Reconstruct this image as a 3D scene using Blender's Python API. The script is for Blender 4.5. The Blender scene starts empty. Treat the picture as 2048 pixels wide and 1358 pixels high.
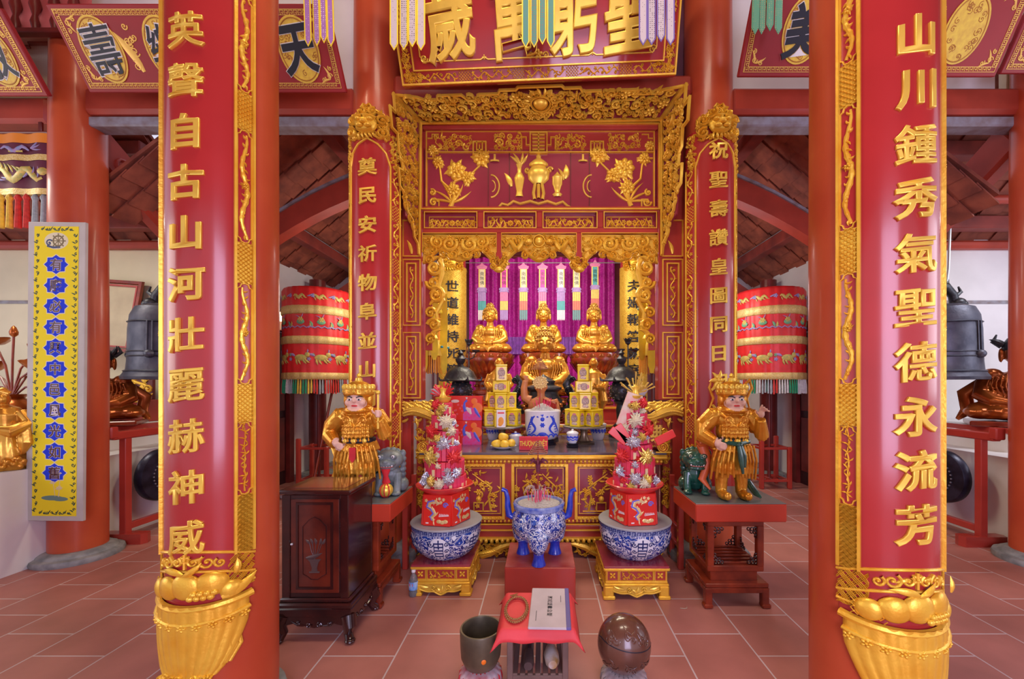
import bpy, math, random
from mathutils import Matrix, Vector
pi = math.pi; sin = math.sin; cos = math.cos
S = bpy.context.scene
COL = S.collection
# ---------------------------------------------------------------- camera (eye height 1.5 m, looking down the hall)
FPX = 818.0
cam_d = bpy.data.cameras.new('camera'); cam = bpy.data.objects.new('camera', cam_d); COL.objects.link(cam)
cam.location = (0, 0, 1.5); cam.rotation_euler = (pi/2, 0, 0)
cam_d.sensor_fit = 'HORIZONTAL'; cam_d.sensor_width = 36; cam_d.lens = 36*FPX/2048
cam_d.shift_x = (1024-1086)/2048; cam_d.shift_y = (768-679)/2048
cam_d.clip_start = .05; cam_d.clip_end = 100
S.camera = cam
# ---------------------------------------------------------------- world and light
w = bpy.data.worlds.new('daylight'); S.world = w; w.use_nodes = True
bg = w.node_tree.nodes['Background']; bg.inputs[0].default_value = (.82, .80, 1.0, 1); bg.inputs[1].default_value = .85
def area(name, loc, rot, sx, sy, power, col):
    d = bpy.data.lights.new(name, 'AREA'); d.shape = 'RECTANGLE'; d.size = sx; d.size_y = sy; d.energy = power; d.color = col
    o = bpy.data.objects.new(name, d); COL.objects.link(o); o.location = loc; o.rotation_euler = rot; return o
def point(name, loc, power, col, r=.08):
    d = bpy.data.lights.new(name, 'POINT'); d.energy = power; d.color = col; d.shadow_soft_size = r
    o = bpy.data.objects.new(name, d); COL.objects.link(o); o.location = loc; return o
# daylight through the open front of the hall, behind the camera
area('front_daylight', (0.9, -2.6, 1.9), (math.radians(86), 0, 0), 2.0, 2.8, 150, (.74, .66, 1.0))
area('left_daylight', (-7.5, 0.6, 2.6), (math.radians(80), 0, math.radians(-72)), 3, 2.6, 70, (1.0, .92, .85))
area('right_daylight', (7.5, 0.6, 2.6), (math.radians(80), 0, math.radians(72)), 3, 2.6, 80, (.88, .88, 1.0))
# added fill lights, no lamp fittings, in front of and behind the altar canopy
area('hall_fill', (0, 1.2, 5.6), (0, 0, 0), 2.4, .6, 75, (1.0, .86, .66))
point('hall_fill_warm', (-2.6, 1.6, 5.2), 34, (1.0, .78, .52), .15)
point('hall_fill_cool', (2.6, 1.6, 5.2), 32, (.9, .85, 1.0), .15)
area('altar_fill', (0, 4.7, 3.62), (math.radians(15), 0, 0), 1.8, .5, 70, (1.0, .86, .62))  # added light for the niche, out of view behind the canopy header
point('rear_fill_left', (-2.2, 5.7, 2.6), 24, (1.0, .90, .82), .25)  # this pair is added to brighten the rear roof tiles
point('rear_fill_right', (2.2, 5.7, 2.6), 24, (.96, .92, 1.0), .25)
point('sanctuary_fill', (0, 5.7, 3.35), 34, (1.0, .88, .80), .25)  # added to brighten the magenta curtain
area('wing_fill_left', (-5.2, 3.6, 3.4), (0, 0, 0), 1.0, .8, 34, (1.0, .93, .78))
area('wing_fill_right', (5.2, 3.6, 3.4), (0, 0, 0), 1.0, .8, 34, (.95, .95, 1.0))
vs = S.view_settings; vs.view_transform = 'Standard'; vs.look = 'None'; vs.exposure = 0.14; vs.gamma = 1.0; vs.use_curve_mapping = False
S.display_settings.display_device = 'sRGB'
S.cycles.max_bounces = 6; S.cycles.caustics_reflective = False; S.cycles.caustics_refractive = False; S.cycles.sample_clamp_indirect = 4

# ---------------------------------------------------------------- helpers
def W(px, py, Y): return ((px-1086)*Y/FPX, Y, 1.5+(768-py)*Y/FPX)
def WX(px, Y): return (px-1086)*Y/FPX
def WZ(py, Y): return 1.5+(768-py)*Y/FPX

MATS = {}
def mat(name, col, rough=.5, metal=0., var=0., vscale=6., col2=None, bump=0., bscale=40., coat=0., emit=None, estr=0., alpha=1., trans=0., ior=1.45):
    if name in MATS: return MATS[name]
    m = bpy.data.materials.new(name); m.use_nodes = True; MATS[name] = m
    nt = m.node_tree; p = nt.nodes['Principled BSDF']
    p.inputs['Base Color'].default_value = (*col, 1); p.inputs['Roughness'].default_value = rough; p.inputs['Metallic'].default_value = metal
    p.inputs['Coat Weight'].default_value = coat; p.inputs['Coat Roughness'].default_value = .12
    p.inputs['Transmission Weight'].default_value = trans; p.inputs['IOR'].default_value = ior; p.inputs['Alpha'].default_value = alpha
    if emit: p.inputs['Emission Color'].default_value = (*emit, 1); p.inputs['Emission Strength'].default_value = estr
    tc = None
    if var or col2:
        tc = nt.nodes.new('ShaderNodeTexCoord'); n = nt.nodes.new('ShaderNodeTexNoise'); n.inputs['Scale'].default_value = vscale; n.inputs['Detail'].default_value = 4
        nt.links.new(tc.outputs['Object'], n.inputs['Vector'])
        r = nt.nodes.new('ShaderNodeValToRGB'); r.color_ramp.elements[0].position = .35; r.color_ramp.elements[1].position = .68
        c2 = col2 or tuple(min(1, c*(1+var)) for c in col); c1 = col if col2 else tuple(c*(1-var) for c in col)
        r.color_ramp.elements[0].color = (*c1, 1); r.color_ramp.elements[1].color = (*c2, 1)
        nt.links.new(n.outputs['Fac'], r.inputs['Fac']); nt.links.new(r.outputs['Color'], p.inputs['Base Color'])
    if bump:
        tc = tc or nt.nodes.new('ShaderNodeTexCoord'); n = nt.nodes.new('ShaderNodeTexNoise'); n.inputs['Scale'].default_value = bscale; n.inputs['Detail'].default_value = 3
        nt.links.new(tc.outputs['Object'], n.inputs['Vector'])
        b = nt.nodes.new('ShaderNodeBump'); b.inputs['Strength'].default_value = bump; b.inputs['Distance'].default_value = .01
        nt.links.new(n.outputs['Fac'], b.inputs['Height']); nt.links.new(b.outputs['Normal'], p.inputs['Normal'])
    return m

GOLD = mat('gilding', (.92, .58, .06), .34, .42, col2=(.84, .43, .03), vscale=9, bump=.15, bscale=60)
GOLDB = mat('bright_gilding', (.93, .60, .08), .32, .42, var=.12, vscale=8)
BRASS = mat('statue_gilding', (.84, .46, .07), .28, .65, col2=(.62, .25, .03), vscale=7, bump=.1, bscale=30)
RED = mat('red_lacquer', (.41, .045, .030), .22, 0, var=.12, vscale=3, coat=.4)
REDB = mat('crimson_board_lacquer', (.41, .026, .024), .22, 0, var=.1, vscale=2, coat=.4)
ORANGE = mat('orange_red_paint', (.54, .092, .030), .36, 0, col2=(.44, .055, .020), vscale=2.5, bump=.06, bscale=14, coat=.15)
BEAMM = mat('beam_red_paint', (.40, .05, .026), .45, 0, var=.18, vscale=3, bump=.08, bscale=20)
SLAB = mat('slab_red_paint', (.50, .045, .018), .4, 0, var=.12, vscale=3)
DKRED = mat('dark_red_wood', (.15, .018, .014), .35, 0, var=.25, vscale=5)
ROSE = mat('rosewood', (.050, .011, .009), .20, 0, col2=(.022, .007, .007), vscale=7, coat=.5)
ROSEM = mat('stand_redwood', (.30, .042, .014), .26, 0, col2=(.15, .020, .009), vscale=7, coat=.3)
PURPM = mat('panel_maroon', (.31, .035, .05), .2, 0, var=.12, vscale=3, coat=.5)
PLAST = mat('white_plaster', (.74, .73, .73), .85, 0, var=.06, vscale=2.2, bump=.12, bscale=18)
CREAM = mat('cream_plaster', (.70, .64, .46), .85, 0, var=.08, vscale=1.6, bump=.1, bscale=14)
STONE = mat('grey_stone', (.16, .18, .18), .6, 0, col2=(.33, .35, .34), vscale=11, bump=.4, bscale=22)
GREYW = mat('weathered_wood', (.32, .33, .38), .7, 0, col2=(.22, .17, .16), vscale=10, bump=.2, bscale=30)
BLACK = mat('black_ink', (.012, .012, .022), .45)
WHITE = mat('white_paint', (.8, .8, .78), .5)
YELL = mat('yellow_silk', (.86, .66, .03), .5, 0, var=.1, vscale=10)
YELO = mat('orange_silk', (.86, .36, .03), .5, 0, var=.1, vscale=10)
BLUE = mat('blue_print', (.02, .06, .62), .45)
COBALT = mat('cobalt_glaze', (.012, .03, .36), .12, 0, col2=(.03, .07, .55), vscale=20, coat=.6)
PORC = mat('white_porcelain', (.74, .77, .80), .16, 0, var=.04, coat=.5)
SKIN = mat('painted_face', (.80, .50, .36), .4, 0)
BRONZE = mat('dark_bronze', (.035, .036, .042), .38, .6, col2=(.07, .075, .085), vscale=12, bump=.35, bscale=40)
REDCL = mat('red_cloth', (.62, .022, .03), .6, 0, var=.15, vscale=8, bump=.15, bscale=25)
ASH = mat('incense_ash', (.48, .47, .45), .95, 0, var=.2, vscale=60, bump=.8, bscale=120)
GREEN = mat('green_glaze', (.008, .06, .04), .2, 0, col2=(.02, .12, .08), vscale=16, coat=.6)
SILV = mat('silver_foil', (.62, .66, .75), .28, .7)
PINK = mat('pink_foil_paper', (.80, .06, .16), .4, 0)
GRED = mat('gift_red_print', (.72, .03, .018), .32, 0, coat=.3)
MAGEN = mat('magenta_brocade', (.46, .012, .30), .42, 0, col2=(.74, .05, .56), vscale=34, bump=.3, bscale=70)
LILAC = mat('lilac_silk', (.42, .18, .62), .5)

class B:
    """collects polygons; build() links them as one mesh object"""
    def __init__(s): s.v = []; s.f = []; s.m = []; s.mi = 0; s.T = None
    def add(s, vs, fs):
        o = len(s.v)
        if s.T is not None: vs = [tuple(s.T @ Vector(p)) for p in vs]
        s.v.extend(vs); s.f.extend([tuple(i+o for i in f) for f in fs]); s.m.extend([s.mi]*len(fs))
        return s
    def box(s, x0, x1, y0, y1, z0, z1, c=.004):
        c = min(c, abs(x1-x0)*.3, abs(y1-y0)*.3, abs(z1-z0)*.3)
        if c <= 0:
            return s.add([(x, y, z) for x in (x0, x1) for y in (y0, y1) for z in (z0, z1)], [(0, 1, 3, 2), (4, 6, 7, 5), (0, 4, 5, 1), (2, 3, 7, 6), (0, 2, 6, 4), (1, 5, 7, 3)])
        X = (x0, x1); Y = (y0, y1); Z = (z0, z1); vs = []; ix = {}
        for i in (0, 1):
            for j in (0, 1):
                for k in (0, 1):
                    sx = c if i == 0 else -c; sy = c if j == 0 else -c; sz = c if k == 0 else -c
                    for a, p in enumerate(((X[i], Y[j]+sy, Z[k]+sz), (X[i]+sx, Y[j], Z[k]+sz), (X[i]+sx, Y[j]+sy, Z[k]))):
                        ix[i, j, k, a] = len(vs); vs.append(p)
        fs = []
        for i in (0, 1):
            q = [ix[i, 0, 0, 0], ix[i, 1, 0, 0], ix[i, 1, 1, 0], ix[i, 0, 1, 0]]; fs.append(q if i else q[::-1])
            q = [ix[0, i, 0, 1], ix[1, i, 0, 1], ix[1, i, 1, 1], ix[0, i, 1, 1]]; fs.append(q[::-1] if i else q)
            q = [ix[0, 0, i, 2], ix[1, 0, i, 2], ix[1, 1, i, 2], ix[0, 1, i, 2]]; fs.append(q if i else q[::-1])
        for a in (0, 1):
            for b in (0, 1):
                fs.append([ix[a, b, 0, 0], ix[a, b, 1, 0], ix[a, b, 1, 1], ix[a, b, 0, 1]])
                fs.append([ix[a, 0, b, 0], ix[a, 1, b, 0], ix[a, 1, b, 2], ix[a, 0, b, 2]])
                fs.append([ix[0, a, b, 1], ix[1, a, b, 1], ix[1, a, b, 2], ix[0, a, b, 2]])
        for i in (0, 1):
            for j in (0, 1):
                for k in (0, 1): fs.append([ix[i, j, k, 0], ix[i, j, k, 1], ix[i, j, k, 2]])
        return s.add(vs, fs)
    def cyl(s, p0, p1, r0, r1=None, n=14):
        r1 = r0 if r1 is None else r1
        return s.tube([p0, p1], [r0, r1], n)
    def tube(s, pts, r, n=8, flat=1., closed=False):
        P = [Vector(p) for p in pts]; k = len(P)
        R = r if isinstance(r, (list, tuple)) else [r]*k
        vs = []; up = None
        for i in range(k):
            t = (P[(i+1) % k]-P[i-1]) if closed else (P[min(i+1, k-1)]-P[max(i-1, 0)])
            if t.length < 1e-9: t = Vector((0, 0, 1))
            t.normalize()
            if up is None:
                up = Vector((0, 1, 0)) if abs(t.y) < .9 else Vector((0, 0, 1))
            a = t.cross(up)
            if a.length < 1e-6: a = t.cross(Vector((1, 0, 0)))
            a.normalize(); b = a.cross(t); b.normalize(); up = b
            for j in range(n):
                th = 2*pi*j/n; vs.append(tuple(P[i]+a*(cos(th)*R[i])+b*(sin(th)*R[i]*flat)))
        fs = []
        for i in range(k if closed else k-1):
            i2 = (i+1) % k
            for j in range(n): fs.append((i*n+j, i*n+(j+1) % n, i2*n+(j+1) % n, i2*n+j))
        if not closed: fs.append(tuple(range(n))[::-1]); fs.append(tuple(range((k-1)*n, k*n)))
        return s.add(vs, fs)
    def lathe(s, prof, n=32, c=(0, 0, 0), sy=1., ripple=None):
        vs = []; k = len(prof)
        for (r, z) in prof:
            for j in range(n):
                th = 2*pi*j/n; q = r*(1+(ripple(th, z) if ripple else 0)); vs.append((c[0]+q*cos(th), c[1]+q*sin(th)*sy, c[2]+z))
        fs = []
        for i in range(k-1):
            for j in range(n): fs.append((i*n+j, i*n+(j+1) % n, (i+1)*n+(j+1) % n, (i+1)*n+j))
        if prof[0][0] > 1e-5: fs.append(tuple(range(n))[::-1])
        if prof[-1][0] > 1e-5: fs.append(tuple(range((k-1)*n, k*n)))
        return s.add(vs, fs)
    def sph(s, c, rx, ry=None, rz=None, u=12, v=8, rot=None):
        ry = rx if ry is None else ry; rz = rx if rz is None else rz
        vs = [(0, 0, -rz)]
        for i in range(1, v):
            ph = -pi/2+pi*i/v
            for j in range(u): th = 2*pi*j/u; vs.append((rx*cos(ph)*cos(th), ry*cos(ph)*sin(th), rz*sin(ph)))
        vs.append((0, 0, rz))
        if rot is not None: vs = [tuple(rot @ Vector(p)) for p in vs]
        vs = [(p[0]+c[0], p[1]+c[1], p[2]+c[2]) for p in vs]
        fs = [(0, 1+(j+1) % u, 1+j) for j in range(u)]
        for i in range(v-2):
            for j in range(u): a = 1+i*u; fs.append((a+j, a+(j+1) % u, a+u+(j+1) % u, a+u+j))
        a = 1+(v-2)*u; L = len(vs)-1
        fs += [(a+j, a+(j+1) % u, L) for j in range(u)]
        return s.add(vs, fs)
    def prism(s, poly, y0, y1):
        """polygon in the XZ plane, extruded from y0 (front) to y1"""
        n = len(poly); A = sum(poly[i][0]*poly[(i+1) % n][1]-poly[(i+1) % n][0]*poly[i][1] for i in range(n))
        if A < 0: poly = poly[::-1]
        vs = [(x, y0, z) for x, z in poly]+[(x, y1, z) for x, z in poly]
        fs = [tuple(range(n)), tuple(range(2*n-1, n-1, -1))]+[(i, i+n, (i+1) % n+n, (i+1) % n) for i in range(n)]
        return s.add(vs, fs)
    def hprism(s, poly, z0, z1):
        n = len(poly); A = sum(poly[i][0]*poly[(i+1) % n][1]-poly[(i+1) % n][0]*poly[i][1] for i in range(n))
        if A < 0: poly = poly[::-1]
        vs = [(x, y, z0) for x, y in poly]+[(x, y, z1) for x, y in poly]
        fs = [tuple(range(n))[::-1], tuple(range(n, 2*n))]+[(i, (i+1) % n, (i+1) % n+n, i+n) for i in range(n)]
        return s.add(vs, fs)
    def grid(s, fn, nu, nv, wrap=False):
        vs = [fn(i/(nu if wrap else nu-1), j/(nv-1)) for j in range(nv) for i in range(nu)]
        fs = []
        for j in range(nv-1):
            for i in range(nu if wrap else nu-1): i2 = (i+1) % nu; fs.append((j*nu+i, j*nu+i2, (j+1)*nu+i2, (j+1)*nu+i))
        return s.add(vs, fs)
    # ---- relief work, in the XZ plane, rising towards -y from y
    def rib(s, pts, r, y=0., h=None, n=4, closed=False):
        k = len(pts); R = r if isinstance(r, (list, tuple)) else [r]*k; vs = []
        for i in range(k):
            a = pts[(i-1) % k] if closed else pts[max(i-1, 0)]; b = pts[(i+1) % k] if closed else pts[min(i+1, k-1)]
            dx = b[0]-a[0]; dz = b[1]-a[1]; L = math.hypot(dx, dz) or 1; nx = -dz/L; nz = dx/L
            for j in range(n+1):
                th = pi*j/n; q = cos(th)*R[i]; hh = (h if h is not None else R[i])*min(1, R[i]/max(R))
                vs.append((pts[i][0]+nx*q, y-sin(th)*hh, pts[i][1]+nz*q))
        fs = []; m = n+1
        for i in range(k if closed else k-1):
            i2 = (i+1) % k
            for j in range(n): fs.append((i*m+j, i*m+j+1, i2*m+j+1, i2*m+j))
        return s.add(vs, fs)
    def bar(s, pts, w_, y, h, closed=False):
        """square ridge along a polyline (frets, frames), mitred"""
        k = len(pts); vs = []
        for i in range(k):
            p = pts[i]; a = pts[(i-1) % k] if (closed or i > 0) else None; b = pts[(i+1) % k] if (closed or i < k-1) else None
            def nrm(u, v_):
                dx = v_[0]-u[0]; dz = v_[1]-u[1]; L = math.hypot(dx, dz) or 1; return (-dz/L, dx/L)
            n1 = nrm(a, p) if a else nrm(p, b); n2 = nrm(p, b) if b else n1
            mx = n1[0]+n2[0]; mz = n1[1]+n2[1]; d = max(.35, (mx*mx+mz*mz)/2); mx /= d; mz /= d
            for (q, hh) in ((w_/2, 0), (w_*.36, h), (-w_*.36, h), (-w_/2, 0)): vs.append((p[0]+mx*q, y-hh, p[1]+mz*q))
        fs = []
        for i in range(k if closed else k-1):
            i2 = (i+1) % k
            for j in range(3): fs.append((i*4+j, i*4+j+1, i2*4+j+1, i2*4+j))
        if not closed: fs.append((0, 3, 2, 1)); e = (k-1)*4; fs.append((e, e+1, e+2, e+3))
        return s.add(vs, fs)
    def dome(s, x, z, rx, rz, y, h, n=8, rot=0.):
        vs = []; c, q = cos(rot), sin(rot)
        for (k, hh) in ((1, 0), (.8, .6), (.42, .92)):
            for j in range(n):
                th = 2*pi*j/n; a = rx*k*cos(th); b = rz*k*sin(th); vs.append((x+a*c-b*q, y-h*hh, z+a*q+b*c))
        vs.append((x, y-h, z)); fs = []
        for i in (0, 1):
            for j in range(n): fs.append((i*n+j, i*n+(j+1) % n, (i+1)*n+(j+1) % n, (i+1)*n+j))
        for j in range(n): fs.append((2*n+j, 2*n+(j+1) % n, 3*n))
        return s.add(vs, fs)
    def spiral(s, x, z, R, a0, turns, y, r, h, cw=1, n=14):
        pts = []; rr = []
        for i in range(n+1):
            t = i/n; rad = R*(1-.86*t); a = a0+cw*turns*2*pi*t; pts.append((x+rad*cos(a), z+rad*sin(a))); rr.append(r*(1-.35*t))
        s.rib(pts, rr, y, h, 4); s.dome(x, z, r*1.1, r*1.1, y, h*1.15, 6)
        return s
    def leaf(s, x, z, L, wd, a, y, h, curl=.3):
        pts = []; rr = []
        for i in range(7):
            t = i/6; b = a+curl*t; pts.append((x+L*t*cos(b), z+L*t*sin(b))); rr.append(max(.04, sin(pi*min(1, t*.86+.14)))*wd)
        s.rib(pts, rr, y, h, 4); return s
    def rosette(s, x, z, R, y, h, n=6, a0=0.):
        for k in range(n):
            a = a0+2*pi*k/n; s.dome(x+R*.58*cos(a), z+R*.58*sin(a), R*.46, R*.34, y, h*.75, 7, a)
        s.dome(x, z, R*.34, R*.34, y, h, 8); return s
    def bend(s, cx, cy, r, start=0):
        """wrap x around a vertical cylinder of radius r at (cx, cy); y<0 is outwards, x=0 faces -Y"""
        for i in range(start, len(s.v)):
            x, y, z = s.v[i]; a = x/r; q = r-y; s.v[i] = (cx+q*sin(a), cy-q*cos(a), z)
        return s
    def patch(s, P00, P10, P11, P01, wd, hg, start=0):
        """lay flat relief (x 0..wd, z 0..hg) on a four-cornered sloping face"""
        a, b_, c, d = map(Vector, (P00, P10, P11, P01)); nrm = (b_-a).cross(d-a).normalized()
        for i in range(start, len(s.v)):
            x, y, z = s.v[i]; u = x/wd; v = z/hg
            p = a*(1-u)*(1-v)+b_*u*(1-v)+c*u*v+d*(1-u)*v+nrm*(-y); s.v[i] = tuple(p)
        return s
    def mesh(s, name):
        me = bpy.data.meshes.new(name); me.from_pydata(s.v, [], s.f); me.update(); return me
    def build(s, name, mats, parent=None, angle=38, loc=None):
        me = s.mesh(name); mats = mats if isinstance(mats, (list, tuple)) else [mats]
        for m in mats: me.materials.append(m)
        if len(mats) > 1: me.polygons.foreach_set('material_index', s.m)
        me.shade_smooth(); me.set_sharp_from_angle(angle=math.radians(angle))
        o = bpy.data.objects.new(name, me); COL.objects.link(o)
        if parent: o.parent = parent
        if loc: o.location = loc
        return o
    def remesh(s, name, mats, parent=None, voxel=.006, smooth=3, pick=None):
        """fuse everything collected into one continuous skin"""
        me = s.mesh(name+'_raw'); o = bpy.data.objects.new(name, me); COL.objects.link(o)
        m = o.modifiers.new('r', 'REMESH'); m.mode = 'VOXEL'; m.voxel_size = voxel
        if smooth: q = o.modifiers.new('s', 'SMOOTH'); q.iterations = smooth; q.factor = .5
        dg = bpy.context.evaluated_depsgraph_get(); dg.update()
        nm = bpy.data.meshes.new_from_object(o.evaluated_get(dg)); o.modifiers.clear(); o.data = nm; bpy.data.meshes.remove(me); nm.name = name
        mats = mats if isinstance(mats, (list, tuple)) else [mats]
        nm.materials.clear()
        for mm in mats: nm.materials.append(mm)
        if pick: nm.polygons.foreach_set('material_index', [pick(p.center) for p in nm.polygons])
        nm.shade_smooth()
        if parent: o.parent = parent
        return o

def wb(b, name, mats, parent, **k):
    """build from room coordinates under a thing standing at parent.location"""
    L = parent.location; q = parent
    while q.parent: q = q.parent; L = L+q.location
    b.v = [(x-L[0], y-L[1], z-L[2]) for x, y, z in b.v]
    return b.build(name, mats, parent, **k)
def tag(o, label=None, cat=None, group=None, kind=None):
    if label: o['label'] = label
    if cat: o['category'] = cat
    if group: o['group'] = group
    if kind: o['kind'] = kind
    return o
def thing(name, label, cat, loc=(0, 0, 0), rz=0., group=None, rot=None):
    o = bpy.data.objects.new(name, None); COL.objects.link(o); o.location = loc; o.rotation_euler = rot or (0, 0, rz)
    return tag(o, label, cat, group)
def dup(root, loc, rz=None, label=None, group=None, name=None):
    def cp(o, parent):
        c = o.copy(); COL.objects.link(c)
        if parent: c.parent = parent
        for ch in KIDS.get(o.name, None) or list(o.children): cp(ch, c)
        return c
    r = cp(root, None); r.location = loc
    if rz is not None: r.rotation_euler = (0, 0, rz)
    if label: r['label'] = label
    if group: r['group'] = group
    return r
KIDS = {}
def struct(name, b, m, **k): return tag(b.build(name, m, **k), kind='structure')

_TX = {}
def text(body, size=1., depth=.03, off=0., bev=.0):
    """outline of a line of writing as (verts, faces), centred, front at y=-depth, standing in XZ"""
    key = (body, round(off, 4), round(bev, 4), round(depth/size, 4))
    if key not in _TX:
        c = bpy.data.curves.new('writing', 'FONT'); c.body = body; c.size = 1; c.extrude = depth/size/2; c.offset = off; c.bevel_depth = bev; c.bevel_resolution = 1; c.resolution_u = 4
        o = bpy.data.objects.new('writing', c); COL.objects.link(o)
        dg = bpy.context.evaluated_depsgraph_get(); dg.update(); me = bpy.data.meshes.new_from_object(o.evaluated_get(dg))
        vs = [tuple(v.co) for v in me.vertices]; fs = [tuple(p.vertices) for p in me.polygons]
        bpy.data.objects.remove(o); bpy.data.curves.remove(c); bpy.data.meshes.remove(me)
        if vs:
            x0 = min(v[0] for v in vs); x1 = max(v[0] for v in vs); y0 = min(v[1] for v in vs); y1 = max(v[1] for v in vs)
            vs = [(v[0]-(x0+x1)/2, -v[2], v[1]-(y0+y1)/2) for v in vs]
        _TX[key] = (vs, fs)
    vs, fs = _TX[key]
    return [(x*size, y*size, z*size) for x, y, z in vs], fs
def write(b, body, x, z, size, y=0., depth=.012, off=0., bev=0., sx=1., sz=1., rot=0., rise=0.):
    vs, fs = text(body, size, depth, off, bev); c, q = cos(rot), sin(rot)
    if rise: vs = [(vx, vy, vz+rise*vx) for vx, vy, vz in vs]
    b.add([(x+(vx*sx)*c-(vz*sz)*q, y-depth/2+vy, z+vx*sx*q+vz*sz*c) for vx, vy, vz in vs], fs)

# ---- carved fillings
def carve(b, x0, x1, z0, z1, seed, rmin, rmax, y, h, inside=None, n=400, gap=.82):
    """dense scroll, cloud and blossom carving over an area"""
    R = random.Random(seed); done = []
    for t in range(n):
        r = rmin+(rmax-rmin)*max(0, 1-t/(n*.55))*R.random()**.5 if t < n*.6 else rmin
        x = R.uniform(x0+r*.8, x1-r*.8); z = R.uniform(z0+r*.8, z1-r*.8)
        if inside and not inside(x, z): continue
        if any((x-a)**2+(z-c)**2 < ((r+q)*gap)**2 for a, c, q in done): continue
        done.append((x, z, r)); k = R.random()
        if k < .62: b.spiral(x, z, r*.92, R.uniform(0, 6.28), R.choice((1.2, 1.5)), y, r*.27, h*R.uniform(.7, 1.1), R.choice((1, -1)), 11)
        elif k < .8: b.rosette(x, z, r*.95, y, h*1.1, 6, R.random())
        else:
            a = R.uniform(0, 6.28)
            for d in (-.8, 0, .8): b.leaf(x-r*.7*cos(a), z-r*.7*sin(a), r*1.6, r*.26, a+d, y, h*.8, R.uniform(-.5, .5))
    L = list(done)
    for i, (x, z, r) in enumerate(L):
        o = sorted(L, key=lambda p: (p[0]-x)**2+(p[1]-z)**2)[1:3]
        for (a, c, q) in o:
            mx = (x+a)/2+(c-z)*.25; mz = (z+c)/2-(a-x)*.25
            b.rib([(x, z), ((x+mx)/2, (z+mz)/2), (mx, mz), ((a+mx)/2, (c+mz)/2), (a, c)], min(r, q)*.24, y, h*.5, 3)
def vine(b, x0, x1, z0, z1, seed, y, h, vert=False, waves=3, r=None, flowers=True):
    R = random.Random(seed); Lx = x1-x0; Lz = z1-z0
    L, Wd = (Lz, Lx) if vert else (Lx, Lz); r = r or Wd*.06; N = int(waves*12)
    ph = R.uniform(0, 6.28)
    def P(t, q): return (x0+Lx*.5+q, z0+L*t) if vert else (x0+L*t, z0+Lz*.5+q)
    f = lambda t: Wd*.26*sin(2*pi*waves*t+ph)
    b.rib([P(.02+.96*i/N, f(.02+.96*i/N)) for i in range(N+1)], r, y, h*.7, 4)
    k = int(waves*2)
    for i in range(k):
        t = (i+.5)/k; sg = -1 if f(t) > 0 else 1
        p = P(t, f(t)+sg*Wd*.38)
        if flowers and i % 2 == 0: b.rosette(p[0], p[1], Wd*.2, y, h*1.1, 5, R.random())
        else: b.spiral(p[0], p[1], Wd*.17, R.uniform(0, 6), 1.3, y, r*.9, h, R.choice((1, -1)), 10)
        for d in (0, 1, 2):
            u = t+R.uniform(-.4, .4)/k; q = P(min(.97, max(.03, u)), f(u)); b.leaf(q[0], q[1], Wd*.34, Wd*.07, R.uniform(0, 6.28), y, h*.8, R.uniform(-.6, .6))
def diaper(b, x0, x1, z0, z1, step, y, h):
    """lozenge trellis with a boss in each lozenge"""
    wd = x1-x0; hg = z1-z0
    n = int((wd+hg)/step)+1
    for sgn in (1, -1):
        for i in range(n+1):
            c = i*step
            if sgn > 0: a = (x0+max(0, c-hg), z0+min(c, hg)); e = (x0+min(c, wd), z0+max(0, c-wd))
            else: a = (x0+max(0, c-hg), z1-min(c, hg)); e = (x0+min(c, wd), z1-max(0, c-wd))
            if abs(a[0]-e[0]) > step*.3: b.rib([a, e], step*.09, y, h*.7, 2)
    i = 0; z = z0+step*.5
    while z < z1-step*.2:
        x = x0+(step*.5 if i % 2 == 0 else step*1.0)
        while x < x1-step*.2:
            b.dome(x, z, step*.2, step*.2, y, h, 6); x += step
        z += step*.5; i += 1
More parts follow.
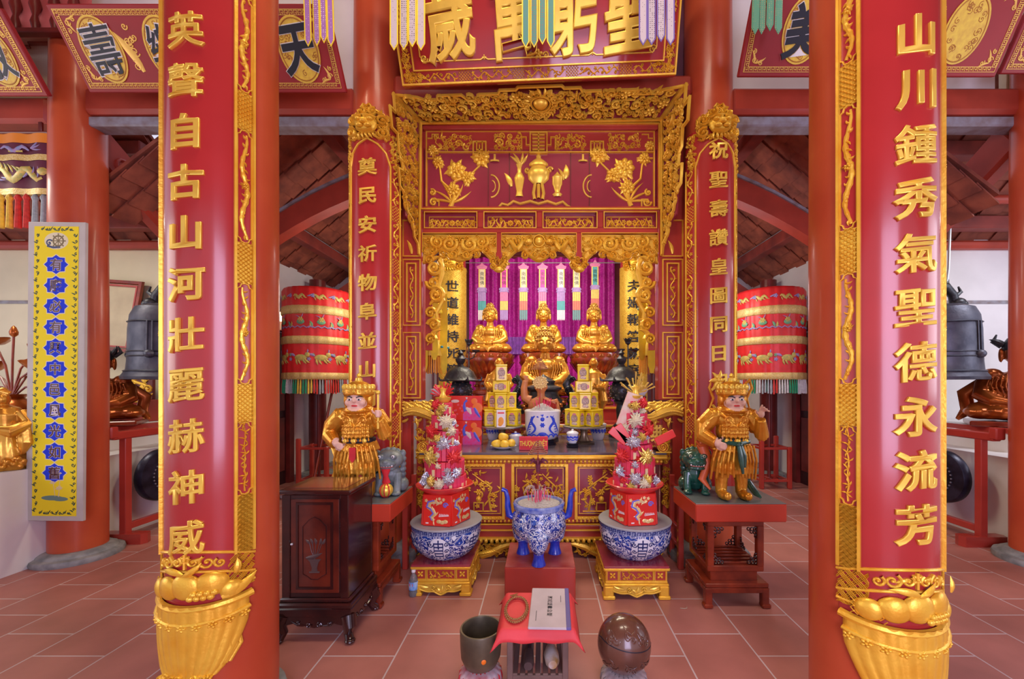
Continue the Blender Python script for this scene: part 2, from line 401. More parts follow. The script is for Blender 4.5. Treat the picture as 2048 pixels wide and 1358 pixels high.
# ================================================================ the shell
def floor_mat():
    m = bpy.data.materials.new('terracotta_floor_tiles'); m.use_nodes = True; nt = m.node_tree; p = nt.nodes['Principled BSDF']; N = nt.nodes.new; Lk = nt.links.new
    tc = N('ShaderNodeTexCoord'); sp = N('ShaderNodeSeparateXYZ'); Lk(tc.outputs['Object'], sp.inputs[0])
    ax = N('ShaderNodeMath'); ax.operation = 'ADD'; ax.inputs[1].default_value = 8.015; Lk(sp.outputs['X'], ax.inputs[0])
    ay = N('ShaderNodeMath'); ay.operation = 'ADD'; ay.inputs[1].default_value = 8.145; Lk(sp.outputs['Y'], ay.inputs[0])
    cb = N('ShaderNodeCombineXYZ'); Lk(ay.outputs[0], cb.inputs[0]); Lk(ax.outputs[0], cb.inputs[1])
    br = N('ShaderNodeTexBrick'); br.offset = .5; br.offset_frequency = 2; br.squash = 1
    for k, v in (('Scale', 1), ('Mortar Size', .0045), ('Mortar Smooth', .1), ('Bias', 0), ('Brick Width', .4), ('Row Height', .4)): br.inputs[k].default_value = v
    br.inputs['Color1'].default_value = (.47, .20, .155, 1); br.inputs['Color2'].default_value = (.42, .165, .125, 1); br.inputs['Mortar'].default_value = (.60, .52, .50, 1)
    Lk(cb.outputs[0], br.inputs['Vector'])
    no = N('ShaderNodeTexNoise'); no.inputs['Scale'].default_value = 2.2; no.inputs['Detail'].default_value = 5; Lk(tc.outputs['Object'], no.inputs['Vector'])
    rp = N('ShaderNodeValToRGB'); rp.color_ramp.elements[0].color = (.78, .74, .74, 1); rp.color_ramp.elements[1].color = (1.15, 1.1, 1.12, 1); rp.color_ramp.elements[0].position = .3; rp.color_ramp.elements[1].position = .7
    Lk(no.outputs['Fac'], rp.inputs[0])
    mx = N('ShaderNodeMixRGB'); mx.blend_type = 'MULTIPLY'; mx.inputs[0].default_value = 1; Lk(br.outputs['Color'], mx.inputs[1]); Lk(rp.outputs[0], mx.inputs[2]); Lk(mx.outputs[0], p.inputs['Base Color'])
    p.inputs['Roughness'].default_value = .42
    bu = N('ShaderNodeBump'); bu.inputs['Strength'].default_value = .25; bu.inputs['Distance'].default_value = .003; bu.invert = True; Lk(br.outputs['Fac'], bu.inputs['Height']); Lk(bu.outputs[0], p.inputs['Normal'])
    return m
b = B(); b.box(-9, 9, -3.4, 8.2, -.1, 0, 0); struct('floor', b, floor_mat())

TILE = mat('roof_tile_clay', (.36, .10, .055), .75, 0, col2=(.17, .045, .03), vscale=5, bump=.2, bscale=18)
RAFT = mat('rafter_red_wood', (.30, .05, .035), .5, 0, col2=(.16, .03, .025), vscale=4)
def tile_roof(name, P, nu, nv, ulen, vlen):
    """underside of a tiled slope: strips of lapped tiles"""
    b = B()
    for i in range(nu):
        off = .03 if i % 2 else 0
        for j in range(nv):
            u0, u1 = i/nu, (i+1.06)/nu; v0, v1 = j/nv, (j+1.25)/nv
            q = [P(u0, v0, -off-.03), P(u1, v0, -off-.03), P(u1, v1, -off), P(u0, v1, -off)]
            t = [P(u0, v0, -off-.015), P(u1, v0, -off-.015), P(u1, v1, -off+.015), P(u0, v1, -off+.015)]
            b.add(q+t, [(3, 2, 1, 0), (4, 5, 6, 7), (0, 1, 5, 4), (1, 2, 6, 5), (2, 3, 7, 6), (3, 0, 4, 7)])
    b.add([P(0, 0, .05), P(1, 0, .05), P(1, 1, .05), P(0, 1, .05), P(0, 0, .09), P(1, 0, .09), P(1, 1, .09), P(0, 1, .09)], [(3, 2, 1, 0), (4, 5, 6, 7), (0, 1, 5, 4), (1, 2, 6, 5), (2, 3, 7, 6), (3, 0, 4, 7)])
    return struct(name, b, TILE, angle=20)
EAVE = 3.32; SL = .76
def wing(sx): return lambda u, v, d: (sx*(4.15-4.15*v), 3.72+4.1*u, EAVE-.15+SL*4.15*v+d)
tile_roof('ceiling_rear_left', wing(-1), 19, 26, 4.1, 5.2); tile_roof('ceiling_rear_right', wing(1), 19, 26, 4.1, 5.2)
def hall_back(x0, x1, va, vb=1, up=0): return lambda u, v, d: (x0+(x1-x0)*u, 5.35-(5.35-1.6)*(va+(vb-va)*v), 3.25+.72*3.75*(va+(vb-va)*v)+d+up)
tile_roof('ceiling_front_left', hall_back(-9, -4.1, 0, .455), 22, 11, 5, 2); tile_roof('ceiling_front_right', hall_back(4.1, 9, 0, .455), 22, 11, 5, 2)
tile_roof('ceiling_front_middle', hall_back(-9, 9, .46, 1, 1.0), 66, 13, 18, 2.5)
b = B(); b.add([(-9, 1.6, 6.95), (9, 1.6, 6.95), (9, -2.2, 3.5), (-9, -2.2, 3.5), (-9, 1.6, 7.0), (9, 1.6, 7.0), (9, -2.2, 3.55), (-9, -2.2, 3.55)], [(0, 1, 2, 3), (7, 6, 5, 4), (0, 4, 5, 1), (2, 6, 7, 3), (1, 5, 6, 2), (0, 3, 7, 4)]); struct('ceiling_entrance', b, TILE)
# purlins and rafters
for sx in (-1, 1):
    for v in (.18, .42, .66, .9):
        x, y, z = wing(sx)(0, v, -.16)
        b = B(); b.box(x-.075, x+.075, 3.75, 7.7, z-.09, z+.07, .01); struct('trim_purlin', b, RAFT)
        b = B(); b.box(x-.06, x+.06, 3.75, 7.7, z+.071, z+.085, .002); struct('trim_purlin_batten', b, GREYW)
    for v in (.12, .30):
        x, y, z = hall_back(0, 1, 0)(0, v, -.15)
        xa, xb = sorted((sx*4.1, sx*8.9)); b = B(); b.box(xa, xb, y-.07, y+.07, z-.08, z+.07, .01); struct('trim_hall_purlin', b, RAFT)
# walls
def wall(name, x0, x1, y0, y1, z0, z1, m): b = B(); b.box(x0, x1, y0, y1, z0, z1, 0); return struct(name, b, m)
wall('wall_rear_left', -4.05, -3.92, 5.2, 7.75, 0, EAVE, PLAST); wall('wall_rear_right', 3.92, 4.05, 5.2, 7.75, 0, EAVE, PLAST)
b = B(); b.prism([(-3.92, 0), (3.92, 0), (3.92, 3.36), (0, 6.34), (-3.92, 3.36)], 7.7, 7.8); struct('wall_rear', b, PLAST)
wall('wall_wing_left', -9, -4.05, 5.2, 5.32, 0, EAVE+.02, CREAM); wall('wall_wing_right', 4.05, 9, 5.2, 5.32, 0, EAVE+.02, PLAST)
for sx, nm in ((-1, 'left'), (1, 'right')):
    b = B(); xa, xb = sorted((sx*4.06, sx*8.9)); b.box(xa, xb, 5.185, 5.2, 2.52, 2.56, .003); struct('trim_wall_line_'+nm, b, GREYW)
    # plaster infill above the tie beam and the boarded middle bay
    xa, xb = sorted((sx*1.5, sx*4.0)); wall('wall_infill_'+nm, xa, xb, 3.62, 3.68, 4.02, 5.6, PLAST)
    xa, xb = sorted((sx*4.1, sx*8.8)); wall('wall_upper_'+nm, xa, xb, 3.62, 3.68, 3.95, 5.6, CREAM)
wall('wall_middle_bay', -1.3, 1.3, 3.62, 3.68, 4.1, 5.6, mat('dark_boarding', (.12, .03, .06), .5, 0, var=.2, vscale=3))
# doors in the side walls of the rear wing
for n, sx in ((1, -1), (2, 1)):
    xa, xb = sorted((sx*3.9, sx*3.96)); b = B(); b.box(xa, xb, 5.32, 6.2, 0, 2.26, .004)
    d = struct('door_%d' % n, b, mat('door_dark', (.035, .008, .010), .4))
    b = B(); xa, xb = sorted((sx*3.84, sx*3.93))
    b.box(xa, xb, 6.2, 6.32, 0, 2.42, .006); b.box(xa, xb, 5.2, 5.32, 0, 2.42, .006); b.box(xa, xb, 5.32, 6.2, 2.28, 2.42, .006); b.build('door_frame', DKRED, d)
    b = B()
    for k in range(2):
        y = 5.36+.43*k; q = sx*3.9; b.box(min(q, q-sx*.02), max(q, q-sx*.02), y, y+.36, .2, 1.0, .004); b.box(min(q, q-sx*.02), max(q, q-sx*.02), y, y+.36, 1.1, 2.15, .004)
    b.build('door_panel', DKRED, d)
b = B(); b.box(1.9, 2.55, 7.62, 7.7, 0, 2.2, .005); struct('door_3', b, DKRED)
for sx, nm in ((-1, 'left'), (1, 'right')):
    b = B(); xa, xb = sorted((sx*3.86, sx*3.92)); b.box(xa, xb, 6.33, 7.7, 0, .07, .004); struct('baseboard_'+nm, b, GREYW)

# pillars
def pillar(x, y, r, h, base_r, base_h, m=ORANGE):
    b = B(); b.lathe([(r*1.02, base_h), (r*1.03, h*.35), (r, h*.75), (r*.96, h)], 40, (x, y, 0)); p = tag(b.build('pillar', m, angle=60), kind='structure')
    b = B(); b.lathe([(base_r*.98, 0), (base_r, base_h*.25), (base_r*.97, base_h*.5), (base_r*.86, base_h*.62), (base_r*.84, base_h*.74), (r*1.16, base_h*.95), (r*1.0, base_h)], 48, (x, y, 0), ripple=lambda t, z: .012*(1 if sin(24*t) > 0 else 0) if z > base_h*.4 and z < base_h*.8 else 0)
    b.build('stone_base', STONE, p); return p
PL = (-1.42, 1.83); PR = (1.34, 1.68)
pillar(*PL, .198, 5.3, .25, .1); pillar(*PR, .205, 5.3, .25, .1)
pillar(-1.43, 3.55, .198, 5.4, .34, .15); pillar(1.43, 3.55, .198, 5.4, .34, .15)
pillar(-4.05, 3.57, .18, 4.6, .29, .09); pillar(4.2, 3.45, .18, 4.6, .29, .09)
pillar(-1.45, 6.6, .2, 5.2, .3, .1, RED); pillar(1.45, 6.6, .2, 5.2, .3, .1, RED)
pillar(-3.72, 6.75, .125, 3.2, .26, .09, DKRED); pillar(3.72, 6.75, .125, 3.2, .26, .09, DKRED)

# tie beams between the pillars
def beam(name, x0, x1, y0, y1, z0, z1, m=BEAMM, c=.03): b = B(); b.box(x0, x1, y0, y1, z0, z1, c); return struct(name, b, m)
beam('trim_beam', -3.9, -1.6, 3.46, 3.66, 3.80, 4.02); beam('trim_beam', 1.6, 4.2, 3.46, 3.66, 3.80, 4.02)
beam('trim_beam_board', -3.9, -1.6, 3.5, 3.64, 3.71, 3.795, GREYW, .01); beam('trim_beam_board', 1.6, 4.2, 3.5, 3.64, 3.71, 3.795, GREYW, .01)
beam('trim_beam', -8.8, -4.2, 3.46, 3.66, 3.72, 3.94); beam('trim_beam', 4.5, 8.8, 3.46, 3.66, 3.72, 3.94)
beam('trim_beam_middle', -1.26, 1.26, 3.42, 3.66, 3.93, 4.1); beam('trim_beam_middle', -1.26, 1.26, 3.66, 3.72, 3.6, 3.93, RED, .01)
beam('trim_wall_plate', -8.9, -4.0, 5.1, 5.3, 3.2, 3.3); beam('trim_wall_plate', 4.0, 8.9, 5.1, 5.3, 3.2, 3.3)
def curved_beam(name, pts, th, y0, y1, m):
    up = [(x, z+th/2) for x, z in pts]; dn = [(x, z-th/2) for x, z in pts]
    b = B(); n = len(pts)
    vs = [(x, y0, z) for x, z in up]+[(x, y0, z) for x, z in dn]+[(x, y1, z) for x, z in up]+[(x, y1, z) for x, z in dn]; fs = []
    for i in range(n-1): fs += [(i, n+i, n+i+1, i+1), (2*n+i, 2*n+i+1, 3*n+i+1, 3*n+i), (i, i+1, 2*n+i+1, 2*n+i), (n+i, 3*n+i, 3*n+i+1, n+i+1)]
    fs += [(0, 2*n, 3*n, n), (n-1, 2*n-1, 4*n-1, 3*n-1)]
    b.add(vs, fs); return struct(name, b, m)
for sx in (-1, 1):
    arch = lambda X, x0, z0, x1, z1, sag: [(sx*(x0+(x1-x0)*t), z0+(z1-z0)*t+sag*4*t*(1-t)) for t in [i/12 for i in range(13)]]
    A = arch(0, 1.5, 4.02, 3.95, 2.75, .22); curved_beam('trim_arched_brace', A, .26, 4.82, 4.98, BEAMM)
    curved_beam('trim_arched_brace_edge', [(x, z+.15) for x, z in A], .035, 4.8, 5.0, GREYW)
    A = arch(0, 1.6, 3.95, 3.75, 2.6, .05); curved_beam('trim_rear_brace', A, .3, 6.66, 6.84, RAFT)
    curved_beam('trim_rear_brace_edge', [(x, z-.17) for x, z in A], .03, 6.64, 6.86, GREYW)
    b = B(); b.box(min(sx*1.5, sx*3.8), max(sx*1.5, sx*3.8), 6.7, 6.8, 3.3, 3.5, .02)
    # sloping brace of the front hall, carved with clouds, running back from the outer pillar
    X = -4.05 if sx < 0 else 4.2
    b = B(); L = 1.95; b.box(-.08, .08, 0, L, -.16, .16, .03)
    for k in range(3): b.T = Matrix.Rotation(-sx*pi/2, 4, 'Z'); b.spiral(sx*-(.3+.5*k)*-1 if sx > 0 else .3+.5*k, -.02, .09, k, 1.4, -.08, .018, .02); b.T = None
    o = struct('trim_sloping_brace_'+('left' if sx < 0 else 'right'), b, BEAMM); o.location = (X, 3.62, 3.72); o.rotation_euler = (-math.atan(.64), 0, 0)
# baluster railing high up at the left
t = thing('baluster_railing', 'short dark red baluster railing high above the leftmost plaques', 'railing', (-4.0, 3.35, 4.36))
b = B(); b.box(-1.2, .25, -.03, .03, 0, .04, .006); b.box(-1.2, .25, -.03, .03, .42, .46, .006); b.build('rail', DKRED, t)
for k in range(9):
    b = B(); x = -1.12+.16*k; b.lathe([(.018, .04), (.03, .1), (.016, .16), (.038, .24), (.018, .34), (.03, .38), (.02, .42)], 10, (x, 0, 0)); b.build('baluster', DKRED, t)
b = B(); b.box(-1.2, .25, .035, .05, .02, .46, 0); b.build('backing_board', mat('pink_board', (.62, .16, .15), .6, 0, col2=(.45, .07, .06), vscale=3), t)
# ================================================================ curved couplet boards on the pillars
def board_panel(b, S, z0, z1, th, nx=28, nz=2):
    xs = [-S, -S]+[-S+2*S*i/nx for i in range(nx+1)]+[S, S]; ys = [0, -th]+[-th]*(nx+1)+[-th, 0]
    b.grid(lambda u, v: (xs[round(u*(len(xs)-1))], ys[round(u*(len(xs)-1))], z0+(z1-z0)*v), len(xs), nz)
def dragon_cartouche(g, r, x0, x1, z0, z1, y, seed, bamboo=False):
    """frame with notched ends and a twisting dragon or a bamboo stem in it"""
    c = (x0+x1)/2; wd = (x1-x0)/2; e = wd*.9
    half = [(x0, z0+e), (x0, z1-e), (x0+wd*.35, z1-e*.75), (x0+wd*.5, z1-e*.2), (c, z1)]
    fr = half+[(2*c-x, z) for x, z in half[::-1][1:]]+[(2*c-x, z0+z1-z) for x, z in half[1:]]+[(x, z0+z1-z) for x, z in half[::-1][1:-1]]
    g.rib(fr, wd*.13, y, .006, 3, closed=True)
    H = z1-z0-2*e; n = 40
    if bamboo:
        R = random.Random(seed); p = [(c+wd*.12*sin(4*i), z0+e*.6+(H+e)*i/9) for i in range(10)]
        g.rib(p, [wd*.13*(1-.05*i) for i in range(10)], y, .008)
        for x, z in p[1:]:
            g.dome(x, z, wd*.2, wd*.07, y, .011, 6)
            for a in (R.uniform(.2, 1.2), R.uniform(1.9, 2.9), R.uniform(3.6, 5.6)): g.leaf(x, z, wd*R.uniform(.7, 1.0), wd*.13, a, y, .009, .4)
        return
    f = lambda t: c+wd*.46*sin(t*4*pi+seed)*(1-.3*t)
    g.rib([(f(i/n), z0+e*.7+(H+e*.5)*i/n) for i in range(n+1)], [wd*(.15+.24*sin(pi*min(1, i/n*.9+.08))*(1+.35*sin(i*1.9))) for i in range(n+1)], y, .011)
    R = random.Random(seed)
    for k in range(13):
        t = (k+.5)/13; z = z0+e*.7+(H+e*.5)*t; x = f(t); s = 1 if x < c else -1
        g.leaf(x, z, wd*.85, wd*.17, (0 if s > 0 else pi)+R.uniform(-.9, .9), y, .010, R.choice((.9, -.9)))
    m = (z0+z1)/2
    for k in range(5): g.dome(c+wd*.25*cos(k*1.25), m+wd*.3*sin(k*1.25), wd*.24, wd*.2, y, .016, 7)
    for a in (.5, .9, 1.3, 2.2, 2.7): g.leaf(c, m, wd*.9, wd*.1, a, y, .012, .2)
def weave(g, x0, x1, z0, z1, st, y):
    """basket-weave trellis of short doubled bars"""
    i = 0; z = z0
    while z < z1:
        x = x0+(st/2 if i % 2 else 0)
        while x < x1:
            up = (int(round((x-x0)/st*2))//1+i) % 2 == 0
            for d in (-.14, .06, .26):
                q = st*.55
                a = (x-q*.5+d*st*.6, z+(-q*.5 if up else q*.5)-d*st*.6*(1 if up else -1)); e = (x+q*.5+d*st*.6, z+(q*.5 if up else -q*.5)-d*st*.6*(1 if up else -1))
                a = (min(max(a[0], x0), x1), min(max(a[1], z0), z1)); e = (min(max(e[0], x0), x1), min(max(e[1], z0), z1))
                if abs(a[0]-e[0]) > st*.2: g.rib([a, e], st*.06, y, .006, 2)
            x += st*.5
        z += st*.5; i += 1
def side_strip(g, x0, x1, segs, y):
    g.bar([(x0+.006, segs[0][1]), (x0+.006, segs[-1][2])], .012, y, .012); g.bar([(x1-.006, segs[0][1]), (x1-.006, segs[-1][2])], .012, y, .012)
    for k, (kind, z0, z1) in enumerate(segs):
        a, e = x0+.012, x1-.012
        if kind == 'd': g.add([(a, y-.002, z0), (e, y-.002, z0), (e, y-.002, z1), (a, y-.002, z1)], [(0, 1, 2, 3)]); diaper(g, a, e, z0, z1, (e-a)*.36, y-.002, .007)
        elif kind == 'w': g.add([(a, y-.002, z0), (e, y-.002, z0), (e, y-.002, z1), (a, y-.002, z1)], [(0, 1, 2, 3)]); weave(g, a, e, z0, z1, (e-a)*.42, y-.002)
        elif kind == 'c': dragon_cartouche(g, 0, a, e, z0, z1, y, k*1.7)
        elif kind == 'b': dragon_cartouche(g, 0, a, e, z0, z1, y, k, True)
        elif kind == 'v': carve(g, a, e, z0, z1, k+3, .014, .03, y, .014, n=300)
THICK = set('聲麗赫鍾聖讚壽圖皇奠歲萬躬敬樂德祈氣威神壯英')
def front_couplet(pil, r, label, chars, pitch, top, size):
    t = thing('couplet_board', label, 'couplet board', (pil[0], pil[1], 0))
    R = r; S_ = R*math.radians(66); Si = R*math.radians(45)
    b = B(); board_panel(b, S_, .74, 3.7, .008); b.bend(0, 0, R); b.build('panel', REDB, t)
    for sg in (-1, 1):
        g = B(); x0, x1 = (Si, S_) if sg > 0 else (-S_, -Si)
        side_strip(g, x0, x1, [('w', .86, 1.12), ('b', 1.12, 1.36), ('d', 1.36, 1.37)] if False else [('w', .80, 1.04), ('b', 1.04, 1.34), ('d', 1.34, 1.50), ('c', 1.50, 1.92), ('d', 1.92, 2.09), ('c', 2.09, 2.56), ('d', 2.56, 2.72), ('c', 2.72, 3.12), ('d', 3.12, 3.3), ('c', 3.3, 3.68)], -.008)
        g.bend(0, 0, R); g.build('border_carving', GOLD, t)
    # arched lower frieze over the fruit basket
    g = B(); arc = lambda x: .80+.06*cos(x/S_*1.35)-.105
    xs = [-S_+2*S_*i/24 for i in range(25)]
    g.rib([(x, arc(x)+.078) for x in xs], .006, -.008, .008); g.rib([(x, arc(x)) for x in xs], .006, -.008, .008); g.rib([(x, .675) for x in xs], .007, -.008, .008)
    for sg in (-1, 1):
        for k, (x, q) in enumerate(((.03, .02), (.075, .028), (.115, .02))): g.spiral(sg*x, arc(x)+.038, q, 2 if sg > 0 else 1.1, 1.3, -.008, .006, .010, sg)
        g.leaf(sg*.02, arc(0)+.04, .05, .009, 0 if sg > 0 else pi, -.008, .008)
        weave(g, *( (.14, S_) if sg > 0 else (-S_, -.14)), .66, .80, .036, -.009)
    g.rib([(0, arc(0)+.01), (0, arc(0)+.07)], .006, -.008, .010); g.rosette(0, arc(0)+.045, .022, -.008, .012, 4, .78)
    g.bend(0, 0, R); g.build('frieze', GOLD, t)
    b = B(); board_panel(b, S_*.97, .60, .74, .006); b.bend(0, 0, R); b.build('fruit_ground', REDB, t)
    # gilded basket heaped with fruit
    g = B()
    def bowl(u, v):
        z = .335+.285*v; wd = S_*(.48+.44*min(1, v*1.5)**.7); x = (u*2-1)*wd
        d = .022*math.sqrt(max(0, 1-(u*2-1)**2))**.6*(.55+.45*sin(pi*min(1, .2+v*.6)))+.006
        d += .004*abs(sin(u*11*pi))
        return (x, -d, z)
    g.grid(bowl, 78, 12)
    xs = [(-1+2*i/26) for i in range(27)]
    g.rib([(x*S_*.95, .625-.02*(1-x*x)) for x in xs], .016, -.012, .018); g.rib([(x*S_*.9, .575-.025*(1-x*x)) for x in xs], .009, -.02, .014)
    for k in range(9): x = (-1+k/4)*.82; g.rosette(x*S_, .56-.02*(1-x*x), .018, -.026, .012, 5)
    for x, z, q in ((-.07, .685, .052), (.005, .695, .058), (.09, .70, .055), (-.14, .67, .045), (.15, .665, .04)): g.sph((x, -.012, z), q, .022, q*.9, 14, 10)
    for k in range(8): g.sph((.03+.02*(k % 4)+.01*(k//4), -.028, .655+.016*(k//4)), .012, u=8, v=6)
    diaper(g, -.19, -.1, .64, .70, .02, -.02, .006)
    g.leaf(0, .745, .09, .014, 2.7, -.02, .010); g.leaf(0, .74, .08, .012, .4, -.02, .010); g.leaf(.12, .64, .13, .022, .25, -.02, .012); g.leaf(.16, .73, .06, .012, 1.2, -.03, .012)
    for k in range(3): g.rib([(.13+.022*k, .62), (.155+.02*k, .55), (.13+.02*k, .49), (.15+.015*k, .43), (.12+.012*k, .37)], .009, -.014+.003*k, .010)
    carve(g, -.1, .1, .30, .36, 5, .012, .024, -.02, .02, n=120)
    g.bend(0, 0, R); g.build('fruit_basket_carving', GOLD, t)
    # raised gilt characters
    for k, ch in enumerate(chars):
        g = B(); write(g, ch, 0, top-pitch*k, size, -.008, .008, .003 if ch in THICK else .012, .018, rise=.10); g.bend(0, 0, R); o = g.build('gilt_character', GOLDB, t, angle=50)
    return t
front_couplet(PL, .199, 'tall crimson couplet board on front left pillar, ending in gilt fruit basket, gold characters', '英聲自古山河壯麗赫神威', .2015, 2.905, .140)
front_couplet(PR, .206, 'tall crimson couplet board on front right pillar, its gold border strip facing the altar', '山川鍾秀氣聖德永流芳', .195, 2.75, .148)

def lion_mask(g, x, z, s, y):
    """lion mask crest with curled mane"""
    carve(g, x-s, x+s, z-s*.6, z+s*1.1, 11, s*.11, s*.24, y, .03, inside=lambda a, c: ((a-x)/s)**2+((c-z-s*.1)/(s*.95))**2 < 1, n=500)
    g.sph((x, y-.03, z+s*.12), s*.44, .045, s*.5, 14, 10)
    for sg in (-1, 1):
        g.sph((x+sg*s*.2, y-.066, z+s*.22), s*.11, .03, s*.1, 10, 8); g.sph((x+sg*s*.14, y-.07, z-s*.1), s*.13, .03, s*.1, 10, 8)
        g.rib([(x+sg*s*.06, z+s*.34), (x+sg*s*.22, z+s*.42), (x+sg*s*.4, z+s*.3)], s*.06, y-.055, .03)
        g.spiral(x+sg*s*.62, z+s*.4, s*.26, 0, 1.5, y-.01, s*.07, .04, sg); g.spiral(x+sg*s*.62, z-s*.2, s*.26, 1, 1.5, y-.01, s*.07, .04, -sg)
        g.spiral(x+sg*s*.25, z+s*.8, s*.2, 1, 1.4, y, s*.06, .035, sg); g.leaf(x+sg*s*.8, z+s*.1, s*.7, s*.12, pi/2-sg*.4, y, .03, sg*.4)
    g.sph((x, y-.075, z+s*.04), s*.12, .035, s*.1, 10, 8); g.rib([(x-s*.26, z-s*.22), (x, z-s*.3), (x+s*.26, z-s*.22)], s*.06, y-.05, .03)
    for k in range(5): g.leaf(x+(k-2)*s*.12, z-s*.3, s*.3, s*.06, -pi/2+(k-2)*.2, y-.03, .02)
    g.rib([(x-s*.25, z+s*.95), (x-s*.12, z+s*1.15), (x, z+s*1.05), (x+s*.12, z+s*1.15), (x+s*.25, z+s*.95)], s*.06, y, .03)
def altar_couplet(px, label, chars, z0):
    t = thing('couplet_board', label, 'couplet board', (px, 3.55, 0)); R = .203; S_ = R*math.radians(74); Si = R*math.radians(47)
    b = B(); board_panel(b, S_, .62, 3.60, .018); b.bend(0, 0, R); b.build('panel', REDB, t)
    g = B(); arch = [(-Si, .7), (-Si, 3.30), (-Si*.8, 3.40), (-Si*.45, 3.46), (0, 3.50), (Si*.45, 3.46), (Si*.8, 3.40), (Si, 3.30), (Si, .7)]
    p2 = []
    for i in range(len(arch)-1):
        n = 16 if i in (0, len(arch)-2) else 3
        for k in range(n): p2.append((arch[i][0]+(arch[i+1][0]-arch[i][0])*k/n, arch[i][1]+(arch[i+1][1]-arch[i][1])*k/n))
    g.rib(p2+[arch[-1]], .008, -.018, .012)
    for sg in (-1, 1):
        x0, x1 = (Si+.008, S_-.008) if sg > 0 else (-S_+.008, -Si-.008)
        g.rib([(x1 if sg > 0 else x0, z) for z in (.65, 1.5, 2.5, 3.3)], .006, -.018, .012)
        for k in range(6):
            za = .66+k*.44
            diaper(g, x0, x1, za, za+.13, .026, -.018, .007); vine(g, x0, x1, za+.13, za+.44, k+7, -.018, .012, True, 2)
        carve(g, x0-(.02 if sg > 0 else 0), x1+(.02 if sg < 0 else 0), 3.28, 3.58, 4+sg, .014, .028, -.018, .018, n=160)
    g.bend(0, 0, R); g.build('border_carving', GOLD, t)
    g = B(); lion_mask(g, 0, 3.58, .165, -.02); g.bend(0, 0, R); g.build('lion_mask', GOLD, t)
    for k, ch in enumerate(chars):
        g = B(); write(g, ch, 0, z0-.236*k, .142, -.018, .012, .002 if ch in THICK else .010, .016, rise=.10); g.bend(0, 0, R); g.build('gilt_character', GOLDB, t, angle=50)
altar_couplet(-1.43, 'slim crimson couplet board with lion mask crest on pillar left of the altar canopy', '奠民安祈物阜並山河壯', 3.27)
altar_couplet(1.43, 'slim crimson couplet board with lion mask crest on pillar right of the altar canopy', '祝聖壽讚皇圖同日月光', 3.40)

# couplet boards covered in gold leaf on the two rear pillars, inside the sanctuary
for px, lab, chars in ((-1.45, 'gold-leaf couplet board with black characters, inside the sanctuary left of the curtain', '世道維持死節治彝倫'), (1.45, 'gold-leaf couplet board with black characters, inside the sanctuary right of the curtain', '夫婦報答朝庭遜位')):
    t = thing('couplet_board', lab, 'couplet board', (px, 6.6, 0)); R = .205; S_ = R*math.radians(80)
    b = B(); board_panel(b, S_, 1.0, 3.35, .02); diaper(b, -S_, S_, 1.0, 3.3, .035, -.02, .004); b.bend(0, 0, R); b.build('panel', mat('gold_leaf_ground', (.74, .48, .06), .4, .3, col2=(.60, .34, .03), vscale=30, bump=.3, bscale=90), t)
    g = B(); lion_mask(g, 0, 3.38, .2, -.02); g.bend(0, 0, R); g.build('lion_mask', GOLD, t)
    for k, ch in enumerate(chars):
        g = B(); write(g, ch, .03 if px < 0 else -.03, 3.03-.262*k, .19, -.024, .012, .012, .0); g.bend(0, 0, R); g.build('black_character', BLACK, t)

# ================================================================ hanging name plaques
RPLQ = mat('plaque_red', (.31, .014, .017), .5, 0, var=.1, vscale=2)
GLINE = mat('gold_line', (.80, .50, .10), .4, .3)
MEDAL = mat('medallion_yellow', (.84, .62, .06), .45, 0, col2=(.70, .44, .05), vscale=26)
def key_fret(g, x0, x1, z0, z1, st, y):
    """greek-key border along a rectangle side"""
    if x1-x0 > z1-z0:
        n = int((x1-x0)/st)
        for k in range(n): x = x0+k*st; h = z1-z0; g.bar([(x, z0), (x, z1), (x+st*.7, z1), (x+st*.7, z0+h*.3), (x+st*.35, z0+h*.3), (x+st*.35, z0+h*.65)], st*.14, y, .002)
    else:
        n = int((z1-z0)/st)
        for k in range(n): z = z0+k*st; h = x1-x0; g.bar([(x0, z), (x1, z), (x1, z+st*.7), (x0+h*.3, z+st*.7), (x0+h*.3, z+st*.35), (x0+h*.65, z+st*.35)], st*.14, y, .002)
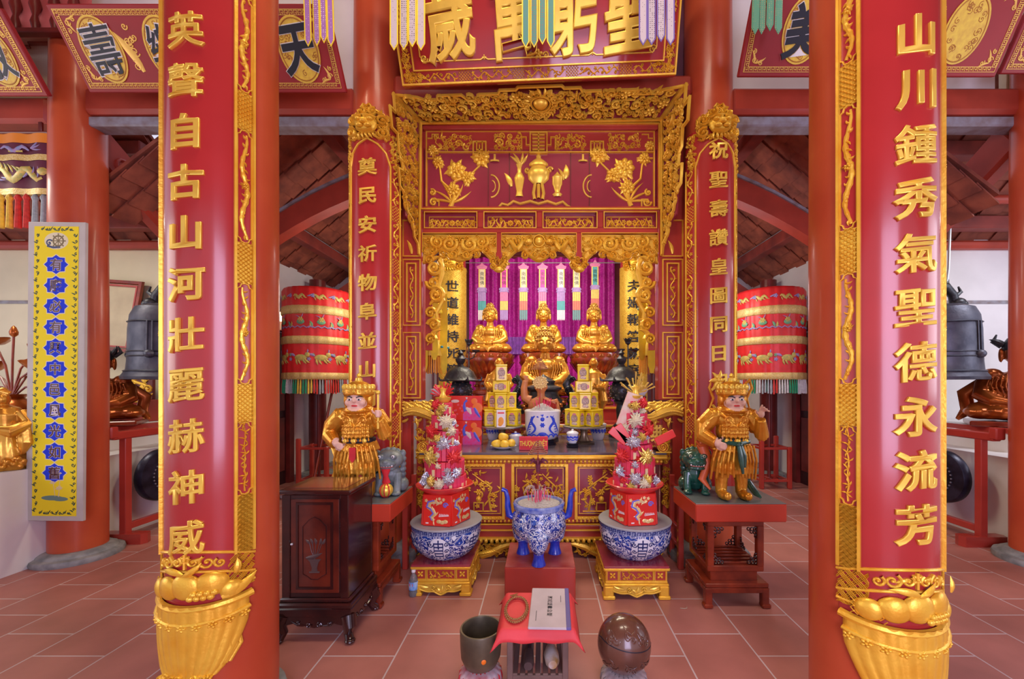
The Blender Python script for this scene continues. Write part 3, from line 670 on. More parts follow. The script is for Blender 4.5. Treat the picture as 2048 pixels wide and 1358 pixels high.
def red_plaque(label, cx, cy, z, wd, ht, lean, meds, rz=0.):
    t = thing('name_plaque', label, 'plaque', (cx, cy, z), rot=(lean, 0, rz))
    b = B(); b.box(-wd/2, wd/2, -.02, .02, 0, ht, .006); b.build('panel', RPLQ, t)
    g = B(); y = -.021
    for (a, c) in ((.03, .036), (.062, .066)):
        g.bar([(-wd/2+a, a), (wd/2-a, a), (wd/2-a, ht-a), (-wd/2+a, ht-a)], .004, y, .002, True)
    key_fret(g, -wd/2+.036, wd/2-.036, .036, .06, .034, y); key_fret(g, -wd/2+.036, wd/2-.036, ht-.06, ht-.036, .034, y)
    key_fret(g, -wd/2+.036, -wd/2+.06, .06, ht-.06, .034, y); key_fret(g, wd/2-.06, wd/2-.036, .06, ht-.06, .034, y)
    for sx in (-1, 1):
        for z0, d in ((.085, 1), (ht-.085, -1)):
            x = sx*(wd/2-.1); g.spiral(x, z0+d*.02, .022, 0, 1.4, y, .004, .003, sx); g.spiral(x-sx*.05, z0, .018, 1, 1.4, y, .004, .003, -sx); g.spiral(x+sx*.012, z0+d*.07, .016, 2, 1.4, y, .004, .003, sx); g.leaf(x, z0, .09, .008, pi if sx > 0 else 0, y, .003, .4); g.leaf(x, z0, .09, .008, d*pi/2, y, .003, .4)
    R = random.Random(int(abs(cx)*100))
    for i in range(len(meds)-1):                      # gold line drawings between the medallions
        x = (meds[i][0]+meds[i+1][0])/2
        for k in range(7): g.spiral(x+R.uniform(-.05, .05), ht*.5+R.uniform(-.14, .14), R.uniform(.02, .04), R.uniform(0, 6), 1.3, y, .005, .003, R.choice((1, -1)))
        g.leaf(x, ht*.25, .3, .03, pi/2+.2, y, .003)
    g.build('gold_line_border', GLINE, t)
    for x, ch in meds:
        rx, rz_ = .155, .205
        m = B(); m.prism([(rx*cos(2*pi*k/40), rz_*sin(2*pi*k/40)) for k in range(40)], -.004, 0)
        o = m.build('medallion', MEDAL, t, loc=(x, -.021, ht/2))
        l = B(); l.rib([(rx*.9*cos(2*pi*k/40), rz_*.92*sin(2*pi*k/40)) for k in range(40)], .004, -.004, .003, 3, True)
        for k in range(26): a = R.uniform(0, 6.28); q = R.uniform(.55, .8); l.spiral(rx*q*cos(a), rz_*q*sin(a), .022, R.uniform(0, 6), 1.2, -.004, .003, .002, 1, 8)
        l.build('scroll_lines', mat('brown_line', (.42, .17, .02), .5), o)
        if ch:
            q = B(); write(q, ch, 0, 0, .33, -.004, .002, .030 if ch in THICK else .046, 0, sx=.8, rise=.1); q.build('white_outline', WHITE, o)
            q = B(); write(q, ch, 0, 0, .33, -.0065, .003, .006 if ch in THICK else .030, 0, sx=.8, rise=.1); q.build('black_character', BLACK, o)
    return t
red_plaque('long red plaque left of the altar, black characters in yellow ovals, purple pennants before it', -2.61, 3.3, 3.85, 2.06, .53, math.radians(34), [(-.76, '壽'), (-.27, '樂'), (.24, None), (.74, '天')])
red_plaque('red plaque cut by the left edge of the photo, black character in a yellow oval', -5.02, 3.3, 3.82, 2.1, .53, math.radians(34), [(.80, '敬'), (0.28, None), (-.3, None)])
red_plaque('red plaque right of the altar with green pennants hanging before it', 2.52, 3.2, 3.90, 2.0, .56, math.radians(30), [(-.58, '美'), (0.0, None), (.62, None)])
red_plaque('red plaque beyond the front right pillar at the right edge of the photo', 4.72, 3.3, 4.0, 2.1, .56, math.radians(30), [(-.65, '德'), (-.05, None), (.6, None)])

t = thing('grand_plaque', 'grand crimson plaque with four huge gold characters, leaning out above the altar canopy', 'plaque', (-.03, 3.26, 3.905), rot=(math.radians(24), math.radians(-2.4), 0))
wd, ht = 2.17, .98
b = B(); b.box(-wd/2, wd/2, -.02, .04, 0, ht, .01); b.build('panel', REDB, t)
g = B(); y = -.021
g.bar([(-wd/2+.012, .012), (wd/2-.012, .012), (wd/2-.012, ht-.012), (-wd/2+.012, ht-.012)], .016, y, .02, True)
g.bar([(-wd/2+.11, .10), (wd/2-.11, .10), (wd/2-.11, ht-.10), (-wd/2+.11, ht-.10)], .012, y, .016, True)
g.build('gilt_frame', GOLD, t)
g = B()
for k in range(5):
    x0 = -wd/2+.03+k*(wd-.06)/5; x1 = x0+(wd-.06)/5
    for z0, z1 in ((.022, .092), (ht-.092, ht-.022)): vine(g, x0+.1, x1, z0, z1, k+2, y, .016, False, 3); diaper(g, x0, x0+.1, z0, z1, .022, y, .008)
for x0, x1 in ((-wd/2+.022, -wd/2+.102), (wd/2-.102, wd/2-.022)):
    for k in range(3): vine(g, x0, x1, .1+.28*k, .36+.28*k, k+9, y, .016, True, 2.5)
for sx in (-1, 1): carve(g, *sorted((sx*(wd/2-.2), sx*(wd/2-.02))), .02, .095, 3, .012, .024, y, .016, n=120); carve(g, *sorted((sx*(wd/2-.1), sx*(wd/2-.02))), .02, .22, 3, .012, .024, y, .016, n=120)
g.build('border_carving', GOLD, t)
g = B(); q = [(-wd/2+.17, ht-.2), (-wd/2+.17, .19), (-wd/2+.2, .155), (-.45, .155), (-.42, .17), (-.39, .155), (-.1, .155)]
q = q+[(-x, z) for x, z in q[::-1]]; g.bar(q, .01, y, .01); g.rosette(0, .175, .035, y, .014, 5, .3); g.spiral(-.06, .165, .025, 0, 1.4, y, .006, .01); g.spiral(.06, .165, .025, 3, 1.4, y, .006, .01, -1)
for sx in (-1, 1): g.spiral(sx*(wd/2-.2), .175, .03, 0, 1.5, y, .007, .012, sx); g.rosette(sx*.42, .17, .018, y, .012, 4)
g.build('inner_line', GOLDB, t)
for x, ch in ((-.66, '歲'), (-.17, '萬'), (.27, '躬'), (.69, '聖')):
    g = B(); write(g, ch, 0, 0, .45, 0, .026, .012, .020, sx=.84, sz=1.08, rise=.10); g.build('gilt_character', GOLDB, t, angle=50, loc=(x, -.02, .385))
# pennants hanging in front of the plaques
def pennant(label, px0, px1, pyb, Y, fab, edge, n, slant=0., grp=None):
    x0, x1 = WX(px0, Y), WX(px1, Y); zb = WZ(pyb, Y); top = zb+.75
    t = thing('hanging_pennant', label, 'pennant', ((x0+x1)/2, Y, top)); w_ = (x1-x0)/n
    b = B(); b.cyl((-(x1-x0)/2-.01, 0, 0), ((x1-x0)/2+.01, 0, 0), .012, n=8); b.build('rod', DKRED, t)
    for k in range(n):
        a = -(x1-x0)/2+k*w_; zz = -(top-zb)+.015*((k*7) % 3); yy = .008*((k*5) % 3)
        poly = lambda i: [(a+i, 0), (a+w_-i, 0), (a+w_-i+slant, zz+.05), (a+w_/2+slant, zz+i*1.3), (a+i+slant, zz+.05)]
        s = B(); s.prism(poly(.002), yy-.002, yy+.002); o = s.build('strip', edge, t)
        s = B(); s.prism(poly(.011), yy-.0035, yy+.0035); s.build('printed_silk', fab, o)
def dotted(name, base, dot, sc=70):
    m = mat(name, base, .6); nt = m.node_tree; p = nt.nodes['Principled BSDF']
    tc = nt.nodes.new('ShaderNodeTexCoord'); v = nt.nodes.new('ShaderNodeTexVoronoi'); v.inputs['Scale'].default_value = sc; v.inputs['Randomness'].default_value = .15
    r = nt.nodes.new('ShaderNodeValToRGB'); r.color_ramp.interpolation = 'CONSTANT'; r.color_ramp.elements[0].color = (*dot, 1); r.color_ramp.elements[1].color = (*base, 1); r.color_ramp.elements[1].position = .3
    nt.links.new(tc.outputs['Object'], v.inputs['Vector']); nt.links.new(v.outputs['Distance'], r.inputs[0]); nt.links.new(r.outputs[0], p.inputs['Base Color']); return m
WSILK = dotted('white_print_silk', (.52, .45, .47), (.07, .05, .07)); GSILK = dotted('green_print_silk', (.07, .24, .20), (.30, .10, .08)); PSILK = dotted('purple_print_silk', (.34, .14, .44), (.72, .66, .76)); G2SILK = dotted('light_green_print_silk', (.12, .38, .24), (.45, .40, .20))
pennant('white dotted pennant strips hanging at the left of the grand plaque', 779, 851, 102, 2.8, WSILK, YELL, 4)
pennant('dark green pennant strips hanging before the middle of the grand plaque', 1043, 1110, 97, 2.8, GSILK, YELL, 4)
pennant('white dotted pennant strips with violet edges at the right of the grand plaque', 1277, 1350, 92, 2.8, WSILK, mat('violet_edge', (.16, .10, .36), .6), 4)
pennant('purple dotted pennant strips hanging before the long left plaque', 603, 664, 94, 2.85, PSILK, YELL, 4, .02)
pennant('light green pennant strips hanging before the right plaque', 1508, 1570, 70, 2.85, G2SILK, G2SILK, 4, -.02)
# ================================================================ the altar canopy
YF = 3.62
def fx(px): return WX(px, YF)
def fz(py): return WZ(py, YF)
t = CAN = thing('altar_canopy', 'great red and gold carved altar canopy framing the sanctuary between the two couplet pillars', 'altar canopy', (0, YF, 0))
def frect(b, px0, px1, py0, py1, y0, y1, c=.006): b.box(fx(px0), fx(px1), YF+y0, YF+y1, fz(py1), fz(py0), c)
def fbar(g, px0, px1, py0, py1, y, w_=.016, h=.014):
    x0, x1, z0, z1 = fx(px0)+w_/2, fx(px1)-w_/2, fz(py1)+w_/2, fz(py0)-w_/2
    g.bar([(x0, z0), (x1, z0), (x1, z1), (x0, z1)], w_, YF+y, h, True)
# red framework
b = B()
frect(b, 800, 845, 240, 800, 0, .1); frect(b, 1316, 1370, 240, 800, 0, .1)
frect(b, 845, 1316, 240, 258, 0, .1); frect(b, 845, 1316, 412, 424, 0, .08); frect(b, 845, 1316, 455, 466, 0, .08)
for a in (955, 1073, 1195): frect(b, a, a+12, 424, 455, 0, .08)
for a in (992, 1152): frect(b, a, a+12, 466, 525, -.005, .07)
b.box(fx(803), fx(822), YF, YF+.08, 0, fz(800)); b.box(fx(1345), fx(1366), YF, YF+.08, 0, fz(800))
wb(b, 'frame', RED, t)
b = B(); frect(b, 845, 1316, 250, 416, .05, .075); frect(b, 845, 1316, 420, 460, .05, .075, .002); wb(b, 'header_board', PURPM, t)
for a in (975, 1018, 1142, 1180): b = B(); b.box(fx(a)-.003, fx(a)+.003, YF+.044, YF+.05, fz(412), fz(300), 0); wb(b, 'board_joint', DKRED, t)
# gilt mouldings
g = B()
fbar(g, 840, 1320, 246, 420, 0); fbar(g, 849, 1312, 256, 413, .05, .014, .02)
g.bar([(fx(849), fz(299)), (fx(1312), fz(299))], .012, YF+.05, .016)
for a, c in ((848, 955), (967, 1073), (1085, 1195), (1207, 1314)): fbar(g, a, c, 423, 457, 0, .009, .008); fbar(g, a+7, c-7, 429, 456, .05, .007, .008)
for a, c in ((845, 993), (1003, 1153), (1163, 1316)): fbar(g, a, c, 464, 560, 0, .008, .008) if False else g.bar([(fx(a), fz(505)), (fx(a), fz(466)), (fx(c), fz(466)), (fx(c), fz(505))], .007, YF, .005)
wb(g, 'gilt_moulding', GOLD, t)
# header reliefs
g = B(); y = YF+.05
for a, c, s in ((862, 945, 1), (985, 1045, 3), (1105, 1175, 4), (1215, 1285, 5)): q_ = B(); carve(q_, fx(a), fx(c), fz(296), fz(260), s, .02, .045, y, .026, n=420, gap=.8); wb(q_, 'blossom_spray', GOLD, t)
for px, w_ in ((958, 12), (1195, 12)):      # square lucky knots
    x, z = fx(px), fz(292); q = .056
    g.bar([(x-q, z-q), (x+q, z-q), (x+q, z+q), (x-q, z+q)], .016, y, .026, True); g.bar([(x-q*.45, z+q), (x-q*.45, z-q*.3), (x+q*.45, z-q*.3), (x+q*.45, z+q)], .014, y, .026); g.bar([(x, z+q*.5), (x, z-q)], .014, y, .026); g.bar([(x-q*.5, z-q), (x-q*.5, z-q*1.4), (x+q*.5, z-q*1.4), (x+q*.5, z-q)], .014, y, .024)
x, z = fx(1077), fz(281)                    # round longevity sign
for k in range(5): g.bar([(x-.055, z+.065-.032*k), (x+.055, z+.065-.032*k)], .013, y, .028)
g.bar([(x, z+.09), (x, z-.09)], .013, y, .028); g.bar([(x-.075, z+.09), (x+.075, z+.09), (x+.075, z-.09), (x-.075, z-.09)], .014, y, .026, True)
for sx in (-1, 1): g.bar([(x+sx*.075, z-.02), (x+sx*.11, z-.02), (x+sx*.11, z+.05), (x+sx*.15, z+.05), (x+sx*.15, z-.06)], .012, y, .022)
for sx, px in ((1, 853), (-1, 1308)):       # fret corners
    x = fx(px)
    g.bar([(x, fz(312)), (x+sx*.05, fz(312)), (x+sx*.05, fz(303)), (x+sx*.09, fz(303)), (x+sx*.09, fz(299))], .011, y, .018)
    g.bar([(x, fz(272)), (x+sx*.04, fz(272)), (x+sx*.04, fz(264)), (x+sx*.1, fz(264))], .011, y, .018)
    g.spiral(x+sx*.05, fz(400), .04, 0, 1.4, y, .011, .018, sx); g.spiral(x+sx*.04, fz(380), .03, 2, 1.4, y, .01, .018, -sx); g.bar([(x+sx*.1, fz(410)), (x+sx*.1, fz(395)), (x+sx*.04, fz(395))], .011, y, .018)
wb(g, 'header_fret_border', GOLD, t)
def peony(g, px, py, sc, y, flip):
    """branch of peonies growing from the foot of the panel"""
    x0, z0 = fx(px), fz(py); R = random.Random(px); q = lambda a, c: (x0+flip*a*sc, z0+c*sc)
    stem = [q(0, 0), q(.05, .12), q(.02, .25), q(.10, .36), q(.18, .46)]; g.rib(stem, [.022, .018, .014, .011, .008], y, .02)
    g.rib([q(.03, .18), q(-.10, .30), q(-.12, .46), q(-.18, .6)], [.014, .011, .009, .006], y, .018); g.rib([q(.05, .3), q(.22, .36), q(.34, .48), q(.36, .58)], [.012, .01, .008, .006], y, .018)
    for a, c, r in ((.07, .42, .085), (-.14, .52, .05), (.36, .56, .075), (.2, .34, .06), (-.2, .66, .045), (.04, .2, .06)):
        p = q(a, c); g.rosette(p[0], p[1], r*sc*1.3, y, .035, 8, R.random()); g.rosette(p[0], p[1], r*sc*.6, y-.02, .02, 5, R.random())
        for k in range(5): g.leaf(p[0], p[1], r*sc*1.75, r*sc*.40, R.uniform(0, 6.28), y, .016, R.uniform(-.4, .4))
    for k in range(6): g.leaf(x0+flip*.02*sc, z0+.04, .26*sc, .012, (.25+.5*k) if k < 6 else 1, y, .016, .3*flip)
g = B(); peony(g, 898, 410, .78, y, 1); wb(g, 'peony_relief', GOLD, t); g = B(); peony(g, 1265, 408, .82, y, -1); wb(g, 'peony_relief', GOLD, t)
g = B()                                     # incense set on its scrolled stand
def rot_relief(px, py, prof):
    x, z = fx(px), fz(py)
    vs = []; n = 8
    for r, h in prof:
        for j in range(n+1): a = pi*j/n; vs.append((x+r*cos(a), y-max(.004, r*.45)*sin(a), z+h))
    g.add(vs, [(i*(n+1)+j, i*(n+1)+j+1, (i+1)*(n+1)+j+1, (i+1)*(n+1)+j) for i in range(len(prof)-1) for j in range(n)])
rot_relief(1077, 385, [(.05, .10), (.09, .14), (.10, .2), (.075, .24), (.06, .25), (.085, .26), (.085, .28), (.05, .31), (.02, .33), (.022, .35), (.004, .37)])
for sx in (-1, 1): x = fx(1077); g.rib([(x+sx*.03, fz(362)), (x+sx*.045, fz(382)), (x+sx*.035, fz(395))], .016, y, .03); g.spiral(x+sx*.1, fz(335), .03, 0, 1.2, y, .01, .02, sx)
g.rib([(fx(1077), fz(365)), (fx(1077), fz(393))], .016, y, .035)
rot_relief(1038, 388, [(.035, 0), (.028, .03), (.026, .05), (.042, .14), (.045, .17), (.03, .2), (.018, .22), (.018, .26), (.03, .29)])
rot_relief(1115, 388, [(.03, .0), (.045, .02), (.02, .04), (.035, .09), (.045, .11), (.045, .17), (.05, .175), (.02, .2), (.004, .22)])
for a in (2.2, 1.9, 1.2, .8): g.leaf(fx(1040), fz(325), .13, .014, a, y, .016, .2)
g.leaf(fx(1022), fz(368), .14, .024, 1.75, y, .016); g.leaf(fx(1130), fz(352), .13, .03, 1.2, y, .016); g.leaf(fx(1128), fz(355), .12, .016, 1.7, y, .016)
wb(g, 'incense_vessel_relief', GOLDB, t); g = B(); g.rib([(fx(p), fz(q)) for p, q in ((995, 412), (1003, 403), (1015, 406), (1026, 398), (1040, 403), (1060, 398), (1077, 403), (1095, 398), (1112, 404), (1126, 399), (1136, 408), (1146, 413))], .012, y, .02)
for px in (985, 1180):
    wb(g, 'relief_stand', GOLDB, t) if px == 985 else None; g = B() if px == 985 else g
    x, z = fx(px), fz(367); sg = 1 if px < 1000 else -1
    g.rib([(x-sg*.02+sg*.075*cos(a), z+.1*sin(a)) for a in [(-pi/2+pi*k/14) for k in range(15)]], .007, y, .01); g.rib([(x-sg*.01+sg*.03*cos(a), z+.05*sin(a)) for a in [(-pi/2+pi*k/8) for k in range(9)]], .005, y, .008)
for px in (988, 1167): rot_relief(px, 318, [(.04, .0), (.042, .015), (.01, .02), (.01, .07)])
wb(g, 'incense_set_relief', GOLDB, t)
# four small panels
for k, (a, c) in enumerate(((856, 948), (974, 1066), (1092, 1188), (1214, 1307))):
    g = B(); x0, x1, z0, z1 = fx(a), fx(c), fz(454), fz(431); m = (x0+x1)/2
    vine(g, x0, m-.03, z0, z1, k*3+1, YF+.05, .016, False, 2.5); vine(g, m+.03, x1, z0, z1, k*3+2, YF+.05, .016, False, 2.5); g.rosette(m, (z0+z1)/2, .03, YF+.05, .02, 8); g.rosette(m, (z0+z1)/2, .016, YF+.04, .016, 5)
    wb(g, 'small_panel_carving', GOLD, t)
# scrolled valances over the opening
for k, (a, c) in enumerate(((845, 993), (1003, 1153), (1163, 1316))):
    g = B(); x0, x1 = fx(a)-.012, fx(c)+.012; m = (x0+x1)/2; hw = (x1-x0)/2; zt = fz(468)
    low = lambda x: zt-.175-.055*cos((x-m)/hw*2*pi)-.02*abs((x-m)/hw)
    n = 30; xs = [x0+(x1-x0)*i/n for i in range(n+1)]
    g.prism([(x0, zt), (x1, zt)]+[(x, low(x)+.012) for x in xs[::-1]], YF+.02, YF+.045)
    g.rib([(x, low(x)) for x in xs], .014, YF+.03, .03)
    if k != 1:
        for sx in (-1, 1):
            for (dx, dz, r, a0, tu, cw) in ((.09, -.085, .07, 2.6, 1.5, 1), (.20, -.07, .06, 1, 1.5, -1), (.06, -.18, .045, 0, 1.4, -1), (.15, -.17, .035, 4, 1.4, 1), (.24, -.14, .04, 2, 1.3, 1), (.02, -.06, .03, 0, 1.2, 1)):
                if dx < hw: g.spiral(m+sx*dx, zt+dz, r, a0 if sx > 0 else pi-a0, tu, YF+.02, r*.28, .035, cw*sx, 16)
    else:
        x, z = m, zt-.06; g.dome(x, z, .045, .045, YF+.02, .04, 14); g.rib([(x+.052*cos(2*pi*i/18), z+.052*sin(2*pi*i/18)) for i in range(18)], .007, YF+.015, .02, 3, True)
        for sx in (-1, 1):
            g.rib([(m+sx*(.10+.022*i), zt-.10+.035*sin(i*1.1)) for i in range(10)], [.012+.014*sin(pi*i/9) for i in range(10)], YF+.01, .045); g.sph((m+sx*.09, YF-.02, zt-.075), .032, .03, .026)
            for i in range(10): g.leaf(m+sx*(.08+.024*i), zt-.09, .06, .012, pi/2+sx*(.5-.1*i), YF+.01, .03)
            g.spiral(m+sx*.04, zt-.18, .035, 0, 1.4, YF+.02, .01, .03, sx); g.spiral(m+sx*.12, zt-.185, .035, 2, 1.4, YF+.02, .01, .03, -sx)
    carve(g, x0, x1, zt-.22, zt, k+20, .016, .036, YF+.02, .024, inside=lambda x, z: z > low(x)+.03, n=420, gap=.9)
    wb(g, 'valance_carving', GOLD, t)
for px in (998, 1158):                      # pendants below the mullions
    g = B(); x, z = fx(px), fz(520); carve(g, x-.1, x+.1, z-.09, z+.03, px, .016, .036, YF-.01, .03, inside=lambda a, c: abs(a-x) < .1*(1-(z-c)/.14), n=260)
    for sx in (-1, 1): g.spiral(x+sx*.05, z-.06, .03, 0, 1.4, YF-.02, .009, .03, sx); g.leaf(x, z-.08, .12, .016, pi/2+sx*1.1, YF-.01, .03, -sx*.5)
    g.sph((x, YF-.01, z-.085), .05, .03, .03); wb(g, 'pendant_carving', GOLD, t)
# scroll brackets down both sides of the opening
for sx, px in ((1, 849), (-1, 1312)):
    g = B(); x = fx(px)
    b = B(); b.box(min(x, x+sx*.055), max(x, x+sx*.055), YF+.03, YF+.06, fz(700), fz(520)); wb(b, 'bracket_board', RED, t)
    for py, dx, r, a0, cw in ((535, .085, .075, 1, -1), (565, .07, .06, 3, 1), (590, .10, .075, 2, -1), (625, .05, .05, 0, 1), (650, .08, .06, 3, -1), (678, .05, .05, 0, 1), (520, .04, .04, 0, 1)):
        g.spiral(x+sx*dx, fz(py), r, a0 if sx > 0 else pi-a0, 1.5, YF+.02, r*.3, .04, cw*sx, 16)
    g.rib([(x+sx*a, fz(p)) for p, a in ((515, .14), (545, .15), (570, .12), (600, .16), (625, .1), (655, .12), (690, .02))], [.02, .024, .02, .022, .018, .014, .006], YF+.02, .035)
    for k in range(8): g.leaf(x+sx*.04, fz(525+21*k), .13, .018, (pi/2-.6) if sx > 0 else pi/2+.6, YF+.02, .03, -.5*sx)
    wb(g, 'bracket_carving', GOLD, t)
# panels on the side posts
for sx, a, c in ((-1, 805, 842), (1, 1324, 1366)):
    for p0, p1 in ((518, 652), (664, 797)):
        g = B(); fbar(g, a, c, p0, p1, 0, .012, .012); fbar(g, a+8, c-8, p0+8, p1-7, -.004, .014, .014)
        vine(g, fx(a+13), fx(c-13), fz(p1-14), fz(p0+14), p0, YF-.002, .014, True, 3, .006); wb(g, 'post_panel_carving', GOLD, t)
    g = B(); fbar(g, a, c, 440, 514, 0, .012, .012); g.leaf(fx((a+c)/2), fz(508), .13, .018, 1.6, YF-.002, .012); wb(g, 'post_panel_carving', GOLD, t)
# mitred cornice leaning forwards, and its side drops
YO = 3.36
iL, iR, oR, oL = W(842, 246, 3.60), W(1324, 240, 3.60), W(1374, 168, YO), W(786, 187, YO)
wd, hg = 2.2, .34
b = B(); b.box(0, wd, .004, .03, 0, hg*.82, 0); b.patch(iL, iR, oR, oL, wd, hg); wb(b, 'cornice_board', PURPM, t)
g = B()
g.bar([(0, .012), (wd, .012)], .03, 0, .02); g.bar([(.012, 0), (.012, hg)], .05, 0, .02); g.bar([(wd-.012, 0), (wd-.012, hg)], .05, 0, .02)
pts = [(.03, .33), (.16, .30), (.20, .27), (.34, .27), (.36, .31), (.50, .31), (.53, .26), (.62, .26), (.64, .31), (.78, .31), (.80, .345), (.92, .345), (.94, .37), (1.1, .37)]
pts = pts+[(wd-x, z) for x, z in pts[::-1][1:]]; g.bar(pts, .02, 0, .022)
for sx in (-1, 1):
    for x in (.35, .66, .82): q = 1.1+sx*(1.1-x); g.bar([(q, .31), (q, .22), (q-sx*.07, .22), (q-sx*.07, .26)], .016, 0, .022)
carve(g, .05, wd-.05, .03, .33, 77, .022, .056, 0, .044, inside=lambda x, z: (x-1.1)**2+(z-.2)**2 > .011, n=2000, gap=.78)
g.dome(1.1, .20, .062, .062, -.01, .04, 18); g.rib([(1.1+.078*cos(2*pi*i/24), .2+.078*sin(2*pi*i/24)) for i in range(24)], .010, -.006, .024, 3, True)
for k in range(9): g.leaf(1.1+.07*cos(pi*k/8), .2+.07*sin(pi*k/8), .09, .014, pi*k/8, -.004, .02, .3)
for k in range(9): g.spiral(1.1+.12*cos(pi+pi*k/8), .19+.1*sin(pi+pi*k/8), .032, k, 1.3, -.004, .01, .03)
g.patch(iL, iR, oR, oL, wd, hg); wb(g, 'cornice_carving', GOLD, t)
for nm, i0, i1, o1, o0, fl in (('l', W(842, 246, 3.6), W(838, 512, 3.6), W(808, 470, 3.5), W(786, 187, YO), 1), ('r', W(1324, 240, 3.6), W(1324, 512, 3.6), W(1356, 470, 3.5), W(1374, 168, YO), -1)):
    L, hh = 1.25, .28
    cor = (i0, i1, o1, o0) if fl < 0 else (i1, i0, o0, o1)      # x runs along the drop; keep the carving on the viewer's side
    lim = (lambda x: .27 if x < .9 else .27-(x-.9)*.7) if fl < 0 else (lambda x: .27 if x > .35 else .27-(.35-x)*.7)
    b = B(); b.box(.0 if fl < 0 else .22, L-.22 if fl < 0 else L, .004, .024, 0, hh*.8, 0); b.patch(*cor, L, hh); wb(b, 'side_drop_board', PURPM, t)
    g = B(); g.bar([(0, .01), (L, .01)], .03, 0, .02)
    st = [(0, .28), (.16, .28), (.16, .33), (.34, .33), (.34, .27), (.50, .27), (.52, .24), (.64, .24), (.66, .29), (.82, .29), (.84, .22), (.98, .20), (1.0, .12), (1.14, .10), (1.16, .04), (L, .02)]
    st = st if fl < 0 else [(L-x, z) for x, z in st]; g.bar(st, .02, 0, .024)
    carve(g, .03, L-.03, .03, .27, 31+fl, .02, .05, 0, .036, inside=lambda x, z: z < lim(x)-.02, n=1300, gap=.78)
    g.patch(*cor, L, hh); wb(g, 'side_drop_carving', GOLD, t)

# ================================================================ the altar table
t = TAB = thing('altar_table', 'long red and gold carved altar table with dark top, standing under the canopy', 'altar table', (0, 3.5, 0))
TOPM = mat('dark_slate_top', (.10, .085, .11), .18, 0, col2=(.16, .13, .15), vscale=4, coat=.4)
Y0, Y1 = 3.5, 4.7; HX = 1.06; ZT = .914
b = B(); b.box(-HX, HX, Y0, Y1, ZT-.022, ZT, .004); wb(b, 'table_top', TOPM, t)
b = B(); b.box(-HX-.01, HX+.01, Y0-.012, Y1, ZT-.062, ZT-.022, .012); wb(b, 'top_moulding', GOLD, t)
b = B(); b.box(-HX+.05, HX-.05, Y0+.06, Y1-.05, .30, ZT-.06); wb(b, 'carcass', DKRED, t)
b = B(); b.box(-HX+.03, HX-.03, Y0+.03, Y0+.07, .30, .345); b.box(-HX+.03, HX-.03, Y0+.03, Y0+.07, .80, .855); b.box(-HX, HX, Y0+.0, Y0+.1, .19, .245); b.box(-HX+.02, HX-.02, Y0+.0, Y0+.1, .255, .29)
for x in (-.985, -.30, .245, .93): b.box(x-.035, x+.035, Y0+.025, Y0+.07, .30, .855)
wb(b, 'front_frame', RED, t)
g = B(); y = Y0+.03
for x0, x1 in ((-.945, -.34), (-.26, .205), (.285, .89)):
    g.bar([(x0, .345), (x1, .345), (x1, .80), (x0, .80)], .03, y, .014, True); g.bar([(x0+.03, .375), (x1-.03, .375), (x1-.03, .77), (x0+.03, .77)], .008, y+.03, .01, True)
    n = int((x1-x0)/.035)
    for k in range(n): g.dome(x0+.02+k*.035, .345, .011, .011, y-.01, .01, 6); g.dome(x0+.02+k*.035, .80, .011, .011, y-.01, .01, 6)
n = 60
for k in range(n): x = -HX+.04+k*(2*HX-.08)/(n-1); g.dome(x, .832, .016, .02, y, .014, 6); g.dome(x, .318, .013, .016, y-.002, .012, 6)
for k in range(46): x = -HX+.02+k*(2*HX-.04)/45; g.dome(x, .165, .021, .028, Y0, .03, 6)
g.bar([(-HX, .183), (HX, .183)], .02, Y0, .02); g.bar([(-HX, .25), (HX, .25)], .014, Y0, .01); g.bar([(-HX, .297), (HX, .297)], .012, Y0+.01, .01)
wb(g, 'gilt_beading', GOLD, t)
b = B()
for x0, x1 in ((-.945, -.34), (-.26, .205), (.285, .89)): b.box(x0, x1, Y0+.055, Y0+.07, .345, .80, 0)
wb(b, 'front_panel', PURPM, t)
g = B(); R = random.Random(5); y = Y0+.054
for x0, x1 in ((-.91, -.37), (-.23, .175), (.315, .86)):
    m = (x0+x1)/2; hw = (x1-x0)/2
    for sx in (-1, 1):
        tr = [(m+sx*hw*.7, .40), (m+sx*hw*.62, .52), (m+sx*hw*.72, .60), (m+sx*hw*.4, .66), (m+sx*hw*.1, .72)]; g.rib(tr, [.012, .010, .009, .007, .004], y, .012)
        for k in range(34):
            p = tr[R.randrange(1, 5)]; a = R.uniform(-.10, .10); c = R.uniform(-.10, .06)
            if R.random() < .45: g.rosette(p[0]+a, p[1]+c, R.uniform(.014, .026), y, .014, 5, R.random())
            else: g.leaf(p[0]+a, p[1]+c, .055, .009, R.uniform(0, 6.28), y, .01, .4)
        g.bar([(m+sx*hw*.3-.04, .40), (m+sx*hw*.3-.04, .47), (m+sx*hw*.3+.04, .47), (m+sx*hw*.3+.04, .40)], .01, y, .012); g.dome(m+sx*hw*.3, .50, .025, .03, y, .02, 8); g.rosette(m+sx*hw*.3, .56, .03, y, .014, 6)
    g.rib([(x0+.03, .395), (x1-.03, .395)], .006, y, .01)
wb(g, 'bird_and_flower_relief', GOLD, t)
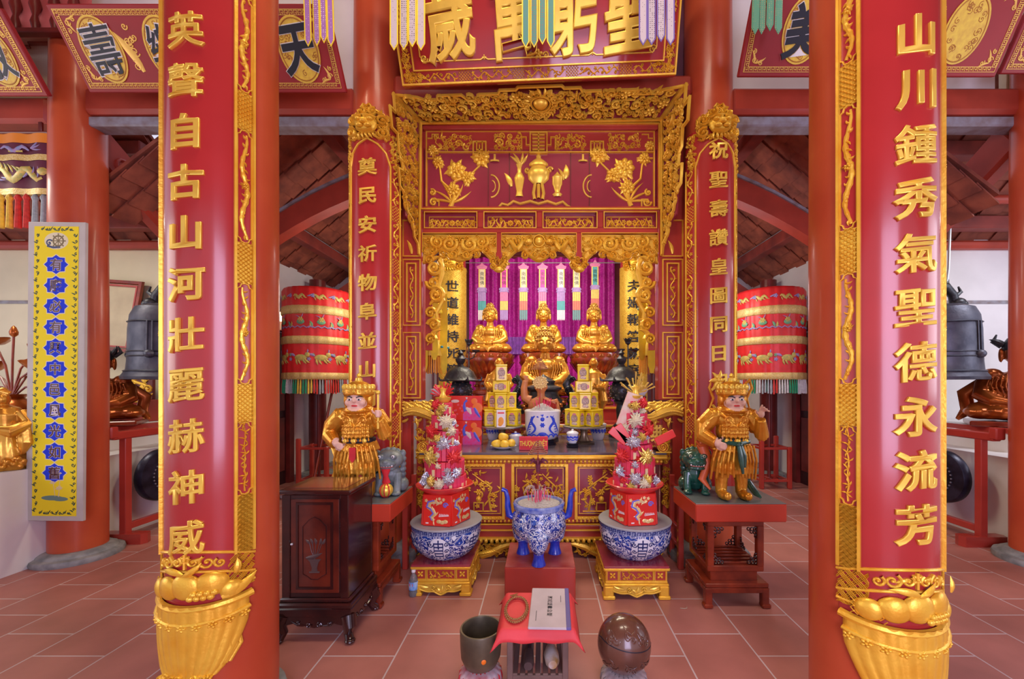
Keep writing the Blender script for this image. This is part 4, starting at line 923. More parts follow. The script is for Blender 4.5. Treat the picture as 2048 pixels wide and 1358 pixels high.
# scrolled apron and clawed feet
g = B()
for sx in (-1, 1):
    for x, w_ in ((.42, .30), (.92, .22)):
        x *= sx; g.rib([(x-sx*w_*.6, .13), (x-sx*w_*.2, .10), (x+sx*w_*.1, .05), (x+sx*w_*.35, .02), (x+sx*w_*.5, .05)], [.02, .034, .036, .03, .014], Y0+.03, .04)
        carve(g, x-w_*.5, x+w_*.5, .01, .145, int(x*9)+50, .014, .034, Y0+.03, .03, n=220)
        for k in range(7): g.leaf(x+sx*(.02*k-.05), .05, .1, .014, pi/2-sx*.9+.1*k, Y0+.02, .03)
        wb(g, 'apron_carving', GOLD, t); g = B()
b = B()
for x in (-.92, -.42, .42, .92): b.box(x-.09, x+.09, Y0+.05, Y0+.09, 0, .19)
b.box(-HX+.03, HX-.03, Y0+.05, Y0+.09, .11, .2); b.box(-1.0, -.9, Y1-.15, Y1-.05, 0, .3); b.box(.9, 1.0, Y1-.15, Y1-.05, 0, .3)
wb(b, 'leg', DKRED, t)
# curled ends (scroll rolls) and the side screens with dragons on top
for sx in (-1, 1):
    x = sx*1.02; b = B(); b.cyl((x, Y0-.02, ZT+.05), (x, Y0+.75, ZT+.05), .042, n=20); wb(b, 'end_roll', RED, t)
    g = B(); g.spiral(x, ZT+.05, .040, 0, 2.2, Y0-.02, .007, .012, sx, 22); g.rib([(x+.043*cos(2*pi*i/20), ZT+.05+.043*sin(2*pi*i/20)) for i in range(20)], .005, Y0-.02, .012, 3, True)
    g.bar([(x-.06, ZT+.005), (x+.07, ZT+.005)], .012, Y0-.02, .01); wb(g, 'roll_end_scroll', GOLD, t)
    b = B(); xa, xb = sorted((sx*.84, sx*1.12)); b.box(xa, xb, 3.66, 3.69, ZT+.001, 1.22, .006); b.box(min(sx*1.06, sx*1.12), max(sx*1.06, sx*1.12), 3.62, 3.70, .1, 1.24); wb(b, 'side_screen', RED, t)
    g = B(); g.bar([(xa, ZT+.03), (xb, ZT+.03), (xb, 1.2), (xa, 1.2)], .02, 3.66, .014, True); carve(g, min(sx*1.04, sx*1.13), max(sx*1.04, sx*1.13), .40, ZT+.2, 60, .015, .036, 3.62, .026, n=300); wb(g, 'side_screen_carving', GOLD, t)
    g = B(); write(g, '民' if sx < 0 else '典', sx*(.98 if sx < 0 else 1.03), 1.06, .15, 3.66, .014, .02, .012); wb(g, 'gilt_character', GOLDB, t)
    g = B(); X0 = lambda a: sx*(1.24-a); zc = lambda a: 1.235+.03*sin(a*14)          # dragon stretched along the top, head inwards
    g.rib([(X0(.02*i), zc(.02*i)) for i in range(20)], [.012+.036*sin(pi*min(1, (i+2)/20)) for i in range(20)], 3.585, .05)
    for i in range(36): a = .03+.0095*i; [g.dome(X0(a), zc(a)+q, .011, .010, 3.585-.042+abs(q)*.7, .012, 5) for q in (-.024, 0, .024)]
    g.sph((X0(.40), 3.55, 1.255), .040, .045, .034); g.sph((X0(.44), 3.535, 1.252), .028, .03, .018); g.sph((X0(.435), 3.535, 1.226), .024, .028, .010)
    for s2 in (-1, 1): g.sph((X0(.405), 3.545+s2*.028, 1.283), .012); g.tube([(X0(.39), 3.55+s2*.02, 1.285), (X0(.34), 3.555+s2*.02, 1.325), (X0(.26), 3.56, 1.315)], [.010, .009, .003], 6)
    for k in range(16): a = .05+.022*k; g.rib([(X0(a), 1.26+.02*(k % 3)), (X0(a-.05), 1.295+.02*(k % 3)), (X0(a-.11), 1.29+.022*(k % 3)), (X0(a-.16), 1.31+.022*(k % 3))], [.013, .012, .008, .002], 3.59, .02)
    for k in range(6): a = .06+.06*k; g.leaf(X0(a), 1.20, .09, .014, -pi/2+sx*.7*(-1)**k, 3.585, .03, .5*sx)
    for k in range(5): g.spiral(X0(.04+.075*k), 1.325+.01*(k % 2), .024, k, 1.3, 3.59, .008, .022, sx)
    wb(g, 'gilt_dragon', GOLDB, t)
# ================================================================ the sanctuary behind the canopy
b = B(); b.box(-1.95, 1.95, 7.5, 7.56, 0, 4.6, 0); struct('wall_sanctuary_screen', b, mat('maroon_screen', (.16, .02, .03), .4, 0, var=.2, vscale=3))
t = thing('buddha_altar', 'stepped red rear altar carrying the golden Buddhas', 'altar', (0, 5.0, 0))
b = B(); b.box(-1.2, 1.2, 4.85, 5.45, 0, 1.02, .01); wb(b, 'front_step', RED, t)
b = B(); b.box(-1.3, 1.3, 5.45, 6.35, 0, 1.2, .01); wb(b, 'rear_step', RED, t)
g = B()
for z, y in ((1.0, 4.85), (1.18, 5.45), (.9, 4.85)): g.bar([(-1.2, z), (1.2, z)], .03, y, .015)
for k in range(8): vine(g, -1.15+.29*k, -.9+.29*k, .92, .98, k, 4.85, .012, False, 2)
wb(g, 'gilt_moulding', GOLD, t)
# magenta curtain with a lilac pelmet
t = thing('curtain', 'magenta brocade curtain hanging behind the golden Buddhas', 'curtain', (0, 7.3, 3.75))
b = B(); b.grid(lambda u, v: (-1.32+2.6*u, .035*sin(u*2*pi*17)+.02*sin(u*2*pi*7.3+v), -2.75+2.75*v), 180, 8); b.build('cloth', MAGEN, t, angle=80)
b = B(); b.grid(lambda u, v: (-.95+1.9*u, -.07+.02*sin(u*2*pi*30), -1.72+.30*v-.0*u), 180, 4); o = b.build('lilac_band', LILAC, t, angle=80)
b = B(); R = random.Random(2)
for k in range(60): x = -.94+1.88*k/59; b.tube([(x, -.08, -1.42), (x+.005, -.09, -1.6), (x, -.08, -1.45-.28)], [.008, .012, .006], 5)
b.build('fringe', mat('violet_fringe', (.30, .08, .52), .5, 0, var=.3, vscale=20), t)
b = B(); b.cyl((-1.35, 0, 0.02), (1.35, 0, .02), .02, n=8); b.box(-1.2, -1.17, 0, .205, .01, .03); b.box(1.17, 1.2, 0, .205, .01, .03); b.build('rail', DKRED, t)

b = B(); b.cyl((-1.42, 6.75, 3.50), (1.42, 6.75, 3.50), .008, n=6); struct('trim_banner_rail', b, GREYW)
C_ = {'cream': (.80, .74, .52), 'mag': (.78, .06, .42), 'white': (.80, .78, .80), 'teal': (.10, .44, .46), 'lilac': (.42, .28, .60), 'pink': (.72, .22, .42), 'yellow': (.80, .62, .16), 'salmon': (.74, .22, .16), 'slate': (.16, .32, .34)}
def silk(k): return mat('silk_'+k, C_[k], .55, 0, var=.08, vscale=30)
for px, st, bands, nm in ((964, 'cream', ('lilac', 'teal', 'white'), 'cream prayer banner with lilac, teal and white tails, leftmost before the curtain'), (1008, 'mag', ('pink', 'yellow', 'lilac'), 'magenta prayer banner with lilac tail ends, second from the left before the curtain'),
        (1047, 'cream', ('yellow', 'salmon', 'slate'), 'cream prayer banner with slate tail ends, third from the left before the curtain'), (1085, 'mag', ('pink', 'yellow', 'lilac'), 'magenta prayer banner hanging behind the head of the middle Buddha'),
        (1122, 'white', ('lilac', 'teal', 'white'), 'white prayer banner with lilac and teal tails, just right of the middle Buddha'), (1153, 'cream', ('yellow', 'salmon', 'slate'), 'cream prayer banner with slate tail ends, second from the right before the curtain'), (1190, 'teal', ('yellow', 'salmon', 'lilac'), 'teal prayer banner hanging behind the head of the right-hand Buddha')):
    Y = 6.75; py0 = 524 if px != 1190 else 519
    t = thing('prayer_banner', nm, 'banner', W(px, py0, Y), group='prayer banners before the magenta curtain'); s = Y/FPX
    b = B(); b.prism([(-9*s, -14*s), (-11*s, -9*s), (-6*s, -7*s), (-3*s, -5*s), (0, 0), (3*s, -5*s), (6*s, -7*s), (11*s, -9*s), (9*s, -14*s)], -.006, .006); b.build('crown', silk('pink'), t)
    b = B(); b.box(-7*s, 7*s, -.004, .004, -52*s, -14*s, .001); b.build('border', silk('yellow'), t)
    b = B(); b.box(-4.6*s, 4.6*s, -.007, .007, -51*s, -15*s, .001); o = b.build('strip', silk(st), t)
    b = B(); write(b, '南\n無\n佛', 0, -33*s, 9*s, -.007, .001, .0); b.build('writing', BLACK, o)
    b = B(); b.tube([(-7*s, 0, -52*s), (-9*s, -.01, -55*s), (-7*s, 0, -58*s), (-9*s, -.01, -61*s)], 1.5*s, 5); b.tube([(7*s, 0, -52*s), (9*s, -.01, -55*s), (7*s, 0, -58*s), (9*s, -.01, -61*s)], 1.5*s, 5); b.box(-7*s, 7*s, -.012, .01, -60*s, -51*s, .004); b.build('knot', silk('lilac'), t)
    for q, c in enumerate(bands):
        b = B()
        for k in range(4):
            x = (-8+4*k)*s; z1 = (-60-18*q)*s; z0 = z1-18.5*s; b.box(x+.2*s, x+3.8*s, -.006, .006, z0, z1, .001)
            if q == 2: b.prism([(x+.2*s, z0), (x+2*s, z0-3*s), (x+3.8*s, z0)], -.006, .006)
        b.build('tail_band', silk(c), t)

def petals(b, n, r, z, L, wd, tilt, th=.012):
    """ring of lotus petals leaning outwards"""
    for k in range(n):
        a = 2*pi*k/n; rot = Matrix.Rotation(a, 3, 'Z') @ Matrix.Rotation(tilt, 3, 'Y')
        b.sph((r*cos(a), r*sin(a), z), th, wd, L, 8, 6, rot)
def seated_buddha(h, voxel=.007):
    """cross-legged Buddha: (body builder, hair builder), h = seat to crown"""
    b = B(); b.T = Matrix.Scale(h, 4); HS = Matrix.Translation((0, 0, .66)) @ Matrix.Scale(1.16, 4) @ Matrix.Translation((0, 0, -.66))
    b.sph((0, -.02, .085), .40, .27, .085, 24, 12)
    for s in (-1, 1):
        b.sph((s*.31, -.07, .095), .15, .17, .085, 16, 10); b.tube([(s*.18, .05, .12), (s*.34, -.06, .11), (s*.14, -.22, .10), (-s*.08, -.22, .10)], [.12, .10, .075, .055], 12)
        b.tube([(s*.19, .03, .53), (s*.27, .03, .42), (s*.30, -.03, .30), (s*.20, -.15, .225), (s*.07, -.215, .205)], [.085, .085, .085, .07, .04], 12)
        b.sph((s*.205, .025, .535), .095, .085, .075); b.T = Matrix.Scale(h, 4) @ HS; b.sph((s*.118, .0, .745), .02, .03, .075, 8, 8); b.T = Matrix.Scale(h, 4)
        for k in range(4): b.tube([(s*.07, -.215+.012*k, .205), (s*.02, -.235+.014*k, .20), (-s*.035, -.235+.014*k, .195)], .013, 6)
        b.tube([(s*.05, -.2, .21), (s*.015, -.22, .232)], .014, 6)
        for k in range(5): b.tube([(s*(.10+.035*k), -.10+.01*k, .54-.015*k), (s*(.12+.035*k), -.145+.02*k, .40), (s*(.09+.03*k), -.15+.012*k, .27)], .011, 6)
        for k in range(4): b.tube([(s*.08, -.25+.01*k, .135-.03*k), (s*.25, -.23+.015*k, .12-.028*k), (s*.40, -.12, .10-.022*k)], .012, 6)
    for k in range(5): b.tube([(-.16+.03*k, -.27, .15-.02*k), (0, -.295, .11-.022*k), (.16-.03*k, -.27, .15-.02*k)], .012, 6)
    b.sph((0, .04, .27), .215, .155, .20, 18, 12); b.sph((0, .015, .44), .215, .14, .14, 18, 12)
    b.tube([(0, .01, .54), (0, 0, .66)], [.085, .065], 12)
    b.T = Matrix.Scale(h, 4) @ HS; b.sph((0, -.01, .765), .104, .115, .125, 18, 14); b.sph((0, -.045, .70), .07, .07, .05, 14, 10)
    b.tube([(0, -.122, .79), (0, -.142, .735)], [.012, .02], 8); b.sph((0, -.117, .697), .032, .014, .010, 10, 6)
    for s in (-1, 1):
        b.sph((s*.045, -.112, .772), .03, .013, .012, 10, 6); b.tube([(s*.014, -.118, .80), (s*.045, -.116, .815), (s*.08, -.095, .80)], .008, 6)
    g = B(); g.T = Matrix.Scale(h, 4) @ HS
    g.sph((0, .018, .805), .118, .122, .118, 18, 12); g.sph((0, .02, .93), .065, .065, .06, 12, 8)
    n = 0
    for i in range(7):
        ph = .05+i*.24; m = max(4, int(20*cos(ph)))
        for j in range(m):
            a = 2*pi*(j+.5*(i % 2))/m; x, y, z = .12*cos(ph)*cos(a), .124*cos(ph)*sin(a), .12*sin(ph)
            if y < -.06 and z < .035: continue
            g.sph((x, y+.018, z+.805), .019, u=6, v=4)
    for i in range(3):
        m = (9, 6, 1)[i]
        for j in range(m): a = 2*pi*j/m; g.sph((.064*cos(.2+.6*i)*cos(a), .02+.064*cos(.2+.6*i)*sin(a), .93+.062*sin(.2+.6*i)), .016, u=6, v=4)
    return b, g
HAIRG = mat('gilt_curls', (.50, .26, .05), .35, .6)
def buddha(label, px, Y, z, h, grp, throne):
    t = thing('buddha_statue', label, 'statue', (WX(px, Y), Y, z), group=grp)
    b, g = seated_buddha(h); b.remesh('body', BRASS, t, h*.0085, 2); g.build('hair', HAIRG, t, angle=60)
    return t
bl = buddha('golden seated Buddha on a lotus throne, left one of the three in the rear row', 980, 6.0, 1.94, .715, 'three Buddhas of the rear row', 1)
def lotus_throne(label, px, Y, z0, z1, r):
    t = thing('lotus_throne', label, 'lotus throne', (WX(px, Y), Y, z0)); H = z1-z0
    b = B(); b.lathe([(r*.78, 0), (r*.80, H*.06), (r*.70, H*.08), (r*.70, H*.2), (r*.82, H*.22), (r*.82, H*.27), (r*.6, H*.3), (r*.6, H*.44), (r*.78, H*.46), (r*.78, H*.5), (r*.55, H*.53), (r*.7, H*.62), (r*.98, H*.80), (r, H*.9), (r*.94, H)], 8 if False else 32); b.build('base', ROSEM, t, angle=40)
    g = B(); petals(g, 18, r*.84, H*.72, H*.16, r*.15, .62); petals(g, 18, r*.93, H*.86, H*.13, r*.15, .35)
    for z in (.03, .245, .48): g.lathe([(r*.80, H*z-.012), (r*.83, H*z), (r*.80, H*z+.012)], 32)
    for k in range(16): a = 2*pi*k/16; g.sph((r*.7*cos(a), r*.7*sin(a), H*.14), .03, .03, .018, 8, 6); g.sph((r*.6*cos(a), r*.6*sin(a), H*.37), .03, .03, .02, 8, 6)
    g.build('petals', mat('copper_lacquer_petals', (.52, .17, .03), .22, .5, col2=(.24, .05, .015), vscale=9), t); return t
for px, nm in ((980, 'left'), (1087, 'middle'), (1188, 'right')):
    lotus_throne('tiered lotus throne under the %s Buddha of the rear row' % nm, px, 6.0, 1.2, 1.94, .35)
dup(bl, (WX(1087, 6.0), 6.0, 1.94), label='golden seated Buddha in the middle of the rear row, behind the big-headed front Buddha')
dup(bl, (WX(1188, 6.0), 6.0, 1.94), label='golden seated Buddha on a lotus throne, right one of the three in the rear row')
lotus_throne('tiered lotus throne under the front Buddha, hidden behind the bronze urn', 1090, 5.2, 1.02, 1.335, .30)
buddha('golden Buddha with beaded curly hair, nearest to the incense pot', 1090, 5.2, 1.335, .86, None, 0)

def monk(label, px, Y, z, h, flip):
    t = thing('monk_statue', label, 'statue', (WX(px, Y), Y, z)); b = B(); b.T = Matrix.Scale(h, 4)
    b.lathe([(.17, 0), (.16, .1), (.13, .35), (.14, .55), (.15, .68), (.13, .77), (.07, .82), (.045, .85)], 20, sy=.75, ripple=lambda a, q: .04*sin(9*a)*(1-q)); b.sph((0, -.01, .915), .062, .07, .085, 14, 10)
    for s in (-1, 1):
        b.tube([(s*.13, 0, .74), (s*.18, -.03, .6), (s*.12, -.12, .52), (s*.02, -.15, .56)], [.055, .055, .06, .03], 10); b.sph((s*.064, 0, .91), .01, .018, .035, 8, 6)
        for k in range(3): b.tube([(s*.02, -.15, .56), (s*.008, -.165+.01*k, .62)], .009, 6)
        b.tube([(s*.12, -.10, .5), (s*.14, -.11, .35), (s*.11, -.1, .22)], [.06, .07, .03], 8)
    b.sph((0, -.078, .905), .010, .018, .02, 8, 6); b.sph((0, -.07, .88), .018, .01, .006, 8, 6)
    b.box(-.16, .16, -.13, .13, -.0, .03)
    b.remesh('body', BRASS, t, h*.010, 2); return t
monk('golden standing monk statue behind the left pyramid of yellow tins', 998, 5.0, 1.02, .80, 1)
monk('golden standing monk statue behind the right pyramid of yellow tins', 1187, 5.0, 1.02, .80, -1)

# yellow embroidered silk canopies at both sides of the sanctuary
EMB = mat('yellow_embroidery', (.84, .62, .05), .5, 0, col2=(.70, .42, .10), vscale=14, bump=.2, bscale=40)
for sx, px, lab in ((-1, 866, 'tall yellow silk canopy with streamers in the sanctuary, by the left opening bracket'), (1, 1305, 'tall yellow silk canopy with streamers in the sanctuary, by the right opening bracket')):
    Y = 4.75; s = Y/FPX; t = thing('silk_canopy', lab, 'processional canopy', (WX(px, Y), Y, .914))
    zt = WZ(575, Y)-.914; rp = lambda a, z: .05*sin(16*a)
    b = B(); b.cyl((0, 0, 0), (0, 0, zt-.03), .014, n=8); b.lathe([(.09, 0), (.09, .02), (.03, .05)], 20); b.build('pole', DKRED, t)
    b = B(); b.lathe([(.0, zt), (.08, zt-.01), (.13, zt-.07), (.145, zt-.23)], 64, ripple=rp); b.lathe([(.12, zt-.2), (.15, zt-.26), (.165, zt-.30), (.16, zt-.32)], 64, ripple=rp); b.build('top_ruffle', YELL, t, angle=70)
    b = B(); b.lathe([(.11, zt-.3), (.125, zt-.6), (.135, zt-.80)], 64, ripple=rp); b.build('body', YELO if sx < 0 else EMB, t, angle=70)
    b = B(); b.lathe([(.13, zt-.62), (.16, zt-.68), (.165, zt-.80)], 64, ripple=rp); b.build('lower_ruffle', EMB, t, angle=70)
    g = B(); R = random.Random(3)
    for k in range(40): a = 2*pi*k/40; g.tube([(.15*cos(a), .15*sin(a), zt-.79), (.15*cos(a), .15*sin(a), zt-.98-.03*R.random())], [.008, .005], 5)
    g.build('fringe', YELO, t)
    for k, a in enumerate((-1.9, -1.2, -.5, -2.6)):
        g = B(); x, y = .17*cos(a), .17*sin(a); L = .9 if k % 2 == 0 else .75
        g.grid(lambda u, v: (x+(u-.5)*.085*(1 if v > .1 else .4+6*v), y-.02+.012*sin(v*9+k), zt-.1-L*(1-v)), 5, 24); g.build('streamer', YELL, t, angle=70)
    g = B(); R = random.Random(8)
    for k in range(14): a = -pi+pi*k/13; z = zt-R.choice((.12, .26, .70)); q = .175; g.sph((q*cos(a), q*sin(a), z), .018, .012, .014, 8, 5)
    g.build('embroidered_motif', mat('teal_embroidery', (.04, .30, .40), .5), t)

# ================================================================ things on the altar table (top at .914)
ZT = .914
def censer(label, px, Y):
    t = thing('bronze_censer', label, 'censer', (WX(px, Y), Y, ZT))
    b = B(); b.lathe([(.10, 0), (.11, .03), (.06, .06), (.045, .14), (.06, .3), (.05, .36), (.09, .40)], 24)
    for k in range(3): a = 2*pi*k/3+.5; b.tube([(.05*cos(a), .05*sin(a), .15), (.11*cos(a), .11*sin(a), .09), (.12*cos(a), .12*sin(a), 0)], [.02, .022, .03], 8)
    b.build('stand', BRONZE, t)
    b = B(); b.sph((0, 0, .51), .125, u=24, v=16); o = b.build('openwork_ball', BRONZE, t)
    g = B()
    for k in range(70): a = k*2.4; z = -.9+1.8*k/70; q = math.sqrt(1-z*z); g.sph((.124*q*cos(a), .124*q*sin(a), .51+.124*z), .014, u=6, v=4)
    g.build('studs', mat('bronze_highlight', (.10, .09, .085), .35, .7), o)
    b = B(); b.lathe([(.20, .615), (.205, .625), (.18, .64), (.165, .67), (.14, .72), (.09, .765), (.04, .78), (.03, .80), (.05, .83), (.055, .86), (.02, .90), (.035, .92), (.01, .95), (0, .96)], 32)
    for k in range(6): a = 2*pi*k/6; b.tube([(.19*cos(a), .19*sin(a), .625), (.225*cos(a), .225*sin(a), .63), (.235*cos(a), .235*sin(a), .66)], [.014, .012, .006], 6)
    b.build('domed_lid', BRONZE, t); return t
censer('dark bronze domed censer left of the yellow tins, above the peacock boxes', 921, 4.45); censer('dark bronze domed censer right of the yellow tins', 1243, 4.45)
def lotus_lamp(label, px, Y, top):
    t = thing('lotus_candlestick', label, 'candlestick', (WX(px, Y), Y, ZT)); H = WZ(top, Y)-ZT
    b = B(); b.lathe([(.06, 0), (.06, .02), (.02, .04), (.012, .06), (.008, .2)], 16); b.cyl((0, 0, .1), (0, 0, H-.05), .007, n=8); b.build('stem', BRONZE, t)
    b = B(); petals(b, 8, .028, H-.03, .045, .02, .5, .006); b.lathe([(.0, H-.07), (.03, H-.05), (.035, H-.02), (.0, H-.01)], 12); b.build('lotus_cup', BRONZE, t)
    for s in (-1, 1):
        b = B(); b.tube([(0, 0, H-.22), (s*.05, -.01, H-.2), (s*.08, -.01, H-.14)], .006, 6); b.lathe([(.0, H-.15), (.04, H-.13), (.045, H-.115), (.0, H-.11)], 12, (s*.08, -.01, 0)); b.build('side_cup', BRONZE, t)
lotus_lamp('thin dark candlestick with lotus cups, left of the left rear Buddha', 938, 4.62, 680); lotus_lamp('thin dark candlestick with lotus cups, right of the right rear Buddha', 1256, 4.62, 678)

# big dark bronze urn with scroll handles
t = thing('bronze_urn', 'big dark bronze urn with curled dragon handles behind the porcelain incense pot', 'urn', (WX(1087, 4.5), 4.5, ZT))
b = B(); b.lathe([(.16, 0), (.17, .04), (.10, .07), (.09, .12), (.17, .20), (.225, .30), (.22, .40), (.17, .46), (.16, .50), (.20, .53), (.20, .55), (.12, .58), (.13, .62), (.06, .66), (.02, .68), (0, .70)], 36); b.build('body', BRONZE, t)
for s in (-1, 1):
    g = B(); g.tube([(s*.21, 0, .30), (s*.30, 0, .32), (s*.34, 0, .42), (s*.29, 0, .50), (s*.25, 0, .58), (s*.30, 0, .66), (s*.34, 0, .62)], [.05, .055, .05, .045, .045, .04, .02], 10)
    g.T = Matrix.Translation((0, -.04, 0))
    for x, z, r in ((.30, .40, .05), (.27, .52, .045), (.31, .63, .04)): g.spiral(s*x, z, r, 0, 1.6, 0, r*.24, .025, s)
    g.T = None; g.build('dragon_handle', BRONZE, t)
g = B(); R = random.Random(6)
for k in range(26): a = -pi*R.random(); z = .26+.16*R.random(); g.sph((.222*cos(a), .222*sin(a), z), .03, .03, .018, 8, 5)
g.build('gilt_relief', mat('copper_relief', (.42, .13, .03), .3, .6), t)

# small seated figure with one arm raised
t = thing('arhat_figure', 'small seated figure with raised arm and red sash, just behind the porcelain incense pot', 'statue', (WX(1082, 4.22), 4.22, ZT))
b = B(); b.sph((0, 0, .07), .19, .13, .08); b.sph((0, .01, .24), .12, .085, .14); b.sph((0, 0, .36), .135, .08, .10); b.tube([(-.11, 0, .42), (-.17, 0, .45), (-.175, -.01, .54), (-.16, -.01, .62)], [.05, .042, .036, .03], 10); b.tube([(.12, 0, .42), (.16, -.01, .30), (.15, -.06, .20)], [.055, .045, .035], 10)
for k in range(4): b.tube([(-.16, -.01, .62), (-.185+.018*k, -.015, .68-.006*abs(k-1.5))], .008, 6)
b.tube([(-.15, -.01, .61), (-.125, -.02, .64)], .009, 6)
for k in range(4): b.tube([(.15, -.06, .20), (.135+.014*k, -.08, .14)], .009, 6)
b.tube([(0, 0, .42), (0, -.005, .5)], .04, 10); b.sph((0, -.01, .56), .06, .065, .075, 14, 10); b.sph((0, -.075, .555), .01, .016, .016, 8, 6)
for s in (-1, 1): b.sph((s*.06, 0, .555), .01, .014, .026, 8, 6); b.sph((s*.024, -.066, .57), .012, .006, .006, 8, 5)
b.remesh('body', mat('ochre_skin', (.56, .22, .08), .5, 0, var=.1), t, .007, 2)
b = B(); b.grid(lambda u, v: (.02+.135*u+.02*sin(u*40)*.2, -.085-.02*sin(u*pi)+.008*sin(u*44), .10+.34*v-.06*u*v), 40, 10); b.grid(lambda u, v: (.155+.015*sin(u*20)*.3, -.08+.13*u, .12+.28*v), 14, 6); b.build('red_sash', mat('rust_cloth', (.40, .035, .02), .55, 0, var=.2, vscale=20), t, angle=70)

# incense pots and coils
def incense_pot():
    Y = 4.0; t = thing('incense_pot', 'blue and white porcelain incense pot heaped with ash, in the middle of the altar table', 'incense pot', (WX(1085, Y), Y, ZT))
    b = B(); b.lathe([(.13, 0), (.135, .012), (.12, .02), (.125, .035), (.10, .045)], 32); b.build('stand', BLACK, t)
    b = B(); b.lathe([(.09, .045), (.13, .06), (.16, .10), (.17, .18), (.172, .30), (.178, .325), (.170, .335), (.160, .325), (.158, .28)], 48); b.build('body', PORC, t)
    g = B(); R_ = .1715
    for s in (-1, 1):
        g.rib([(s*(.075+.03*sin(i*.55)+.003*i), .285-.0145*i) for i in range(14)], [.006, .010, .016, .017, .013, .012, .013, .012, .011, .010, .009, .007, .005, .003], 0, .003); g.rib([(s*(.055-.008*i), .275+.006*sin(i*2)) for i in range(3)], .006, 0, .003); g.rib([(s*(.12+.012*i), .24-.022*i) for i in range(6)], [.004, .009, .010, .008, .006, .003], 0, .003)
        for k in range(7): g.leaf(s*(.09+.006*k), .27-.022*k, .035, .005, pi/2-s*(1.2+.1*k), 0, .003)
        for k in range(3): g.rib([(s*(.03+.055*k)+.026*cos(a), .085+.026*sin(a)) for a in [pi*i/8 for i in range(9)]], .006, 0, .003)
    g.dome(0, .255, .02, .02, 0, .004, 12); g.rosette(0, .20, .024, 0, .003, 6); [g.leaf(0, .28, .03, .004, pi/2+q, 0, .003) for q in (-.6, 0, .6)]; g.dome(0, .115, .04, .018, 0, .003, 12)
    g.bend(0, 0, R_); g.build('blue_dragon_print', BLUE, t)
    b = B(); b.lathe([(.159, .30), (.12, .335), (.06, .375), (.02, .395), (0, .40)], 32, ripple=lambda a, z: .02*sin(7*a+z*60)); b.build('ash', ASH, t)
    g = B(); R = random.Random(4)
    for k in range(26): a = 6.28*R.random(); q = .08*R.random()**.5; g.tube([(q*cos(a), q*sin(a), .34), (q*1.3*cos(a), q*1.3*sin(a), .41+.05*R.random())], .0025, 5)
    g.build('incense_stubs', PINK, t)
    return t
POT = incense_pot()
COIL = mat('coil_incense', (.32, .11, .07), .85, 0, col2=(.40, .20, .12), vscale=40)
def coil(label, px, pytop, Y, r, hgt, zfoot, extra):
    """cone-shaped incense coil carried on a wire stick"""
    zt = WZ(pytop, Y); t = thing('incense_coil', label, 'incense coil', (WX(px, Y), Y, zfoot))
    z1 = zt-zfoot; g = B(); n = 190
    g.tube([(r*(.18+.82*i/n)*cos(i*.25), r*(.18+.82*i/n)*sin(i*.25), z1-hgt*(i/n)**.9) for i in range(n+1)], .0034, 6); g.build('coil', COIL, t)
    g = B(); g.cyl((0, 0, 0), (0, 0, z1), .004, n=6); g.build('stick', mat('red_stick', (.35, .04, .03), .6), t)
    if extra == 'star':
        g = B(); z = z1-hgt-.07
        for k in range(8): a = 2*pi*k/8; g.tube([(0, 0, z), (.05*cos(a), .05*sin(a), z+.03), (.075*cos(a), .075*sin(a), z+.01)], [.012, .009, .003], 6)
        g.cyl((0, 0, z-.06), (0, 0, z+.01), .014, .02, n=8); g.build('holder', mat('plum_paper', (.16, .025, .05), .6), t)
    else:
        g = B(); z = z1-hgt-.13; R = random.Random(3)
        for k in range(9): a = 2*pi*k/9; g.rosette(.055*cos(a), z+.045*sin(a), .026, -.006, .01, 5, a)
        g.rosette(0, z, .04, -.01, .012, 6); g.prism([(.06*cos(2*pi*k/14), z+.05*sin(2*pi*k/14)) for k in range(14)], -.006, .006); g.build('gilt_paper_flower', mat('pale_gold_paper', (.80, .60, .24), .45, .2), t)
coil('brown incense coil with a gilt paper flower, standing in the porcelain pot before the Buddhas', 1080, 716, 4.0, .085, .11, ZT+.36, 'flower')

t = thing('name_sign', 'small red sign with yellow capital letters leaning against the porcelain incense pot', 'sign', (WX(1067, 3.62), 3.62, ZT), rot=(math.radians(-8), 0, 0))
b = B(); b.box(-.128, .128, -.006, .006, 0, .122, .003); b.build('panel', REDCL, t)
g = B(); write(g, 'THƯỢNG ĐIỆT', 0, .06, .046, -.0065, .001, .012, 0, sx=.78, sz=1.3); g.build('lettering', YELL, t)
g = B(); g.bar([(-.122, .006), (.122, .006), (.122, .116), (-.122, .116)], .003, -.006, .001, True); g.build('border', PINK, t)

